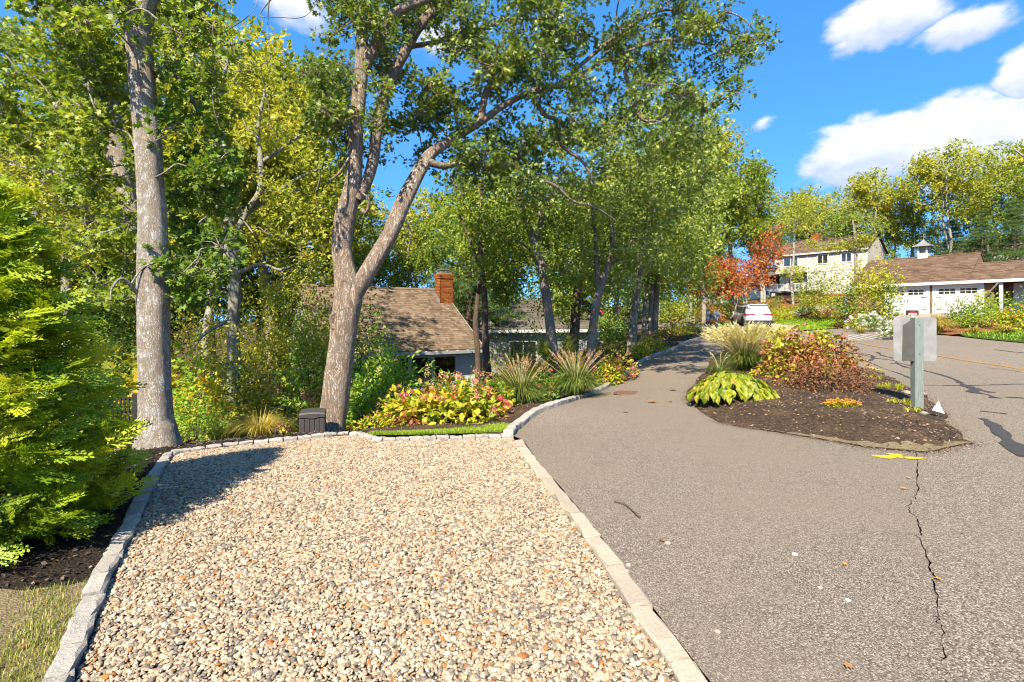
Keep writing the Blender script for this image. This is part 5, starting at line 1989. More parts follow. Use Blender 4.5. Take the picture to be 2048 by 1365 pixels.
# ------------------------------------------------------------------ signs, posts and small things
def road_sign():
    p = Gp(1834, 824)
    e = empty('road_sign', on(p[0], p[1], .12), 'back of a square metal sign on a pale green wooden post in the island bed', 'sign')
    Y = p[1]
    s = Y / F
    hp = (824 - 651) * s
    a = R(4)
    box('post', (-.068, .068), (-.05, .05), (-.3, hp), MATS['post_green'], e, .006)
    # rounded square plate on the far side of the post
    def plate(nm, x0, x1, z0, z1, y, rad, mat, cut=None):
        pts = []
        for cx, cz, a0 in ((x1 - rad, z1 - rad, 0), (x0 + rad, z1 - rad, 90), (x0 + rad, z0 + rad, 180), (x1 - rad, z0 + rad, 270)):
            for k in range(6):
                t = R(a0 + k * 18)
                pts.append((cx + rad * math.cos(t), cz + rad * math.sin(t)))
        n = len(pts)
        v = [(x, y, z) for x, z in pts] + [(x, y + .004, z) for x, z in pts]
        f = [[i, (i + 1) % n, n + (i + 1) % n, n + i] for i in range(n)]
        g = Geo().add(v, f)
        g.add(v, [list(range(n))[::-1], list(range(n, 2 * n))])
        return g.obj(nm, MATS[mat], e, (0, 0, 0))
    x0, x1 = (1793 - 1835) * s, (1880 - 1835) * s
    zt, zb = (824 - 650) * s, (824 - 738) * s
    plate('sign_plate', x0, x1, zb, zt, .056, .045, 'sign_alu')
    # second plate fixed to the post's side, running back toward the kerb line
    xa = -.070
    v = [(xa, -.04, zb), (xa, -.045, zt - .005), (xa - .115, .045, zt - .13), (xa - .125, .045, zb + .005)]
    g = Geo().add([(x, y, z) for x, y, z in v] + [(x - .003, y - .003, z) for x, y, z in v], [[0, 1, 2, 3], [7, 6, 5, 4], [0, 4, 5, 1], [1, 5, 6, 2], [2, 6, 7, 3], [3, 7, 4, 0]])
    g.obj('side_plate', MATS['sign_alu_shaded'], e, (0, 0, 0))
    for z in (zb + .12, zt - .12):
        g = Geo()
        th = np.linspace(0, 2 * math.pi, 9)[:-1]
        g.add([(.012 * math.cos(t), -.056, z + .012 * math.sin(t)) for t in th] + [(.012 * math.cos(t), -.045, z + .012 * math.sin(t)) for t in th], [[i, (i + 1) % 8, 8 + (i + 1) % 8, 8 + i] for i in range(8)])
        g.add([(.012 * math.cos(t), -.056, z + .012 * math.sin(t)) for t in th], [list(range(8))])
        g.obj('bolt', MATS['galvanised'], e, (0, 0, 0))


road_sign()


def marker_flag(px, py, size, label, lean=.3):
    p = Gp(px, py)
    e = empty('marker_flag', on(p[0], p[1], .08), label, 'flag')
    g = Geo()
    tube(g, [[0, 0, -.15], [0, 0, .02], [lean * size, 0, size * 1.1]], .0022, 5)
    g.obj('wire', MATS['galvanised'], e, (0, 0, 0))
    w = size
    v = [(.004, 0, size * 1.08), (-w * .42, .03, size * .25), (w * .05, -.02, size * .10), (w * .62, .015, -.01), (w * .22, .0, size * .55)]
    v2 = [(x, y + .002, z) for x, y, z in v]
    g = Geo().add(v, [[0, 1, 2], [0, 2, 4], [4, 2, 3]])
    g.add(v2, [[2, 1, 0], [4, 2, 0], [3, 2, 4]])
    g.obj('flag_sheet', MATS['flag_white'], e, (0, 0, 0))


marker_flag(1877, 838, .175, 'white marker flag on the mulch tip in front of the road sign')
marker_flag(1682, 717, .16, 'small white marker flag at the road edge behind the brown shrub')
marker_flag(1459, 669, .2, 'tiny white marker flag beside the diamond sign')


def diamond_sign():
    p = W(1434, 666, 24.5)
    e = empty('diamond_sign', (p[0], p[1], gz(p[0], p[1])), 'back of a grey diamond road sign on a thin metal post', 'sign')
    g = Geo()
    g.add(boxv(-.035, .035, -.02, .02, -.3, 1.18), BOXF)
    g.obj('post', MATS['galvanised'], e, (0, 0, 0))
    v = [(0, .03, 1.22), (-.235, .03, .98), (0, .03, .74), (.235, .03, .98)]
    g = Geo().add(v + [(x, y + .004, z) for x, y, z in v], [[0, 1, 2, 3], [7, 6, 5, 4], [0, 4, 5, 1], [1, 5, 6, 2], [2, 6, 7, 3], [3, 7, 4, 0]])
    g.obj('sign_plate', MATS['galvanised'], e, (0, 0, 0))


diamond_sign()


def mailbox():
    p = W(1416, 662, 28)
    e = empty('mailbox', (p[0], p[1], gz(p[0], p[1])), 'grey mailbox on a square pale post beside the diamond sign', 'mailbox')
    box('post', (-.07, .07), (-.07, .07), (-.2, 1.12), MATS['galvanised'], e, .01)
    box('post_cap', (-.09, .09), (-.09, .09), (1.12, 1.16), MATS['galvanised'], e)
    g = Geo()
    n = 9
    t = np.linspace(0, math.pi, n)
    v = [(x, .1 * math.cos(a), .86 + .1 * math.sin(a)) for x in (.06, .56) for a in t] + [(x, s * .1, .72) for x in (.06, .56) for s in (1, -1)]
    f = [[i, i + 1, n + i + 1, n + i] for i in range(n - 1)] + [[0, n, 2 * n + 2, 2 * n], [n - 1, 2 * n + 1, 2 * n + 3, 2 * n - 1], [2 * n, 2 * n + 2, 2 * n + 3, 2 * n + 1]]
    g.add(v, f)
    g.add(v, [list(range(n)) + [2 * n + 1, 2 * n], list(range(n, 2 * n))[::-1] + [2 * n + 2, 2 * n + 3]])
    g.obj('box', MATS['black_metal'], e, (0, 0, 0))
    box('arm', (.05, .5), (-.03, .03), (.66, .72), MATS['galvanised'], e)


mailbox()


def bollard(px, Y, h, label, mat='wood_grey', w=.12, lamp=False):
    x = (px - 1024) / F * Y
    e = empty('bollard', on(x, Y), label, 'post')
    box('post', (-w / 2, w / 2), (-w / 2, w / 2), (-.2, h), MATS[mat], e, .012)
    if lamp:
        box('lamp_head', (-w, w), (-w, w), (h, h + .17), MATS['black_metal'], e, .02)
    else:
        box('post_cap', (-w * .62, w * .62), (-w * .62, w * .62), (h, h + .04), MATS[mat], e)


bollard(1377, 26, .55, 'short green-grey wooden post standing in the mulch by the kerb', 'post_green')
bollard(1346, 26.5, .4, 'squat dark path lamp on a stub among the low shrubs', 'wood_grey', .13, True)


def white_post():
    p = W(1692, 640, 33)
    e = empty('lamp_post', (p[0], p[1], gz(p[0], p[1])), 'white square post standing before the broad dogwood across the road', 'post')
    h = 1.5 + (640 - 598) / F * 33 - gz(p[0], p[1])
    box('post', (-.1, .1), (-.1, .1), (-.2, h), MATS['white_trim'], e, .01)
    box('post_cap', (-.14, .14), (-.14, .14), (h, h + .06), MATS['white_trim'], e)
    g = Geo().add([(-.11, -.11, h + .06), (.11, -.11, h + .06), (.11, .11, h + .06), (-.11, .11, h + .06), (0, 0, h + .2)], [[0, 1, 4], [1, 2, 4], [2, 3, 4], [3, 0, 4]])
    g.obj('finial', MATS['white_trim'], e, (0, 0, 0))


white_post()


def house_sign():
    p = W(1825, 655, 25.5)
    e = empty('yard_sign', (p[0], p[1], gz(p[0], p[1])), 'small dark yard sign with red print on a white stake', 'sign')
    zz = gz(p[0], p[1])
    zt = 1.5 + (640 - 621) / F * 25.5 - zz
    zb = 1.5 + (640 - 631) / F * 25.5 - zz
    box('stake', (-.06, .06), (0, .05), (-.2, zb), MATS['white_trim'], e)
    box('board', (-.30, .30), (-.01, .04), (zb, zt), MATS['sign_black'], e)
    Geo().add([(-.2 + .4 * t, -.014, zb + (zt - zb) * (.58 + .22 * math.sin(t * 3.1))) for t in np.linspace(0, 1, 9)] + [(.2 - .4 * t, -.014, zb + (zt - zb) * .45) for t in np.linspace(0, 1, 9)], [list(range(17, -1, -1))]).obj('print', MATS['sign_red'], e, (0, 0, 0))
    Geo().add([(-.22, -.014, zb + .04), (.22, -.014, zb + .04), (.22, -.014, zb + .085), (-.22, -.014, zb + .085)], [[0, 1, 2, 3]]).obj('print', MATS['flag_white'], e, (0, 0, 0))


house_sign()


def deck_box():
    p = W(610, 878, 7.05)
    z = -.235
    e = empty('storage_box', (p[0], p[1] + .28, z), 'dark grey plank-sided resin storage box with lid beside the oak', 'storage box', rz=R(16))
    w, dp, h = .32, .25, .42
    box('body', (-w / 2 + .008, w / 2 - .008), (-dp / 2 + .008, dp / 2 - .008), (-.1, h - .06), MATS['resin_grey'], e)
    n = 5
    for i in range(n):
        a = -w / 2 + i * w / n
        box('plank', (a + .003, a + w / n - .003), (-dp / 2 - .004, -dp / 2 + .02), (-.1, h - .075), MATS['resin_grey'], e, .003)
        box('plank', (a + .003, a + w / n - .003), (dp / 2 - .02, dp / 2 + .004), (-.1, h - .075), MATS['resin_grey'], e, .003)
    for i in range(4):
        a = -dp / 2 + .004 + i * (dp - .008) / 4
        for s in (-1, 1):
            box('plank', (s * w / 2 - .012, s * w / 2 + .012), (a + .003, a + (dp - .008) / 4 - .003), (-.1, h - .075), MATS['resin_grey'], e, .003)
    # lid, slightly crowned, with a lip dipping at the middle
    g = Geo()
    xs_ = np.linspace(-w / 2 - .012, w / 2 + .012, 9)
    v, f = [], []
    for x in xs_:
        t = x / (w / 2)
        top = h + .012 * (1 - t * t)
        lip = h - .058 - (.014 if abs(t) < .45 else 0)
        for y, z_ in ((-dp / 2 - .016, lip), (-dp / 2 - .016, top - .02), (-dp / 2, top), (dp / 2, top + .02), (dp / 2 + .016, top), (dp / 2 + .016, h - .058)):
            v.append((x, y, z_))
    for i in range(8):
        for j in range(5):
            f.append([i * 6 + j, (i + 1) * 6 + j, (i + 1) * 6 + j + 1, i * 6 + j + 1])
    g.add(v, f)
    g.add(v, [list(range(6)), list(range(48, 54))[::-1]])
    li = g.obj('lid', MATS['resin_grey'], e, (0, 0, 0))
    th = np.linspace(0, 2 * math.pi, 13)[:-1]
    Geo().add([(.085 + .008 * math.cos(t), -dp / 2 - .0185, h - .03 + .008 * math.sin(t)) for t in th], [list(range(12))]).obj('lock_hole', MATS['dark_void'], li, (0, 0, 0))


deck_box()


def fence():
    a, b = W(150, 800, 8.3), W(276, 795, 8.5)
    d = (b - a)[:2]
    ln = float(np.linalg.norm(d))
    zg = gz(b[0], b[1])
    e = frame('picket_fence', (a[0], a[1], zg - .05), d, 'black picket fence panel behind the left trunk', 'fence')
    h = b[2] - zg + .05
    for x in (0.0, ln - .09):
        box('post', (x, x + .09), (-.01, .08), (-.3, h + .06), MATS['fence_black'], e, .006)
    for z in (.18, h - .28, h - .05):
        box('rail', (.09, ln - .09), (.035, .07), (z, z + .05), MATS['fence_black'], e)
    n = int((ln - .18) / .058)
    for i in range(n):
        x = .10 + i * (ln - .2) / n
        box('picket', (x, x + .024), (.01, .033), (.08, h - .02), MATS['fence_black'], e)


fence()


def patio_bits():
    p = W(505, 770, 15)
    e = empty('stone_wall', (p[0], p[1], gz(p[0], p[1])), 'pale stone garden wall glimpsed through the shrubs behind the grass tufts', 'wall')
    top = 1.5 - (748 - HOR) / F * 15 - gz(p[0], p[1])
    for i in range(5):
        for j in range(4):
            x = -1.2 + i * .5 + (j % 2) * .2
            box('stone', (x, x + .48), (random.uniform(-.02, .02), .35), (top * j / 4 + .005, top * (j + 1) / 4), MATS['concrete_pale'], e, .02)
    box('coping', (-1.3, 1.6), (-.05, .42), (top, top + .07), MATS['concrete_pale'], e, .01)


patio_bits()


# --- markings and cracks on the road
def ribbon(line, w, dz, mat, parent, name, wj=0.0, step=.25):
    p = smooth_line(line, step)
    t = np.gradient(p, axis=0)
    t = t / (np.linalg.norm(t, axis=1)[:, None] + 1e-9)
    n = np.column_stack([-t[:, 1], t[:, 0]])
    ww = w * (1 + wj * RNG.normal(0, 1, len(p)))[:, None] / 2
    ww = np.maximum(ww, w * .1)
    a, b = p + n * ww, p - n * ww
    v = np.vstack([np.column_stack([a, gz(a[:, 0], a[:, 1]) + dz]), np.column_stack([b, gz(b[:, 0], b[:, 1]) + dz])])
    m = len(p)
    f = [[i, m + i, m + i + 1, i + 1] for i in range(m - 1)]
    g = Geo().add(v, f, None, True)
    return g.obj(name, MATS[mat], parent, (0, 0, 0))


YL = np.vstack([[[12.6, 2.0], [13.4, 9.0]], Gl((2048, 740), (1950, 725), (1860, 710), (1760, 695), (1700, 685), (1640, 676)), [[16.6, 31.5]]])
ribbon(YL, .12, .012, 'yellow_paint', ROAD, 'centre_line')
for ln_, w_ in (([(1640, 690), (1662, 700), (1690, 705), (1730, 711), (1745, 716), (1790, 722)], .07), ([(1690, 703), (1700, 706), (1735, 709), (1748, 715), (1740, 722)], .08),
                ([(1755, 705), (1765, 712), (1790, 718), (1795, 728), (1822, 738), (1850, 742)], .09), ([(1845, 741), (1880, 750), (1910, 760), (1930, 772), (1960, 781), (1985, 786)], .09),
                ([(1930, 772), (1950, 779), (1945, 785), (1975, 790), (1990, 797)], .13), ([(1848, 771), (1900, 772), (1970, 771), (2048, 769), (2150, 768)], .05),
                ([(1962, 1015), (1998, 1050), (2040, 1090), (2070, 1150)], .13), ([(1965, 838), (1985, 850), (2003, 868), (2048, 915)], .14), ([(2010, 795), (2048, 797), (2100, 801)], .06),
                ([(1960, 823), (1990, 826), (2015, 829)], .04), ([(1700, 690), (1716, 697), (1712, 703)], .06), ([(1990, 700), (2030, 705), (2048, 706)], .07), ([(1780, 728), (1800, 727), (1830, 735)], .06),
                ([(1650, 695), (1680, 712), (1730, 722), (1790, 745), (1826, 760)], .05), ([(1970, 736), (2000, 739), (2040, 744)], .05)):
    if ln_[0][1] > 1000:
        continue
    ribbon(Gl(*ln_), w_, .008, 'tar', ROAD, 'crack_seal', .45, .18)
ribbon(Gl((1738, 735), (1752, 740), (1766, 743)), .12, .016, 'yellow_spray', ROAD, 'paint_mark', .3, .2)


def lettering():
    """long white road lettering seen end-on: each stroke a painted bar"""
    base = Gp(1705, 676)
    t = np.array([.12, 1.0])
    t /= np.linalg.norm(t)
    n = np.array([t[1], -t[0]])
    strokes = []
    for i in range(4):
        x0 = -1.1 + i * .62
        strokes += [((x0, -.9), (x0 + .1, .9)), ((x0 + .32, -.9), (x0 + .42, .9))]
        strokes += [((x0, -.9 + .6 * (i % 3)), (x0 + .4, -.72 + .6 * (i % 3))), ((x0 + .05, .7), (x0 + .4, .9))]
    for (a, b) in strokes:
        c = [base + n * x + t * y for x, y in ((a[0], a[1]), (b[0], a[1]), (b[0], b[1]), (a[0], b[1]))]
        v = [(q[0], q[1], gz(q[0], q[1]) + .014) for q in c]
        o = Geo().add(v, [[0, 1, 2, 3]]).obj('white_lettering', MATS['white_marking'], ROAD, (0, 0, 0))
        if o.data.polygons[0].normal.z < 0:
            o.data.flip_normals()


lettering()
for i, (x, y) in enumerate(((1345, 648.5), (1362, 648), (1387, 646.8), (1410, 646.5))):
    q = Gp(x, y)
    ribbon([q, q + [.5, .7], q + [1.0, 1.5]], .45, .014, 'white_marking', ROAD, 'crossing_bar', 0, .4)

# yellow utility spray mark on the drive
_m = Gp(1795, 914)
for (cx, cy, rx, ry, ph) in ((-.14, -.01, .12, .07, .2), (.02, .06, .075, .06, 1.4), (.12, -.07, .11, .05, 2.2), (0, 0, .06, .06, 0)):
    th = np.linspace(0, 2 * math.pi, 25)[:-1]
    rr = 1 + .16 * np.sin(3 * th + ph) + .10 * np.sin(7 * th + ph * 2) + RNG.normal(0, .05, 24)
    v = [(_m[0] + cx + rx * rr[k] * math.cos(t), _m[1] + cy + ry * rr[k] * math.sin(t), 0) for k, t in enumerate(th)]
    v = [(x, y, gz(x, y) + .005 + .001 * ph) for x, y, z in v]
    Geo().add(v, [list(range(24))]).obj('paint_mark', MATS['yellow_spray'], DRIVE, (0, 0, 0))
# iron cover in the drive
_m = Gp(1256, 787)
th = np.linspace(0, 2 * math.pi, 29)[:-1]
g = Geo().add([(_m[0] + r_ * math.cos(t), _m[1] + r_ * math.sin(t), gz(_m[0], _m[1]) + z) for r_, z in ((.30, .0), (.285, .018), (.25, .018), (.24, .012)) for t in th],
              [[i * 28 + j, i * 28 + (j + 1) % 28, (i + 1) * 28 + (j + 1) % 28, (i + 1) * 28 + j] for i in range(3) for j in range(28)])
g.add([(_m[0] + .24 * math.cos(t), _m[1] + .24 * math.sin(t), gz(_m[0], _m[1]) + .012) for t in th], [list(range(28))])
tag(g.obj('manhole_cover', MATS['iron_rust']), 'round rusty iron cover set in the asphalt drive', 'cover')


# fallen stick, leaves and stones
def stick():
    pts = Gl((1228, 1006), (1248, 1013), (1262, 1022), (1272, 1033), (1280, 1038))
    g = Geo()
    c = catmull([(p[0], p[1], gz(p[0], p[1]) + .012 + .01 * (i % 2)) for i, p in enumerate(pts)], 5)
    tube(g, c, np.linspace(.005, .009, len(c)), 6, .15)
    tag(g.obj('fallen_stick', MATS['twig']), 'thin curved twig lying on the asphalt beside the sandy band', 'stick')


stick()


def dead_leaf(p, s, label, rot, mat='leaf_dead', dz=.012, T=None):
    g = Geo()
    r = np.random.default_rng(int(abs(p[0] * 1000) + p[1] * 77) % 99999)
    scatter(g, T or T_OAK, np.array([[p[0], p[1], gz(p[0], p[1]) + dz]]), np.array([[math.cos(rot), math.sin(rot), .15]]), np.array([[r.normal() * .3, r.normal() * .3, 1.0]]), s, [0.5])
    tag(g.obj('fallen_leaf', MATS[mat]), label, 'leaf', 'fallen leaves')


for q, (px, py, s, lab) in enumerate(((1293, 806, .2, 'pale fallen oak leaf in the middle of the drive past the kerb bend'), (1352, 783, .26, 'pinkish fallen leaf on the drive beside the hosta'), (1345, 804, .13, 'small tan fallen leaf on the drive left of the hosta'),
                                      (1244, 825, .12, 'greenish fallen leaf on the drive below the tree shadow'), (1820, 960, .05, 'orange fallen leaf at the top of the asphalt crack'), (1814, 980, .06, 'pair-end orange leaf scrap just left of the asphalt crack'),
                                      (1866, 1158, .05, 'orange fallen leaf lodged halfway down the asphalt crack'), (1688, 1134, .04, 'lone orange leaf scrap in the middle of the near asphalt'), (1710, 1342, .05, 'brown curled leaf at the bottom of the near asphalt'),
                                      (1922, 1067, .04, 'tan leaf scrap on the coarse asphalt right of the crack'), (1278, 930, .05, 'yellow leaf scrap on the drive near its sandy edge'), (1330, 1088, .06, 'tan leaf scrap on the drive below the stick'),
                                      (275, 992, .09, 'rust-red fallen leaf on the dark bed under the arborvitae'), (63, 1292, .05, 'red-brown fallen leaf on the worn grass corner'), (32, 1308, .06, 'brown fallen leaf lowest on the worn grass corner'),
                                      (8, 1340, .1, 'orange fallen leaf at the photo corner on the worn grass'), (1380, 852, .07, 'olive fallen leaf on the drive beside the island tip'))):
    dead_leaf(Gp(px, py), s, lab, q * 1.9, 'leaf_dead' if q not in (4, 5, 6, 7) else 'petal_orange')


def pebble(name, p, s, label, mat='granite_sandy', cat='stone', flat=.5, group=None, dz=0.0, seed=1):
    r = np.random.default_rng(seed)
    bm = bmesh.new()
    bmesh.ops.create_icosphere(bm, subdivisions=2, radius=1.0)
    ax = r.uniform(.75, 1.3, 3)
    k = r.normal(size=(5, 3))
    for v in bm.verts:
        c = np.array(v.co)
        f = 1 + .13 * sum(math.sin(float(c @ q) * 2 + i) for i, q in enumerate(k)) / 1.6
        v.co = Vector((c[0] * s * ax[0] * f, c[1] * s * ax[1] * f, c[2] * s * flat * f))
    me = bpy.data.meshes.new(name)
    bm.to_mesh(me)
    bm.free()
    for q in me.polygons:
        q.use_smooth = s < .1
    me.materials.append(MATS[mat])
    o = link(bpy.data.objects.new(name, me))
    o.location = (p[0], p[1], gz(p[0], p[1]) + s * flat * .35 + dz)
    o.rotation_euler = (0, 0, r.uniform(0, 6))
    return tag(o, label, cat, group)


for q, (px, py, s, lab) in enumerate(((1257, 1131, .014, 'white pebble strayed onto the asphalt by the sandy band'), (1252, 1143, .013, 'lower white pebble strayed onto the asphalt by the sandy band'), (1590, 1110, .018, 'white stone chip in the middle of the near asphalt'),
                                      (1696, 1202, .016, 'pale stone chip on the near asphalt below the orange leaf'), (1335, 1087, .02, 'flat pinkish stone on the drive below the stick'), (1640, 1176, .013, 'small white chip on the near asphalt left of the pale chip'),
                                      (1436, 1265, .015, 'white chip at the bottom of the drive near the band'))):
    pebble('loose_stone', Gp(px, py), s, lab, 'flag_white' if q < 4 else 'granite_sandy', seed=q)
for q, (px, py, s, lab) in enumerate(((1846, 836, .07, 'pale angular rock at the foot of the sign post'), (1776, 836, .055, 'grey slate shard lying on the mulch left of the post'), (1815, 793, .09, 'flat grey shard on the mulch behind the post'),
                                      (1847, 795, .06, 'small rock at the road edge behind the post'))):
    pebble('rock', Gp(px, py), s, lab, 'boulder', 'rock', .4, dz=.06, seed=q + 30)
for q, (px, py, s) in enumerate(((1545, 628, .6), (1566, 630, .7), (1590, 629, .55), (1612, 631, .75), (1634, 630, .6), (1655, 631, .5), (1676, 629, .6), (1384, 632, .7), (1372, 634, .5))):
    where = ('leftmost boulder of the row above the lawn', 'second boulder of the row, a wide pale one', 'third boulder of the row, behind the yellow shrub', 'largest rounded boulder in the row above the lawn', 'fifth boulder of the row beside the thin tree',
             'sixth boulder of the row, small and pale', 'last boulder of the row next to the broad dogwood', 'grey boulder at the foot of the wooded bend', 'smaller grey boulder at the wooded bend')[q]
    Y = 44 if q < 7 else 42
    pebble('boulder', ((px - 1024) / F * Y, Y), s, where, 'boulder', 'boulder', .62, 'boulders along the slope', seed=q + 60)

# ------------------------------------------------------------------ the two big trees on the left
Y1 = 6.6
tree('grey_trunk_tree', 'tall straight grey-barked tree with flared base beside the arborvitae',
     [[(315, 893, Y1, 100), (314, 868, Y1, 74), (312, 840, Y1, 62), (310, 780, Y1, 58), (308, 700, Y1, 56), (307, 610, Y1, 57), (306, 520, Y1, 53), (305, 440, Y1, 49), (300, 360, Y1, 46), (296, 280, Y1, 47),
       (288, 200, Y1, 45), (281, 120, Y1, 46), (276, 60, Y1, 48), (284, 0, Y1, 52), (292, -100, Y1, 42), (285, -260, Y1 - .2, 34)],
      [(280, 40, Y1, 32), (250, -10, 6.4, 26), (190, -60, 6.1, 18), (120, -90, 5.9, 12)],
      [(283, 20, Y1, 34), (310, -20, 6.7, 30), (350, -70, 6.9, 22), (430, -120, 7.1, 12)],
      [(303, 150, Y1, 20), (330, 130, 6.9, 15), (370, 175, 7.2, 9), (400, 230, 7.4, 6)],
      [(300, 620, Y1, 8), (250, 560, 6.3, 6), (225, 575, 6.2, 4), (222, 600, 6.2, 3)]],
     [dict(poly=[(40, -140), (470, -140), (450, 20), (400, 105), (340, 95), (300, 70), (235, 115), (190, 70), (130, 70), (60, 50)], n=46, y=(5.8, 8.2), rad=.33, m=20, k=7, size=.085, T=T_MAPLE, mat='leaf_maple', gaps=[(520, 0, 90, 60)], twigs=True),
      dict(poly=[(335, 110), (400, 100), (455, 190), (470, 330), (460, 480), (440, 570), (345, 610), (335, 420), (330, 250)], n=52, y=(6.4, 8.4), rad=.30, m=20, k=7, size=.08, T=T_MAPLE, mat='leaf_green', gaps=[(375, 205, 26, 30), (395, 290, 20, 24), (345, 345, 14, 40)], twigs=True),
      dict(poly=[(110, 60), (240, 110), (265, 220), (285, 380), (280, 640), (190, 600), (165, 430), (110, 300), (60, 130)], n=52, y=(6.5, 8.6), rad=.30, m=20, k=7, size=.08, T=T_MAPLE, mat='leaf_maple', gaps=[(60, 200, 50, 20), (185, 330, 20, 15)], twigs=True)],
     'bark_maple', seed=11, sides=28, rough=.035, per=12)

tree('leaning_tree', 'grey forked trunk leaning left behind the tall straight tree',
     [[(304, 640, 9.2, 22), (296, 560, 9.1, 24), (275, 470, 9.0, 28), (255, 400, 9, 32), (240, 330, 9, 38), (224, 270, 9, 42), (210, 215, 9, 46), (190, 175, 9, 34), (170, 145, 8.9, 30), (152, 108, 8.8, 22), (140, 40, 8.6, 14)],
      [(222, 235, 9, 30), (238, 190, 9.1, 24), (262, 172, 9.3, 18), (300, 150, 9.5, 12)],
      [(196, 180, 9, 16), (195, 110, 9, 10), (200, 60, 8.8, 7), (190, 0, 8.6, 6)],
      [(240, 330, 9, 12), (180, 360, 9.5, 9), (110, 345, 10, 6), (20, 330, 10.3, 4)]],
     [dict(poly=[(-60, 60), (80, 20), (190, 20), (240, 120), (190, 260), (150, 330), (60, 300), (-40, 220)], n=62, y=(8.2, 10.8), rad=.38, m=18, k=7, size=.095, T=T_MAPLE, mat='leaf_maple', gaps=[(25, 40, 40, 30), (55, 215, 42, 22), (150, 215, 25, 20)], twigs=True),
      dict(poly=[(-60, 260), (60, 310), (200, 400), (240, 560), (60, 520), (-60, 470)], n=50, y=(9, 12), rad=.42, m=18, k=7, size=.10, T=T_LEAF, mat='leaf_yellowgreen', gaps=[(140, 360, 34, 18), (70, 385, 34, 16), (40, 290, 40, 20), (100, 480, 26, 30)], twigs=True)],
     'bark_maple', seed=12, sides=20, rough=.05, base=(W(304, 640, 9.2)[0], 9.2, gz(W(304, 640, 9.2)[0], 9.2)))

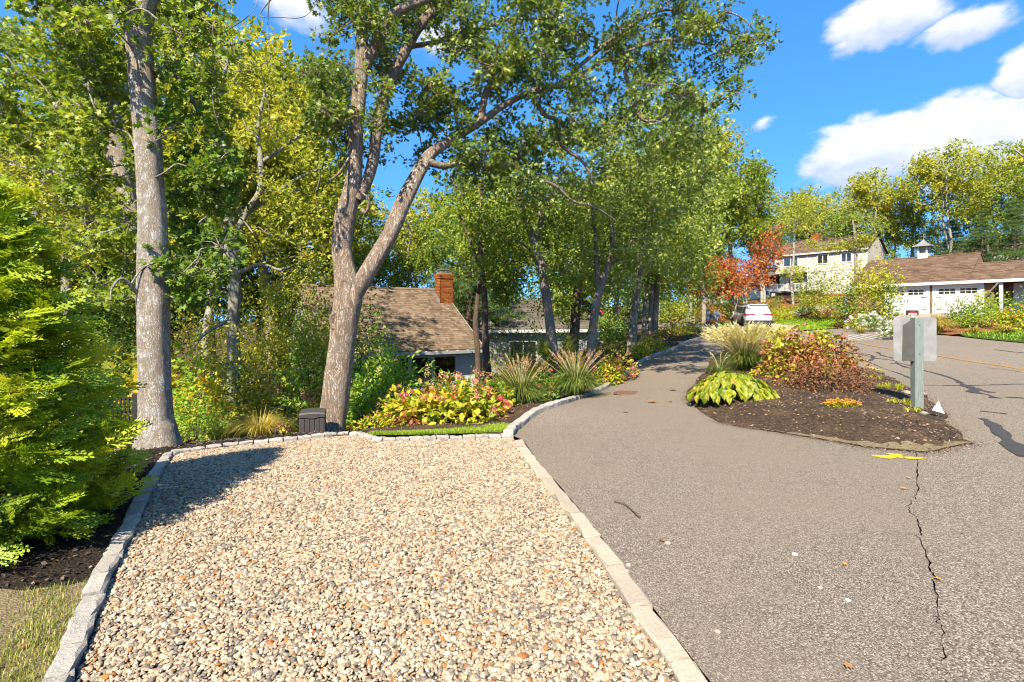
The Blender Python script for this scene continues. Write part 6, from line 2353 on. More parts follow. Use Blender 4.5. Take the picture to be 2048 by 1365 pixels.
# ------------------------------------------------------------------ the twin-stem oak
Y2 = 7.9
OAKT = tree('twin_stem_oak', 'big oak with two rough pale stems forking low behind the gravel',
            [[(661, 878, Y2, 56), (664, 850, Y2, 53), (670, 800, Y2, 52), (677, 740, Y2, 52), (684, 690, Y2, 51), (690, 640, Y2, 54), (697, 600, Y2, 56), (695, 572, Y2, 52), (688, 530, Y2, 42), (684, 490, Y2, 39), (690, 435, Y2, 41), (703, 385, Y2, 35), (709, 340, Y2, 29), (711, 280, Y2, 28), (717, 210, Y2, 27), (722, 150, Y2, 26), (724, 90, Y2, 22), (724, 20, Y2, 20), (728, -60, Y2, 16), (735, -200, Y2, 10)],
             [(696, 612, Y2, 34), (714, 580, Y2, 34), (747, 525, Y2, 32), (780, 468, Y2 + .1, 31), (808, 403, Y2 + .2, 31), (840, 340, Y2 + .35, 27), (862, 308, Y2 + .5, 23), (907, 277, 8.6, 18), (960, 245, 8.9, 15), (1008, 211, 9.1, 13), (1063, 184, 9.4, 11), (1130, 165, 9.8, 8), (1230, 113, 10.2, 6), (1330, 80, 10.6, 6), (1420, 90, 10.9, 4)],
             [(721, 155, Y2, 22), (735, 122, Y2, 23), (752, 90, 7.85, 23), (771, 45, 7.8, 21), (804, 19, 7.8, 18), (860, -3, 7.8, 15), (960, -40, 7.9, 10)],
             [(712, 400, Y2, 24), (733, 365, 8.0, 22), (747, 315, 8.1, 23), (757, 240, 8.2, 22), (780, 165, 8.3, 20), (815, 95, 8.4, 19), (842, 48, 8.5, 20), (893, 0, 8.6, 17), (960, -60, 8.7, 12)],
             [(852, 322, 8.3, 16), (885, 332, 8.4, 13), (934, 326, 8.6, 11), (985, 334, 8.8, 9), (1030, 331, 9.0, 9), (1062, 350, 9.1, 7), (1110, 372, 9.3, 6), (1145, 402, 9.5, 5), (1188, 414, 9.6, 4), (1230, 440, 9.9, 2)],
             [(958, 248, 8.85, 14), (975, 180, 9.0, 13), (1005, 152, 9.2, 12), (1035, 130, 9.4, 11), (1075, 103, 9.6, 9), (1134, 74, 9.9, 6), (1180, 70, 10.2, 4)],
             [(1063, 190, 9.4, 9), (1090, 230, 9.4, 9), (1115, 243, 9.4, 9), (1123, 290, 9.5, 8), (1165, 324, 9.6, 6), (1190, 370, 9.7, 4)],
             [(1220, 118, 10.1, 9), (1245, 130, 10.2, 8), (1256, 170, 10.2, 8), (1278, 232, 10.3, 7), (1305, 242, 10.4, 5), (1350, 220, 10.5, 3)],
             [(757, 235, 8.2, 14), (800, 110, 8.6, 10), (870, 85, 8.8, 10), (960, 60, 9.1, 10), (1020, 38, 9.3, 8), (1090, 40, 9.6, 5)],
             [(1120, 165, 9.8, 8), (1250, 60, 10.3, 7), (1340, 20, 10.6, 5), (1450, 60, 10.9, 4), (1500, 80, 11, 3)],
             [(716, 300, Y2, 7), (690, 250, 7.6, 7), (660, 235, 7.4, 6), (630, 215, 7.2, 4)],
             [(705, 300, Y2, 5), (690, 330, 7.7, 5), (672, 352, 7.5, 4), (656, 362, 7.4, 3)],
             [(724, 420, 7.9, 7), (733, 425, 7.7, 6), (738, 400, 7.6, 5), (722, 385, 7.55, 4)]],
            [dict(poly=[(600, 80), (640, 40), (630, -120), (770, -120), (770, 60), (760, 330), (735, 300), (730, 180), (700, 330), (650, 300), (620, 250), (640, 190), (605, 150)], n=58, y=(7.2, 9.0), rad=.30, m=22, k=7, size=.085, mat='leaf_oak', gaps=[(612, 40, 40, 60), (722, 150, 14, 60), (640, 175, 22, 14)], twigs=True),
             dict(poly=[(740, -120), (1100, -120), (1120, 100), (1020, 180), (930, 250), (860, 320), (800, 400), (765, 370), (745, 200)], n=122, y=(7.8, 10.6), rad=.34, m=22, k=8, size=.092, mat='leaf_oak', gaps=[(868, 135, 34, 34), (800, 345, 36, 62), (950, 45, 26, 20), (845, 270, 16, 24), (890, 60, 22, 16), (930, 120, 18, 18), (780, 420, 30, 40)], twigs=True),
             dict(poly=[(1020, -120), (1490, -120), (1500, 40), (1528, 75), (1500, 110), (1470, 190), (1420, 205), (1400, 300), (1330, 260), (1230, 270), (1150, 290), (1090, 320), (980, 330), (900, 350), (900, 300), (1000, 240), (1060, 160), (1100, 90)], n=150, y=(8.8, 12.0), rad=.38, m=22, k=8, size=.095, mat='leaf_oak', gaps=[(1190, 25, 30, 34), (1000, 80, 20, 20), (1360, 120, 18, 14), (1250, 20, 16, 20), (1480, 150, 22, 14)], twigs=True),
             dict(poly=[(860, 350), (940, 300), (1060, 300), (1160, 360), (1120, 420), (1000, 390), (900, 380)], n=22, y=(8.3, 10), rad=.32, m=22, k=7, size=.09, mat='leaf_oak', twigs=True)],
            'bark_oak', seed=21, sides=28, rough=.05, per=10)


def knot(px, py, Y, rad, label):
    """callus ring round an old branch scar"""
    p = W(px, py, Y)
    g = Geo()
    n, m = 22, 10
    v = []
    for i in range(n):
        a = 2 * math.pi * i / n
        for j in range(m):
            b = 2 * math.pi * j / m
            w = .27 * rad * (1 + .3 * math.sin(2 * a + px) + .15 * math.sin(5 * a))
            rr = rad + w * math.cos(b)
            v.append((p[0] + rr * math.cos(a) * .82, p[1] - w * .55 * math.sin(b), p[2] + rr * math.sin(a) * 1.15))
    f = [[i * m + j, i * m + (j + 1) % m, ((i + 1) % n) * m + (j + 1) % m, ((i + 1) % n) * m + j] for i in range(n) for j in range(m)]
    g.add(v, f, None, True)
    g.add([(p[0] + rad * .8 * math.cos(2 * math.pi * i / 16) * .82, p[1] - .004, p[2] + rad * .8 * 1.15 * math.sin(2 * math.pi * i / 16)) for i in range(16)], [list(range(16))[::-1]])
    core = Geo().add([(p[0] + rad * .62 * math.cos(2 * math.pi * i / 16) * .82, p[1] - .006, p[2] + rad * .62 * 1.15 * math.sin(2 * math.pi * i / 16)) for i in range(16)], [list(range(16))[::-1]])
    core.obj('scar', MATS['bark_knot'], OAKT, OAKT.location)
    tr = [c for c in OAKT.children if c.name.startswith('trunk')][0]
    o = g.obj('knot', MATS['bark_oak'], tr, OAKT.location)
    o['label'] = label


knot(690, 575, Y2 - .185, .095, 'round branch scar below the fork')
knot(671, 641, Y2 - .165, .10, 'round branch scar low on the trunk')

# ------------------------------------------------------------------ trees between the houses and up the drive
tree('pale_branching_tree', 'pale lichened tree with bare lower limbs, right of the tall straight tree',
     [[(466, 790, 12.5, 22), (468, 720, 12.5, 24), (466, 650, 12.5, 22), (470, 580, 12.5, 25), (462, 500, 12.5, 24), (455, 440, 12.5, 18), (445, 370, 12.5, 14), (430, 300, 12.4, 11), (440, 200, 12.4, 8), (460, 100, 12.4, 5)],
      [(464, 500, 12.5, 16), (490, 430, 12.6, 13), (520, 380, 12.7, 12), (520, 310, 12.8, 11), (516, 260, 12.9, 8), (530, 180, 13, 5)],
      [(516, 330, 12.8, 9), (560, 300, 12.9, 7), (600, 270, 13, 5)], [(480, 545, 12.4, 9), (520, 530, 12.2, 8), (560, 540, 12, 6), (590, 530, 11.9, 4)],
      [(462, 640, 12.5, 7), (430, 655, 12.2, 7), (405, 672, 12, 6), (385, 700, 11.9, 3)], [(480, 440, 12.6, 7), (560, 380, 13, 7), (610, 350, 13.2, 6), (650, 335, 13.4, 4)]],
     [dict(poly=[(350, 70), (440, 55), (530, 110), (610, 160), (650, 240), (660, 420), (640, 560), (540, 600), (500, 480), (420, 480), (350, 330)], n=95, y=(11, 15.5), rad=.5, m=18, k=7, size=.11, T=T_LEAF, mat='leaf_yellowgreen', gaps=[(395, 300, 20, 30), (580, 300, 18, 22), (440, 470, 40, 30)])],
     'bark_pale', seed=31, sides=14)
tree('slim_pale_tree', 'slim pale trunk rising behind the arborvitae tips',
     [[(130, 705, 14, 19), (132, 600, 14, 18), (134, 500, 14, 16), (130, 420, 14, 13), (124, 340, 14, 10), (120, 250, 14, 6)], [(134, 470, 14, 9), (80, 440, 13.6, 10), (40, 380, 13.4, 10), (5, 350, 13.2, 8), (-40, 330, 13, 6)],
      [(60, 410, 13.5, 7), (80, 350, 13.4, 7), (95, 345, 13.3, 4)]],
     [dict(poly=[(-60, 330), (60, 300), (180, 300), (270, 460), (280, 640), (120, 600), (-60, 520)], n=60, y=(12.5, 17), rad=.5, m=16, k=7, size=.12, T=T_LEAF4, mat='leaf_yellowgreen', gaps=[(140, 360, 30, 20), (100, 395, 40, 16), (95, 560, 18, 26)])], 'bark_pale', seed=32, sides=12)
tree('drive_oak', 'straight pale-trunked tree rising above the yellow-green shrub by the drive',
     [[(1107, 720, 14, 22), (1100, 650, 14, 20), (1092, 590, 14, 19), (1082, 530, 14, 18), (1070, 490, 14, 17), (1052, 440, 14, 12), (1035, 380, 14, 8), (1030, 330, 14, 5)], [(1070, 492, 14, 12), (1082, 440, 14.1, 10), (1076, 400, 14.2, 8), (1090, 350, 14.3, 5)],
      [(1085, 540, 14, 6), (1060, 500, 13.7, 5), (1030, 480, 13.5, 4)]],
     [dict(poly=[(940, 380), (1040, 360), (1120, 400), (1160, 480), (1140, 590), (1060, 560), (1010, 600), (950, 530)], n=70, y=(13.4, 17), rad=.5, m=18, k=7, size=.115, T=T_LEAF, mat='leaf_maple', gaps=[(1082, 560, 14, 40), (1060, 460, 14, 18)])], 'bark_far', seed=33, sides=14)
tree('forked_drive_tree', 'forked pale trunk behind the fountain grass, leaning toward the drive',
     [[(1181, 735, 14.5, 19), (1183, 690, 14.5, 18), (1188, 640, 14.5, 17), (1197, 590, 14.5, 17), (1210, 545, 14.5, 15), (1225, 500, 14.5, 12), (1222, 450, 14.5, 8)], [(1196, 590, 14.5, 10), (1193, 530, 14.4, 10), (1190, 460, 14.3, 8), (1180, 400, 14.3, 5)],
      [(1212, 545, 14.5, 8), (1240, 510, 14.6, 6), (1265, 480, 14.8, 4)]],
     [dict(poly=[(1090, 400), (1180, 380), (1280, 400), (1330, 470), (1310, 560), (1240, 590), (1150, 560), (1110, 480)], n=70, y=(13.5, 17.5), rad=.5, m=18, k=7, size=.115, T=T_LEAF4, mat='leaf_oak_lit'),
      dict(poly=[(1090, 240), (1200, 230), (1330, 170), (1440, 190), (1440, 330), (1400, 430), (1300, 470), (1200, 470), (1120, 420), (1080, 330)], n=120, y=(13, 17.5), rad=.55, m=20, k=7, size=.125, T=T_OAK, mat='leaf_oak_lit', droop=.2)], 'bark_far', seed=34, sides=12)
tree('shaded_trunk_tree', 'thick shaded trunk standing behind the white stair',
     [[(1148, 690, 20, 20), (1152, 620, 20, 18), (1158, 560, 20, 16), (1166, 510, 20, 12), (1170, 440, 20, 8)]],
     [dict(poly=[(1060, 440), (1160, 400), (1250, 430), (1240, 600), (1180, 640), (1080, 620)], n=55, y=(18.5, 23), rad=.75, m=16, k=7, size=.15, T=T_LEAF4, mat='leaf_maple')], 'bark_dark', seed=35, sides=10)
tree('kerbside_tree', 'mottled trunk in the mulch halfway up the drive',
     [[(1262, 712, 20.3, 20), (1266, 660, 20.3, 17), (1271, 600, 20.3, 15), (1279, 550, 20.3, 13), (1288, 490, 20.3, 10), (1300, 400, 20.3, 7), (1310, 320, 20.3, 4)]],
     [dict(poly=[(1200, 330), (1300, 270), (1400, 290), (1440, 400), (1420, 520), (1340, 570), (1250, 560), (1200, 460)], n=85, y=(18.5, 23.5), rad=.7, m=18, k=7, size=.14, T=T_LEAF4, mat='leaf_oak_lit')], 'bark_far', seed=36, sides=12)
for q, (px, w, top, lab, poly) in enumerate(((1287, 9, 540, 'thinnest of the three slim trunks by the upper drive', [(1230, 460), (1330, 440), (1340, 570), (1260, 610)]), (1299, 10, 520, 'middle one of the three slim trunks by the upper drive', [(1280, 420), (1380, 430), (1390, 560), (1300, 600)]),
                                            (1309, 11, 500, 'rightmost of the three slim trunks by the upper drive', [(1300, 460), (1420, 420), (1440, 560), (1400, 610), (1320, 590)]))):
    tree('slim_trunk_tree', lab, [[(px, 680, 25, w + 2), (px + 2, 640, 25, w), (px + 4, 590, 25, w), (px + 7, top, 25, w * .8), (px + 12, top - 70, 25, w * .4)]],
         [dict(poly=poly, n=38, y=(23, 28.5), rad=.8, m=16, k=7, size=.16, T=T_LEAF4, mat=('leaf_green', 'leaf_yellowgreen', 'leaf_maple')[q])], 'bark_far', seed=40 + q, sides=10, group='slim trunks by the upper drive')
tree('reddish_trunk', 'reddish crooked trunk against the end of the low house', [[(957, 760, 17.5, 12), (955, 700, 17.5, 11), (951, 650, 17.5, 11), (955, 600, 17.5, 9), (962, 530, 17.5, 7), (960, 440, 17.5, 5)]],
     [dict(poly=[(890, 420), (990, 400), (1010, 520), (970, 580), (920, 540)], n=34, y=(16.5, 20), rad=.6, m=16, k=7, size=.13, T=T_LEAF4, mat='leaf_maple')], 'bark_dark', seed=45, sides=10)
tree('dark_trunk', 'dark straight trunk with a pale foot between the low house and the yellow shrub', [[(977, 770, 14.8, 18), (973, 720, 14.8, 15), (970, 660, 14.8, 14), (969, 590, 14.8, 12), (962, 520, 14.8, 11), (958, 440, 14.8, 8), (965, 360, 14.8, 5)],
                                                                                                      [(962, 540, 14.8, 6), (935, 470, 14.9, 5), (920, 430, 15, 4)]],
     [dict(poly=[(900, 350), (1010, 330), (1050, 450), (1030, 600), (985, 620), (975, 520), (930, 450)], n=52, y=(14.2, 17.5), rad=.5, m=16, k=7, size=.12, T=T_LEAF4, mat='leaf_maple')], 'bark_dark', seed=46, sides=10)
tree('orange_maple', 'maple turning bright orange across the road bend',
     [[(1408, 632, 37, 9), (1408, 600, 37, 9), (1405, 570, 37, 8), (1400, 530, 37, 5)], [(1406, 575, 37, 5), (1430, 545, 37, 4), (1450, 520, 37, 3)]],
     [dict(poly=[(1388, 575), (1400, 530), (1440, 520), (1480, 535), (1480, 560), (1500, 575), (1450, 590), (1400, 585)], n=46, y=(35.5, 39), rad=.75, m=16, k=6, size=.2, T=T_LEAF4, mat='leaf_orange')], 'bark_far', seed=47, sides=8, group='maples turning orange')
tree('orange_maple', 'taller maple with orange leaves and a pale forking trunk behind the white car',
     [[(1490, 615, 41, 9), (1491, 590, 41, 8), (1487, 570, 41, 7), (1480, 540, 41, 5)], [(1490, 580, 41, 6), (1503, 560, 41, 5), (1515, 530, 41, 3)], [(1488, 572, 41, 5), (1470, 550, 41, 3)]],
     [dict(poly=[(1470, 560), (1490, 510), (1520, 490), (1555, 455), (1562, 510), (1540, 540), (1545, 565), (1510, 575)], n=48, y=(39.5, 43), rad=.75, m=16, k=6, size=.2, T=T_LEAF4, mat='leaf_orange')], 'bark_pale', seed=48, sides=8, group='maples turning orange')


# ------------------------------------------------------------------ woodland, copied from a few kinds
PR = {}
PR['a'] = proto_tree('woodland_tree', 101, 10.0, 2.6, 3.6, 'leaf_yellowgreen', 'bark_far', 76, 20, 8, .17, T_LEAF4, .85)
PR['b'] = proto_tree('woodland_tree', 102, 11.0, 2.5, 3.6, 'leaf_maple', 'bark_far', 76, 20, 8, .17, T_LEAF4, .85)
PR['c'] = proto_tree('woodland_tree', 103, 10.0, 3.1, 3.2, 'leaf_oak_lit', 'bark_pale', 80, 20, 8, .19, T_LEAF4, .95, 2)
PR['d'] = proto_tree('woodland_tree', 104, 9.0, 2.2, 4.0, 'leaf_maple', 'bark_dark', 74, 20, 8, .17, T_LEAF4, .85)
PR['e'] = proto_tree('woodland_tree', 105, 10.0, 3.4, 2.5, 'leaf_yellowgreen', 'bark_pale', 74, 20, 8, .20, T_LEAF4, .95, 2, .7, .5)
PR['p'] = proto_pine('pine_tree', 106, 11.0)
HT = dict(a=10, b=11, c=10, d=9, e=10, p=11)
USED = set()


def wood(kind, px, Y, top, label, rz=None, group='woodland trees', wide=1.0):
    x = (px - 1024) / F * Y
    z = gz(x, Y)
    h = EYE + (HOR - top) / F * Y - z
    s = h / HT[kind]
    rz = random.uniform(0, 6.28) if rz is None else rz
    sc = (s * wide, s * wide, s)
    if kind not in USED:
        USED.add(kind)
        o = PR[kind]
        o.location = (x, Y, z)
        o.rotation_euler = (0, 0, rz)
        o.scale = sc
        tag(o, label, 'tree', group)
        return o
    return copy_tree(PR[kind], (x, Y, z), rz, sc, label, group)


for args in (
    ('e', 395, 20, 70, 'yellowish wide-crowned tree topping the left woods'),
    ('a', 545, 22, 95, 'yellow-green tree crown left of the oak against the sky'),
    ('b', 625, 27, 250, 'mid-green tree behind the oak trunk'),
    ('d', 180, 23, 150, 'dark green tree deep behind the leaning trunk'),
    ('a', 20, 22, 180, 'yellow-green tree at the left edge of the woods'),
    ('c', -60, 18, 90, 'tall tree just beyond the left edge of the frame'),
    ('b', 300, 30, 240, 'green tree seen behind the tall straight trunk'),
    ('e', 480, 32, 210, 'yellowing tree far behind the pale branching tree'),
    ('c', 90, 36, 300, 'pale-trunked tree low in the left distance'),
    ('d', 570, 36, 330, 'dark tree low behind the layered shrubs'),
    ('a', 720, 34, 400, 'yellow-green tree rising behind the low roof left of the chimney'),
    ('b', 800, 32, 435, 'green tree behind the middle of the low roof'),
    ('e', 850, 36, 400, 'yellowing tree directly behind the brick chimney'),
    ('d', 925, 30, 360, 'dark tree right of the brick chimney'),
    ('p', 940, 26, 350, 'dark pine between chimney and pale drive tree'),
    ('c', 1010, 34, 340, 'light green tree behind the grey house'),
    ('b', 1090, 32, 350, 'green tree filling behind the pale drive tree'),
    ('d', 1160, 31, 330, 'dark tree behind the white stair'),
    ('a', 1230, 36, 330, 'yellow-green tree beyond the forked drive tree'),
    ('c', 1310, 40, 300, 'light green tree beyond the slim trunks'),
    ('c', 1380, 44, 270, 'tall light green tree behind the road bend'),
    ('a', 1425, 47, 245, 'tall yellow-green tree left of the open sky'),
    ('b', 1470, 44, 300, 'mid-green tree sloping down beside the open sky'),
    ('d', 1395, 52, 420, 'dark low tree shading the road bend'),
    ('d', 1440, 60, 470, 'dark tree behind the orange maple'),
    ('b', 1340, 46, 480, 'low green tree over the dark parked car'),
    ('c', 1525, 62, 385, 'light tree left of the clapboard house'),
    ('d', 1590, 84, 395, 'dark tree behind the clapboard house roof'),
    ('e', 1615, 80, 385, 'spreading tree above the clapboard chimney'),
    ('b', 1665, 85, 410, 'green tree behind the right end of the clapboard roof'),
    ('e', 1745, 66, 352, 'golden-green spreading tree between house and garage'),
    ('d', 1700, 72, 400, 'dark tree in the gap beside the clapboard house'),
    ('b', 1820, 66, 355, 'green tree over the garage ridge'),
    ('e', 1905, 60, 300, 'tallest golden-green tree right of the cupola'),
    ('c', 1985, 66, 330, 'light tree behind the tallest golden tree'),
    ('b', 2060, 52, 285, 'green tree cut by the right frame edge'),
    ('d', 1870, 72, 430, 'dark tree low behind the cupola'),
    ('p', 1965, 54, 420, 'pine with layered boughs above the low porch roof'),
    ('p', 2030, 50, 400, 'pine nearest the right frame edge'),
    ('p', 1905, 60, 440, 'smaller pine just right of the cupola'),
    ('e', 2130, 60, 270, 'spreading tree beyond the right frame edge'),
    ('d', 1780, 80, 420, 'dark tree deep between house and garage'),
    ('d', 250, 26, 420, 'dark low tree behind the straight trunk'),
    ('a', 350, 28, 470, 'low yellow-green tree right of the straight trunk'),
    ('b', 430, 27, 440, 'low green tree left of the pale branching tree'),
    ('d', 60, 28, 430, 'dark low tree behind the arborvitae tips'),
    ('d', 140, 30, 460, 'dark low tree behind the slim pale trunk'),
    ('b', 520, 28, 430, 'low green tree right of the pale branching tree'),
    ('d', 1190, 52, 480, 'dark low tree above the red car'),
    ('b', 1260, 56, 470, 'low green tree beyond the side street'),
    ('d', 1310, 60, 490, 'dark low tree at the end of the side street'),
    ('d', 2080, 70, 420, 'dark tree deep behind the porch roof'),
):
    wood(*args)
tree('thin_pine_sapling', 'thin bare-stemmed tree in front of the clapboard house windows',
     [[(1586, 600, 56, 5), (1583, 560, 56, 5), (1587, 520, 56, 4), (1588, 480, 56, 3.5), (1590, 440, 56, 2)]],
     [dict(poly=[(1560, 545), (1585, 530), (1612, 545), (1600, 560), (1565, 560)], n=14, y=(55, 57), rad=.7, m=10, k=6, size=.22, T=T_LEAF4, mat='leaf_yellowgreen'),
      dict(poly=[(1560, 420), (1600, 395), (1640, 410), (1625, 460), (1570, 470)], n=26, y=(54, 58), rad=1.1, m=12, k=6, size=.25, T=T_LEAF4, mat='leaf_yellowgreen')], 'bark_pale', seed=61, sides=8)
tree('slope_tree', 'thin tree with flat leafy tiers crossing the clapboard roof',
     [[(1711, 560, 50, 6), (1712, 520, 50, 6), (1711, 480, 50, 5), (1705, 440, 50, 4)], [(1711, 500, 50, 4), (1680, 488, 50, 3), (1630, 492, 50, 2)]],
     [dict(poly=[(1605, 488), (1640, 482), (1700, 478), (1740, 470), (1745, 495), (1700, 500), (1620, 500)], n=30, y=(49, 51.5), rad=.8, m=12, k=6, size=.22, T=T_LEAF4, mat='leaf_yellowgreen', flat=.4),
      dict(poly=[(1655, 440), (1740, 420), (1770, 450), (1740, 470), (1660, 470)], n=24, y=(49, 53), rad=1.0, m=12, k=6, size=.22, T=T_LEAF4, mat='leaf_maple')], 'bark_far', seed=62, sides=8)


# ------------------------------------------------------------------ arborvitae at the left
def arborvitae():
    r = np.random.default_rng(5)
    b = np.array([-3.62, 3.42, gz(-3.62, 3.42)])
    e = empty('arborvitae', tuple(b), 'large bright green arborvitae with feathery sprays at the left edge', 'evergreen')
    tg = Geo()
    tube(tg, catmull([b + [0, 0, -.1], b + [.02, 0, 1.2], b + [0, .03, 2.45]], 5), np.linspace(.06, .01, 11), 8)
    zs = [0.0, .12, .3, .8, 1.25, 1.6, 1.9, 2.15, 2.4]
    rs = [.62, .80, .84, .76, .64, .50, .36, .20, .05]
    pos, dr, up, sz, rn = [], [], [], [], []
    nb = 250
    for i in range(nb):
        z = 2.35 * (i + r.uniform(0, 1)) / nb
        a = r.uniform(0, 6.28)
        R_ = np.interp(z, zs, rs) * r.uniform(.74, 1.07)
        d = np.array([math.cos(a), math.sin(a), 0])
        z0 = max(.03, z - .22 * R_)
        tip = b + d * R_ + [0, 0, z + .03]
        st = b + [0, 0, z0]
        if i % 2 == 0:
            tube(tg, catmull([st, (st + tip) / 2 + [0, 0, .05], tip], 2), np.linspace(.010, .004, 5), 3, cap=False)
        side = np.array([-d[1], d[0], 0])
        tone = r.uniform(0, .35)
        for t in (.42, .58, .72, .86, .98):
            p0 = st + (tip - st) * t
            for s in (-1, 1, 0):
                dd = d * r.uniform(.35, .9) + side * s * r.uniform(.35, .9) + np.array([0, 0, r.uniform(-.25, .45)])
                pos.append(p0 + r.normal(size=3) * .03)
                dr.append(dd)
                up.append(np.array([0, 0, .8]) + d * r.uniform(.3, 1.5) + r.normal(size=3) * .35)
                sz.append(r.uniform(.17, .29) * (.8 + .2 * t))
                rn.append(tone + (t - .42) * .55 + r.uniform(0, .35))
    cg = Geo()
    scatter(cg, T_FROND, np.array(pos), np.array(dr), np.array(up), np.array(sz), np.array(rn))
    tg.obj('trunk', MATS['twig'], e)
    cg.obj('sprays', MATS['leaf_thuja'], e)


arborvitae()


def hanging_vines():
    """bare vine stems dangling from the straight tree"""
    r = np.random.default_rng(17)
    par = [o for o in bpy.data.objects if o.name.startswith('grey_trunk_tree')][0]
    for pts in ([(395, -20), (390, 60), (400, 140), (418, 230)], [(410, 60), (430, 120), (425, 200), (440, 260)], [(350, 20), (362, 60), (350, 78), (372, 40), (380, 10)], [(540, -20), (535, 60), (540, 120), (522, 135), (537, 210), (540, 260)],
                [(470, 90), (400, 92), (440, 70), (500, 30), (520, -10)], [(560, -20), (520, 30), (560, 35), (610, 33), (640, -5)], [(190, -10), (195, 60), (180, 110), (175, 140)], [(345, 130), (360, 135), (372, 165), (378, 185)], [(460, 120), (495, 117), (515, 135), (535, 120)]):
        Y = r.uniform(6.3, 7.2)
        c = catmull([W(a, b, Y + .15 * math.sin(i * 2.0)) for i, (a, b) in enumerate(pts)], 7)
        g = Geo()
        tube(g, c, np.linspace(.008, .004, len(c)), 5, .1)
        g.obj('vine', MATS['twig_grey'], par)


hanging_vines()

# ------------------------------------------------------------------ garden
def at(px, Y, dz=0.0):
    return on((px - 1024) / F * Y, Y, dz)


# left woods understorey
bush(at(300, 11.5), 'yellow-leaved climbing vine beside the straight trunk', .9, .7, 2.3, 700, .17, 'leaf_yellow', 201, T_MAPLE, name='vine', cat='vine', mat2='leaf_yellowgreen', f2=.45)
bush(at(385, 9.2), 'yellow grape-like vine right of the straight trunk', .75, .5, 1.9, 620, .13, 'leaf_yellow', 202, T_MAPLE, name='vine', cat='vine', mat2='leaf_bright', f2=.45)
bush(at(395, 8.0), 'rounded glossy green shrub at the foot of the straight tree', .55, .45, .95, 1700, .06, 'leaf_bright', 203, T_LEAF)
bush(at(560, 10.6), 'broad layered yellow-green shrub between the trunks', 1.35, .9, 3.1, 5200, .082, 'leaf_euonymus', 204, T_LEAF, layers=7, mat2='leaf_green', f2=.3)
bush(at(640, 10.2), 'layered shrub with flat leafy tiers left of the oak trunk', .95, .8, 3.2, 4800, .08, 'leaf_euonymus', 205, T_LEAF, layers=6, mat2='leaf_bright', f2=.3)
bush(at(480, 10.0), 'dark leafy shrub in front of the pale trunk', .9, .7, 1.7, 2200, .075, 'leaf_green', 206, T_LEAF, mat2='leaf_euonymus', f2=.3)
bush(at(735, 10.8), 'leafy tiered shrub reaching across the roof right of the oak', .75, .6, 2.6, 2600, .08, 'leaf_green', 207, T_LEAF, layers=6, mat2='leaf_bright', f2=.35)
bush(at(640, 9.2), 'low faded pink hydrangea behind the storage box', .7, .4, .62, 420, .09, 'leaf_hyd', 208, T_BIG, (('petal_pink', 14, .09, .8),))
bush(at(190, 12.0), 'tangled yellow-green thicket behind the arborvitae', 1.3, .9, 3.2, 3000, .09, 'leaf_yellowgreen', 209, T_LEAF, mat2='leaf_green', f2=.35)
bush(at(90, 9.5), 'green undergrowth shrub deep behind the arborvitae', 1.2, .8, 2.4, 2400, .085, 'leaf_euonymus', 210, T_LEAF)
bush(at(420, 13.5), 'golden thicket in the sun behind the vine', 1.6, 1.0, 4.0, 3200, .10, 'leaf_yellowgreen', 211, T_LEAF, mat2='leaf_yellow', f2=.25)
bush(at(540, 15.5), 'rust-tinged thicket behind the layered shrub', 1.8, 1.0, 4.8, 3200, .12, 'leaf_yellowgreen', 212, T_LEAF4, mat2='leaf_rust', f2=.3)
bush(at(690, 15.0), 'green thicket against the house corner', 1.4, .9, 4.0, 2800, .11, 'leaf_green', 213, T_LEAF4, mat2='leaf_yellowgreen', f2=.3)
bush(at(280, 16.0), 'broad yellow-green thicket deep in the left woods', 2.4, 1.2, 5.0, 3600, .13, 'leaf_yellowgreen', 214, T_LEAF4, mat2='leaf_green', f2=.35)
bush(at(30, 15.0), 'tall green thicket at the left edge of the woods', 2.2, 1.2, 4.6, 3200, .13, 'leaf_euonymus', 215, T_LEAF4)
bush(at(610, 18.5), 'dark green thicket behind the oak trunk', 2.0, 1.0, 4.6, 2600, .13, 'leaf_green', 216, T_LEAF4, mat2='leaf_yellowgreen', f2=.3)
ornamental_grass(at(437, 7.9), 'blue-green grass tuft right of the straight trunk', .52, .55, 420, 0, 'grass_green', seed=301, width=.007)
ornamental_grass(at(520, 7.75), 'golden arching grass tuft left of the storage box', .56, .62, 460, 0, 'grass_gold', seed=302, width=.007)
ornamental_grass(at(475, 8.3), 'smaller pale grass tuft between the two arching tufts', .5, .5, 300, 0, 'grass_dry', seed=303, width=.007)

# planting bed along the pad and drive
bush(at(770, 9.4, -.05), 'tall panicle hydrangea with cream cone blooms right of the oak', .80, .65, 1.62, 2300, .10, 'leaf_green', 311, T_LEAF, (('petal_cream', 46, .062, 1.7),), cat='shrub', name='hydrangea', mat2='leaf_bright', f2=.4, z0=.25)
bush(at(715, 8.9, -.05), 'bright leafy lower half of a hydrangea touching the oak trunk', .42, .4, 1.05, 900, .10, 'leaf_bright', 312, T_LEAF, (('petal_cream', 10, .05, 1.7),), name='hydrangea', z0=.2)
bush(at(900, 8.25), 'big mophead hydrangea in yellow and red autumn leaf', 1.02, .62, .66, 1150, .125, 'leaf_hyd', 313, T_BIG, (('petal_pink', 30, .075, .8), ('petal_red', 15, .07, .8)), name='hydrangea', mat2='leaf_hyd_fall', f2=.35, z0=.05)
bush(at(905, 9.35), 'panicle hydrangea with dried tan blooms under the house windows', .78, .42, .92, 700, .11, 'leaf_green', 314, T_LEAF4, (('petal_tan', 34, .085, 1.25), ('petal_red', 5, .07, 1.1)), name='hydrangea', z0=.1)
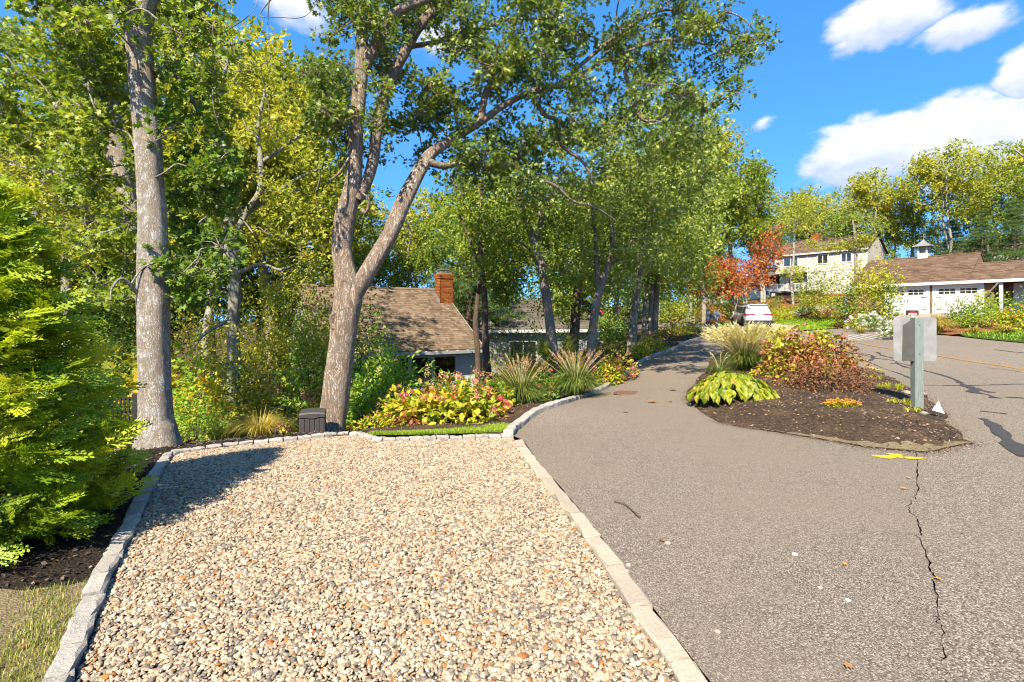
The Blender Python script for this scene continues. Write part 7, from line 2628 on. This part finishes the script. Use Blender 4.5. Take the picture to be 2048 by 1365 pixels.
bush(at(800, 8.5), 'hydrangea with brown fading heads left of the mophead', .40, .35, .62, 380, .10, 'leaf_hyd', 315, T_BIG, (('petal_tan', 9, .075, 1.2), ('petal_pink', 4, .06, .9)), name='hydrangea')
bush(at(752, 7.8), 'low yellowing shrub at the lawn edge by the oak', .40, .28, .24, 420, .06, 'leaf_hyd', 316, T_LEAF, (('petal_pink', 5, .05, .8),), cat='shrub', name='low_shrub', stems=5)
bush(at(985, 8.7), 'red-tipped hydrangea next to the first fountain grass', .36, .35, .55, 420, .10, 'leaf_hyd', 317, T_BIG, (('petal_red', 9, .07, .9), ('petal_pink', 6, .07, .9)), name='hydrangea', mat2='leaf_green', f2=.5)
ornamental_grass(at(1042, 9.5), 'fountain grass clump nearest the mophead hydrangea', .80, .66, 1700, 50, 'grass_green', 'plume_dark', .009, 321, .98, .16, 'fountain_grass', 'fountain grasses')
ornamental_grass(at(1152, 10.6), 'fountain grass clump spilling over the kerb', .86, .76, 1900, 64, 'grass_green', 'plume_dark', .010, 322, .98, .16, 'fountain_grass', 'fountain grasses')
bush(at(1035, 12.3), 'lime-green layered shrub left of the dwarf pine', .80, .6, 1.25, 1500, .075, 'leaf_lime', 323, T_LEAF, layers=4, z0=.35)
bush(at(1095, 10.4), 'dark hydrangea with a few red heads behind the fountain grasses', .35, .3, .7, 360, .10, 'leaf_green', 324, T_LEAF, (('petal_red', 5, .06, .8),), name='hydrangea')


def dwarf_pine():
    r = np.random.default_rng(9)
    loc = at(1112, 12.2)
    e = empty('dwarf_pine', loc, 'small bright yellow-green pine at the foot of the pale drive tree', 'evergreen')
    b = np.array(loc)
    g, t = Geo(), Geo()
    pos, dr = [], []
    for i in range(46):
        a = r.uniform(0, 6.28)
        z = r.uniform(.35, 1.35)
        L_ = .72 * (1.25 - z * .65)
        tip = b + [math.cos(a) * L_, math.sin(a) * L_, z + .1]
        tube(t, catmull([b + [0, 0, z * .6], (b + [0, 0, z * .6] + tip) / 2, tip], 2), np.linspace(.012, .006, 5), 4, cap=False)
        for s in np.linspace(.55, 1, 9):
            pos.append(b + [0, 0, z * .6] + (tip - b - [0, 0, z * .6]) * s + r.normal(size=3) * .03)
            dr.append(np.array([math.cos(a), math.sin(a), .7]) + r.normal(size=3) * .3)
    scatter(g, T_NEEDLE, np.array(pos), np.array(dr), r.normal(size=(len(pos), 3)), r.uniform(.13, .2, len(pos)), r.uniform(0, 1, len(pos)))
    g.obj('needles', MATS['leaf_pine_bright'], e)
    t.obj('branches', MATS['twig'], e)


dwarf_pine()
for q, (px, Y, rx, h, lab) in enumerate(((1232, 13.6, .62, .78, 'golden hydrangea beside the kerb past the fountain grass'), (1212, 12.6, .4, .6, 'pinkish hydrangea tucked behind the second fountain grass'), (1304, 19.2, .62, .70, 'golden hydrangea at the foot of the mottled trunk'),
                                         (1282, 17.6, .45, .5, 'low golden hydrangea left of the mottled trunk group'), (1342, 24.0, .75, .75, 'pink-tinged hydrangea below the path lamp'), (1366, 25.0, .5, .5, 'low yellow shrub beside the green-grey post'),
                                         (1388, 26.6, .5, .5, 'small amber shrub left of the mailbox post'), (1418, 26.2, .5, .72, 'dark bronze shrub at the mailbox foot'), (1441, 25.4, .26, .35, 'tiny yellow plant at the diamond sign foot'))):
    bush(at(px, Y), lab, rx, rx * .8, h, 620 if q != 7 else 500, .10, 'leaf_hyd' if q != 7 else 'leaf_brown', 330 + q, T_LEAF, (('petal_pink', 12, .07, .8),) if q in (0, 1, 2, 4) else (), name='hydrangea' if q in (0, 1, 2, 3, 4) else 'low_shrub', mat2='leaf_hyd_fall' if q in (0, 1, 6) else None, f2=.3)
for q, (px, Y, rx, h, lab) in enumerate(((1225, 21, 1.0, 1.5, 'dark shrub in the shade behind the forked tree'), (1150, 18.5, 1.0, 1.7, 'dark green shrub under the white stair'), (1060, 17, 1.2, 3.3, 'dark leafy shrub behind the lime shrub'), (1015, 20, 1.5, 3.9, 'dark foliage mass under the grey house window'),
                                         (1120, 23, 1.3, 2.6, 'green thicket behind the pale drive tree'), (1350, 34, 1.6, 2.4, 'green bush overhanging the side street'), (1215, 29, 1.2, 1.6, 'leafy bush behind the slim trunks'), (1390, 40, 2.2, 3.4, 'broad green bush at the road bend'),
                                         (1330, 44, 2.2, 3.6, 'shadowed bush beside the dark car'), (1445, 46, 2.6, 2.2, 'rounded green bush below the orange maple'), (1420, 44, 1.4, 1.6, 'rust-tinged bush at the maple foot'), (1475, 49, 2.6, 2.6, 'yellow-green bush behind the white car'), (1270, 38, 2.4, 3.4, 'deep green bush beyond the slim trunks'))):
    bush(at(px, Y), lab, rx, rx * .8, h, 1300, .10 if Y < 25 else .17, ('leaf_green', 'leaf_green', 'leaf_green', 'leaf_green', 'leaf_green', 'leaf_maple', 'leaf_green', 'leaf_maple', 'leaf_green', 'leaf_green', 'leaf_rust', 'leaf_yellowgreen', 'leaf_green')[q], 350 + q, T_LEAF4, stems=6, mat2='leaf_yellowgreen' if q in (4, 5, 7, 9) else None, f2=.3)

for q, (px, Y, rx, h, lab) in enumerate(((1105, 46, 4.2, 6.0, 'wide wall of green undergrowth far behind the pale drive tree'), (1175, 52, 4.2, 6.2, 'dim green thicket beyond the red car'), (1250, 56, 4.6, 6.4, 'green thicket closing the side street'),
                                         (1335, 60, 5.0, 6.5, 'dense thicket behind the dark parked car'), (1420, 64, 5.0, 6.0, 'thicket filling behind the orange maple trunk'), (1000, 40, 4.0, 6.0, 'leafy thicket behind the grey house'), (930, 38, 3.5, 6.0, 'leafy thicket right behind the chimney'))):
    bush(at(px, Y), lab, rx, rx * .6, h, 2200, .32, 'leaf_maple' if q % 2 else 'leaf_green', 380 + q, T_LEAF4, stems=6, mat2='leaf_yellowgreen', f2=.25, name='thicket')

# ------------------------------------------------------------------ island bed
def isl(px, Y):
    return at(px, Y, .10)


ornamental_grass(isl(1490, 12.2), 'large maiden grass with pale feathery plumes in the island bed', .86, 1.0, 1900, 330, 'grass_green', 'plume', .010, 401, 1.02, .30, 'maiden_grass', None, .7, .85)
ornamental_grass(isl(1440, 11.4), 'thin leaning grass tuft at the drive edge of the island bed', .48, .5, 300, 8, 'grass_green', 'plume', .008, 402, 1.05, .12, 'grass_tuft')
bush(isl(1588, 11.0), 'large hydrangea in bronze and yellow autumn leaf on the island', .82, .64, 1.02, 2000, .095, 'leaf_hyd_fall', 403, T_BIG, (('petal_pink', 26, .075, .7),), name='hydrangea', mat2='leaf_hyd', f2=.45, z0=.05)
bush(isl(1648, 12.4), 'second bronze hydrangea behind the big island hydrangea', .74, .55, .98, 1200, .10, 'leaf_hyd_fall', 404, T_BIG, (('petal_pink', 12, .07, .7),), name='hydrangea', mat2='leaf_hyd', f2=.3)
bush(isl(1640, 9.55), 'withered brown shrub with bare twigs in front of the island hydrangea', 1.02, .66, .74, 3000, .055, 'leaf_brown', 405, T_LEAF, stems=60, up=.3, lump=.22, z0=.04, mat2='leaf_rust', f2=.15)


def hosta():
    r = np.random.default_rng(77)
    loc = isl(1465, 8.75)
    e = empty('hosta', loc, 'broad chartreuse hosta mound at the corner of the island bed', 'plant')
    b = np.array(loc)
    g, s = Geo(), Geo()
    n = 640
    a = r.uniform(0, 6.28, n)
    t = np.sqrt(r.uniform(.02, 1, n))
    rx, ry, h = .74, .46, .46
    zz = h * (1 - t ** 2.2 * .82) * r.uniform(.86, 1.06, n)
    P = b + np.column_stack([np.cos(a) * rx * t, np.sin(a) * ry * t, zz])
    d = np.column_stack([np.cos(a), np.sin(a), -.35 - .95 * t]) + r.normal(size=(n, 3)) * .32
    u = np.column_stack([np.cos(a) * .45 * t, np.sin(a) * .6 * t, np.ones(n)]) + r.normal(size=(n, 3)) * .32
    tv, tf = T_BIG
    wide = (tv * [.95, 1, 1.6], tf)
    scatter(g, wide, P - unit(d) * .06, d, u, r.uniform(.10, .175, n), r.uniform(0, 1, n))
    g.obj('leaves', MATS['leaf_hosta'], e)
    for i in range(0, n, 7):
        tube(s, [b + [0, 0, .02], P[i]], [.006, .004], 4, cap=False)
    s.obj('stalks', MATS['flower_stem'], e)
    return e


hosta()


def sedum():
    r = np.random.default_rng(78)
    p = Gp(1684, 836)
    loc = on(p[0], p[1], .11)
    e = empty('sedum', loc, 'low orange-flowered sedum on the bare mulch of the island', 'plant')
    b = np.array(loc)
    g, f, s = Geo(), Geo(), Geo()
    n = 70
    a, t = r.uniform(0, 6.28, n), np.sqrt(r.uniform(0, 1, n))
    top = b + np.column_stack([np.cos(a) * t * .29, np.sin(a) * t * .17, .17 * (1 - .35 * t ** 2) * r.uniform(.8, 1.1, n)])
    for i in range(n):
        tube(s, [b + (top[i] - b) * [.7, .7, 0], top[i]], [.003, .003], 3, cap=False)
        flower_head(f, top[i], .026, 16, r, .45, .5)
        k = 9
        q = b + (top[i] - b) * np.array([.85, .85, 1]) * np.column_stack([np.ones(k), np.ones(k), r.uniform(.2, .9, k)])
        dd = r.normal(size=(k, 3)) * [1, 1, .3]
        scatter(g, T_LEAF4, q, dd, np.array([0, 0, 1.0]) + r.normal(size=(k, 3)) * .3, .045, r.uniform(0, 1, k))
    g.obj('foliage', MATS['leaf_lime'], e)
    f.obj('flower_heads', MATS['petal_orange'], e)
    s.obj('stems', MATS['flower_stem'], e)


sedum()
for px, py, nb, h, sp, lab, sd in ((1776, 790, 150, .17, .30, 'chartreuse daylily tuft on the mulch behind the sign post', 411), (1745, 768, 90, .15, .22, 'farther daylily tuft at the road side of the brown shrub', 412), (1800, 822, 110, .13, .30, 'daylily tuft trailing to the foot of the sign post', 413), (1822, 836, 40, .09, .2, 'sparse daylily blades beside the sign post', 414)):
    p = Gp(px, py)
    r = np.random.default_rng(sd)
    loc = on(p[0], p[1], .10)
    e = empty('daylily', loc, lab, 'plant')
    g = Geo()
    for k in range(6):
        grass_blades(g, np.array(loc) + [(k - 2.5) * sp * .3, r.uniform(-.06, .06), 0], nb // 6, h, .11, .011, r, .6, rb=.05)
    g.obj('blades', MATS['leaf_lime'], e)

# ------------------------------------------------------------------ across the road
bush(at(1735, 31.5), 'broad dogwood with tiered yellow-green leaves before the garage', 2.0, 1.6, 4.1, 4200, .17, 'leaf_euonymus', 501, T_LEAF4, layers=11, mat2='leaf_green', f2=.35, z0=.14, name='dogwood')
bush(at(1765, 34), 'airy viburnum top showing over the dogwood', 1.5, 1.2, 4.6, 900, .14, 'leaf_euonymus', 502, T_LEAF4, stems=16, hollow=.3, mat2='leaf_rust', f2=.3, z0=.35)
bush(at(1640, 40), 'loose green-leaved tall shrub in front of the clapboard house', 1.75, 1.4, 4.6, 2000, .17, 'leaf_maple', 503, T_LEAF4, stems=22, hollow=.3, mat2='leaf_euonymus', f2=.4, z0=.25)
bush(at(1655, 39), 'lower golden shrub beneath the loose tall shrub', 1.2, 1.0, 2.3, 1000, .15, 'leaf_euonymus', 504, T_LEAF4, stems=10, mat2='leaf_yellowgreen', f2=.4)
bush(at(1612, 43), 'small bright green shrub beside the boulders', .9, .8, 1.6, 800, .15, 'leaf_bright', 505, T_LEAF4)
for q, (px, Y, rx, h, mt, lab) in enumerate(((1549, 44, .95, 2.2, 'leaf_bright', 'rounded evergreen shrub behind the white car roof'), (1551, 42, .55, 1.0, 'leaf_lime', 'yellow shrub at the car side'), (1573, 42.5, .7, .95, 'leaf_lime', 'yellow shrub above the boulders'), (1585, 47, .9, 1.1, 'leaf_maple', 'dark low shrub on the bark slope'),
                                             (1530, 50, 1.4, 1.7, 'leaf_euonymus', 'golden bush left of the evergreen shrub'), (1500, 47, 1.3, 1.5, 'leaf_green', 'green bush behind the white car'), (1605, 56, 1.3, 2.0, 'leaf_bright', 'green bush under the deck'))):
    bush(at(px, Y), lab, rx, rx * .8, h, 900, .13, mt, 510 + q, T_LEAF4, stems=5)
bush(at(1742, 27.8), 'white-flowered hydrangea mound in front of the dogwood', 1.05, .8, .95, 900, .11, 'leaf_green', 521, T_LEAF4, (('petal_white', 80, .085, .8),), name='hydrangea')
bush(at(1797, 24.0), 'white-flowered hydrangea mound at the road edge left of the sign plate', .75, .6, .75, 800, .10, 'leaf_green', 522, T_LEAF, (('petal_white', 60, .07, .8),), name='hydrangea')
bush(at(1822, 26.0), 'cream-dotted hydrangea behind the small yard sign', .85, .6, .8, 800, .10, 'leaf_bright', 523, T_LEAF, (('petal_white', 30, .07, .8),), name='hydrangea')
ornamental_grass(at(1876, 24.3), 'golden rounded maiden grass in front of the garage doors', 1.15, .95, 1300, 26, 'grass_gold', 'plume_dark', .016, 524, 1.25, .2, 'maiden_grass')
ornamental_grass(at(1722, 27.0), 'short amber grass at the mulch edge by the white post', .5, .5, 300, 0, 'grass_gold', seed=525, width=.015)
bush(at(1972, 25.6), 'large rhododendron with glossy leaves right of the golden grass', 1.45, 1.1, 1.75, 2200, .13, 'leaf_bright', 526, T_LEAF4, mat2='leaf_hyd', f2=.25, name='rhododendron')
bush(at(1925, 26.6), 'dark green shrub between golden grass and rhododendron', .9, .8, 1.5, 1200, .12, 'leaf_green', 527, T_LEAF4)
bush(at(2040, 24.0), 'yellow-leaved hydrangea with faded pink heads at the right edge', .95, .8, 1.2, 1100, .13, 'leaf_hyd', 528, T_BIG, (('petal_pink', 14, .09, .8),), name='hydrangea')
bush(at(2070, 27.0), 'dark shrub beside the porch at the right edge', 1.3, 1.0, 1.9, 1300, .13, 'leaf_green', 529, T_LEAF4)
ornamental_grass(at(2010, 22.9), 'yellow strap-leaved tuft in front of the pink-headed hydrangea', .55, .7, 260, 0, 'grass_gold', seed=530, width=.025)
ornamental_grass(at(1948, 23.6), 'small yellow tuft at the mulch edge before the rhododendron', .45, .5, 200, 0, 'grass_gold', seed=531, width=.022)
bush(at(1690, 32.0), 'bronze low shrub at the dogwood foot', .8, .6, .8, 600, .12, 'leaf_brown', 532, T_LEAF4)
bush(at(1712, 30.0), 'amber groundcover shrub by the white post', .7, .5, .55, 500, .11, 'leaf_hyd', 533, T_LEAF4)


# ------------------------------------------------------------------ grass on the lawns
def turf(name, poly, n, h, w, mat, label, seed, patchy=None, zoff=.04, lean=.5):
    r = np.random.default_rng(seed)
    poly = np.asarray(poly)
    lo, hi = poly.min(0), poly.max(0)
    x, y = r.uniform(lo[0], hi[0], n * 3), r.uniform(lo[1], hi[1], n * 3)
    k = in_poly(x, y, poly)
    if patchy:
        k &= (np.sin(x * 3.1 + 1) + np.sin(y * 4.3) + np.sin((x + y) * 7.7) * .8 + r.normal(0, .5, len(x))) > patchy
    x, y = x[k][:n], y[k][:n]
    m = len(x)
    if m == 0:
        return
    z = gz(x, y) + zoff
    a = r.uniform(0, 6.28, m)
    H = h * r.uniform(.5, 1.2, m)
    b = np.column_stack([x, y, z])
    sd = np.column_stack([np.cos(a), np.sin(a), np.zeros(m)]) * w / 2
    ln = np.column_stack([-np.sin(a), np.cos(a), np.zeros(m)]) * (H * lean * r.uniform(.2, 1.2, m))[:, None]
    mid = b + ln * .35 + np.column_stack([np.zeros(m), np.zeros(m), H * .6])
    tip = b + ln + np.column_stack([np.zeros(m), np.zeros(m), H])
    V = np.stack([b - sd, b + sd, mid + sd * .7, mid - sd * .7, tip], 1).reshape(-1, 3)
    f3 = np.array([[3, 2, 4]])[None] + (np.arange(m) * 5)[:, None, None]
    f4 = np.array([[0, 1, 2, 3]])[None] + (np.arange(m) * 5)[:, None, None]
    rn = r.uniform(0, 1, m)
    g = Geo()
    g.add(V, f4.reshape(-1, 4), rn)
    g.n -= len(V)
    g.v.pop()
    g.add(V, f3.reshape(-1, 3), rn)
    tag(g.obj(name, MATS[mat]), label, 'grass', kind='stuff')


turf('grass', LAWN, 14000, .045, .006, 'grass_lawn', 'narrow mown lawn strip beyond the gravel', 601, None, .028)
turf('grass', np.vstack([_lo - [.11, 0], _mid[:22], [[-4.0, 1.0], [-2.0, .3]]]), 34000, .036, .0042, 'grass_dry', 'thin patchy grass on the worn left corner', 602, -.5, .0)
turf('grass', FARLAWN, 18000, .09, .03, 'grass_far_lawn', 'bright mown lawn across the road', 603)
turf('grass', LAWN3, 9000, .09, .04, 'grass_far_lawn', 'small mown lawn below the boulders', 604, None, .05)
turf('grass', LAWN4, 2500, .09, .04, 'grass_far_lawn', 'lawn verge left of the white car', 605, None, .05)


# bark chips lying on the beds
def chips(poly, n, label, mat, seed, dz, mound=None):
    r = np.random.default_rng(seed)
    poly = np.asarray(poly)
    lo, hi = poly.min(0), poly.max(0)
    x, y = r.uniform(lo[0], hi[0], n * 3), r.uniform(lo[1], hi[1], n * 3)
    k = in_poly(x, y, poly)
    x, y = x[k][:n], y[k][:n]
    d = edge_dist(x, y, poly)
    s = np.clip(d / mound[1], 0, 1) if mound else np.zeros(len(x))
    z = gz(x, y) + dz + (mound[0] * s * s * (3 - 2 * s) if mound else 0)
    m = len(x)
    g = Geo()
    dr = r.normal(size=(m, 3)) * [1, 1, .25]
    scatter(g, T_LEAF4, np.column_stack([x, y, z]), dr, np.array([0, 0, 1.0]) + r.normal(size=(m, 3)) * .5, r.uniform(.015, .05, m), r.uniform(0, 1, m))
    tag(g.obj('bark_chips', MATS[mat]), label, 'mulch', kind='stuff')


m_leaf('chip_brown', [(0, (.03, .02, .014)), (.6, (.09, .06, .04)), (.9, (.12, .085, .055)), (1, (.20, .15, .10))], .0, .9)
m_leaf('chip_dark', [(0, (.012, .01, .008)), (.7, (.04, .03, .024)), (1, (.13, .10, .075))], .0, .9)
chips(ISLAND[ISLAND[:, 1] < 14], 9000, 'brown bark chips on the island bed', 'chip_brown', 701, .018, (.17, .9))

def spill(line, n, label, seed, w=.07):
    r = np.random.default_rng(seed)
    k = r.integers(0, len(line), n)
    x, y = line[k, 0] + r.normal(0, w, n), line[k, 1] + r.normal(0, w, n)
    g = Geo()
    scatter(g, T_LEAF4, np.column_stack([x, y, gz(x, y) + .012 + .1 * np.clip(.17 * (edge_dist(x, y, ISLAND) / .9) ** 2 * in_poly(x, y, ISLAND), 0, 1)]), r.normal(size=(n, 3)) * [1, 1, .2], np.array([0, 0, 1.0]) + r.normal(size=(n, 3)) * .3, r.uniform(.008, .03, n), r.uniform(0, 1, n))
    tag(g.obj('bark_chips', MATS['chip_brown']), label, 'mulch', kind='stuff')


spill(smooth_line(ISL_F, .02), 2600, 'bark crumbs spilled on the asphalt along the front of the island', 711)
spill(smooth_line(ISL_R[ISL_R[:, 1] < 12], .03), 1200, 'bark crumbs spilled along the road side of the island', 712)
spill(smooth_line(ISL_L[ISL_L[:, 1] < 12], .03), 900, 'bark crumbs spilled along the drive side of the island', 713)
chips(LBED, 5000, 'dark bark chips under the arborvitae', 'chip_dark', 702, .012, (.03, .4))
chips(BED, 7000, 'brown bark chips on the long bed beside the drive', 'chip_brown', 703, .026, (.05, .5))
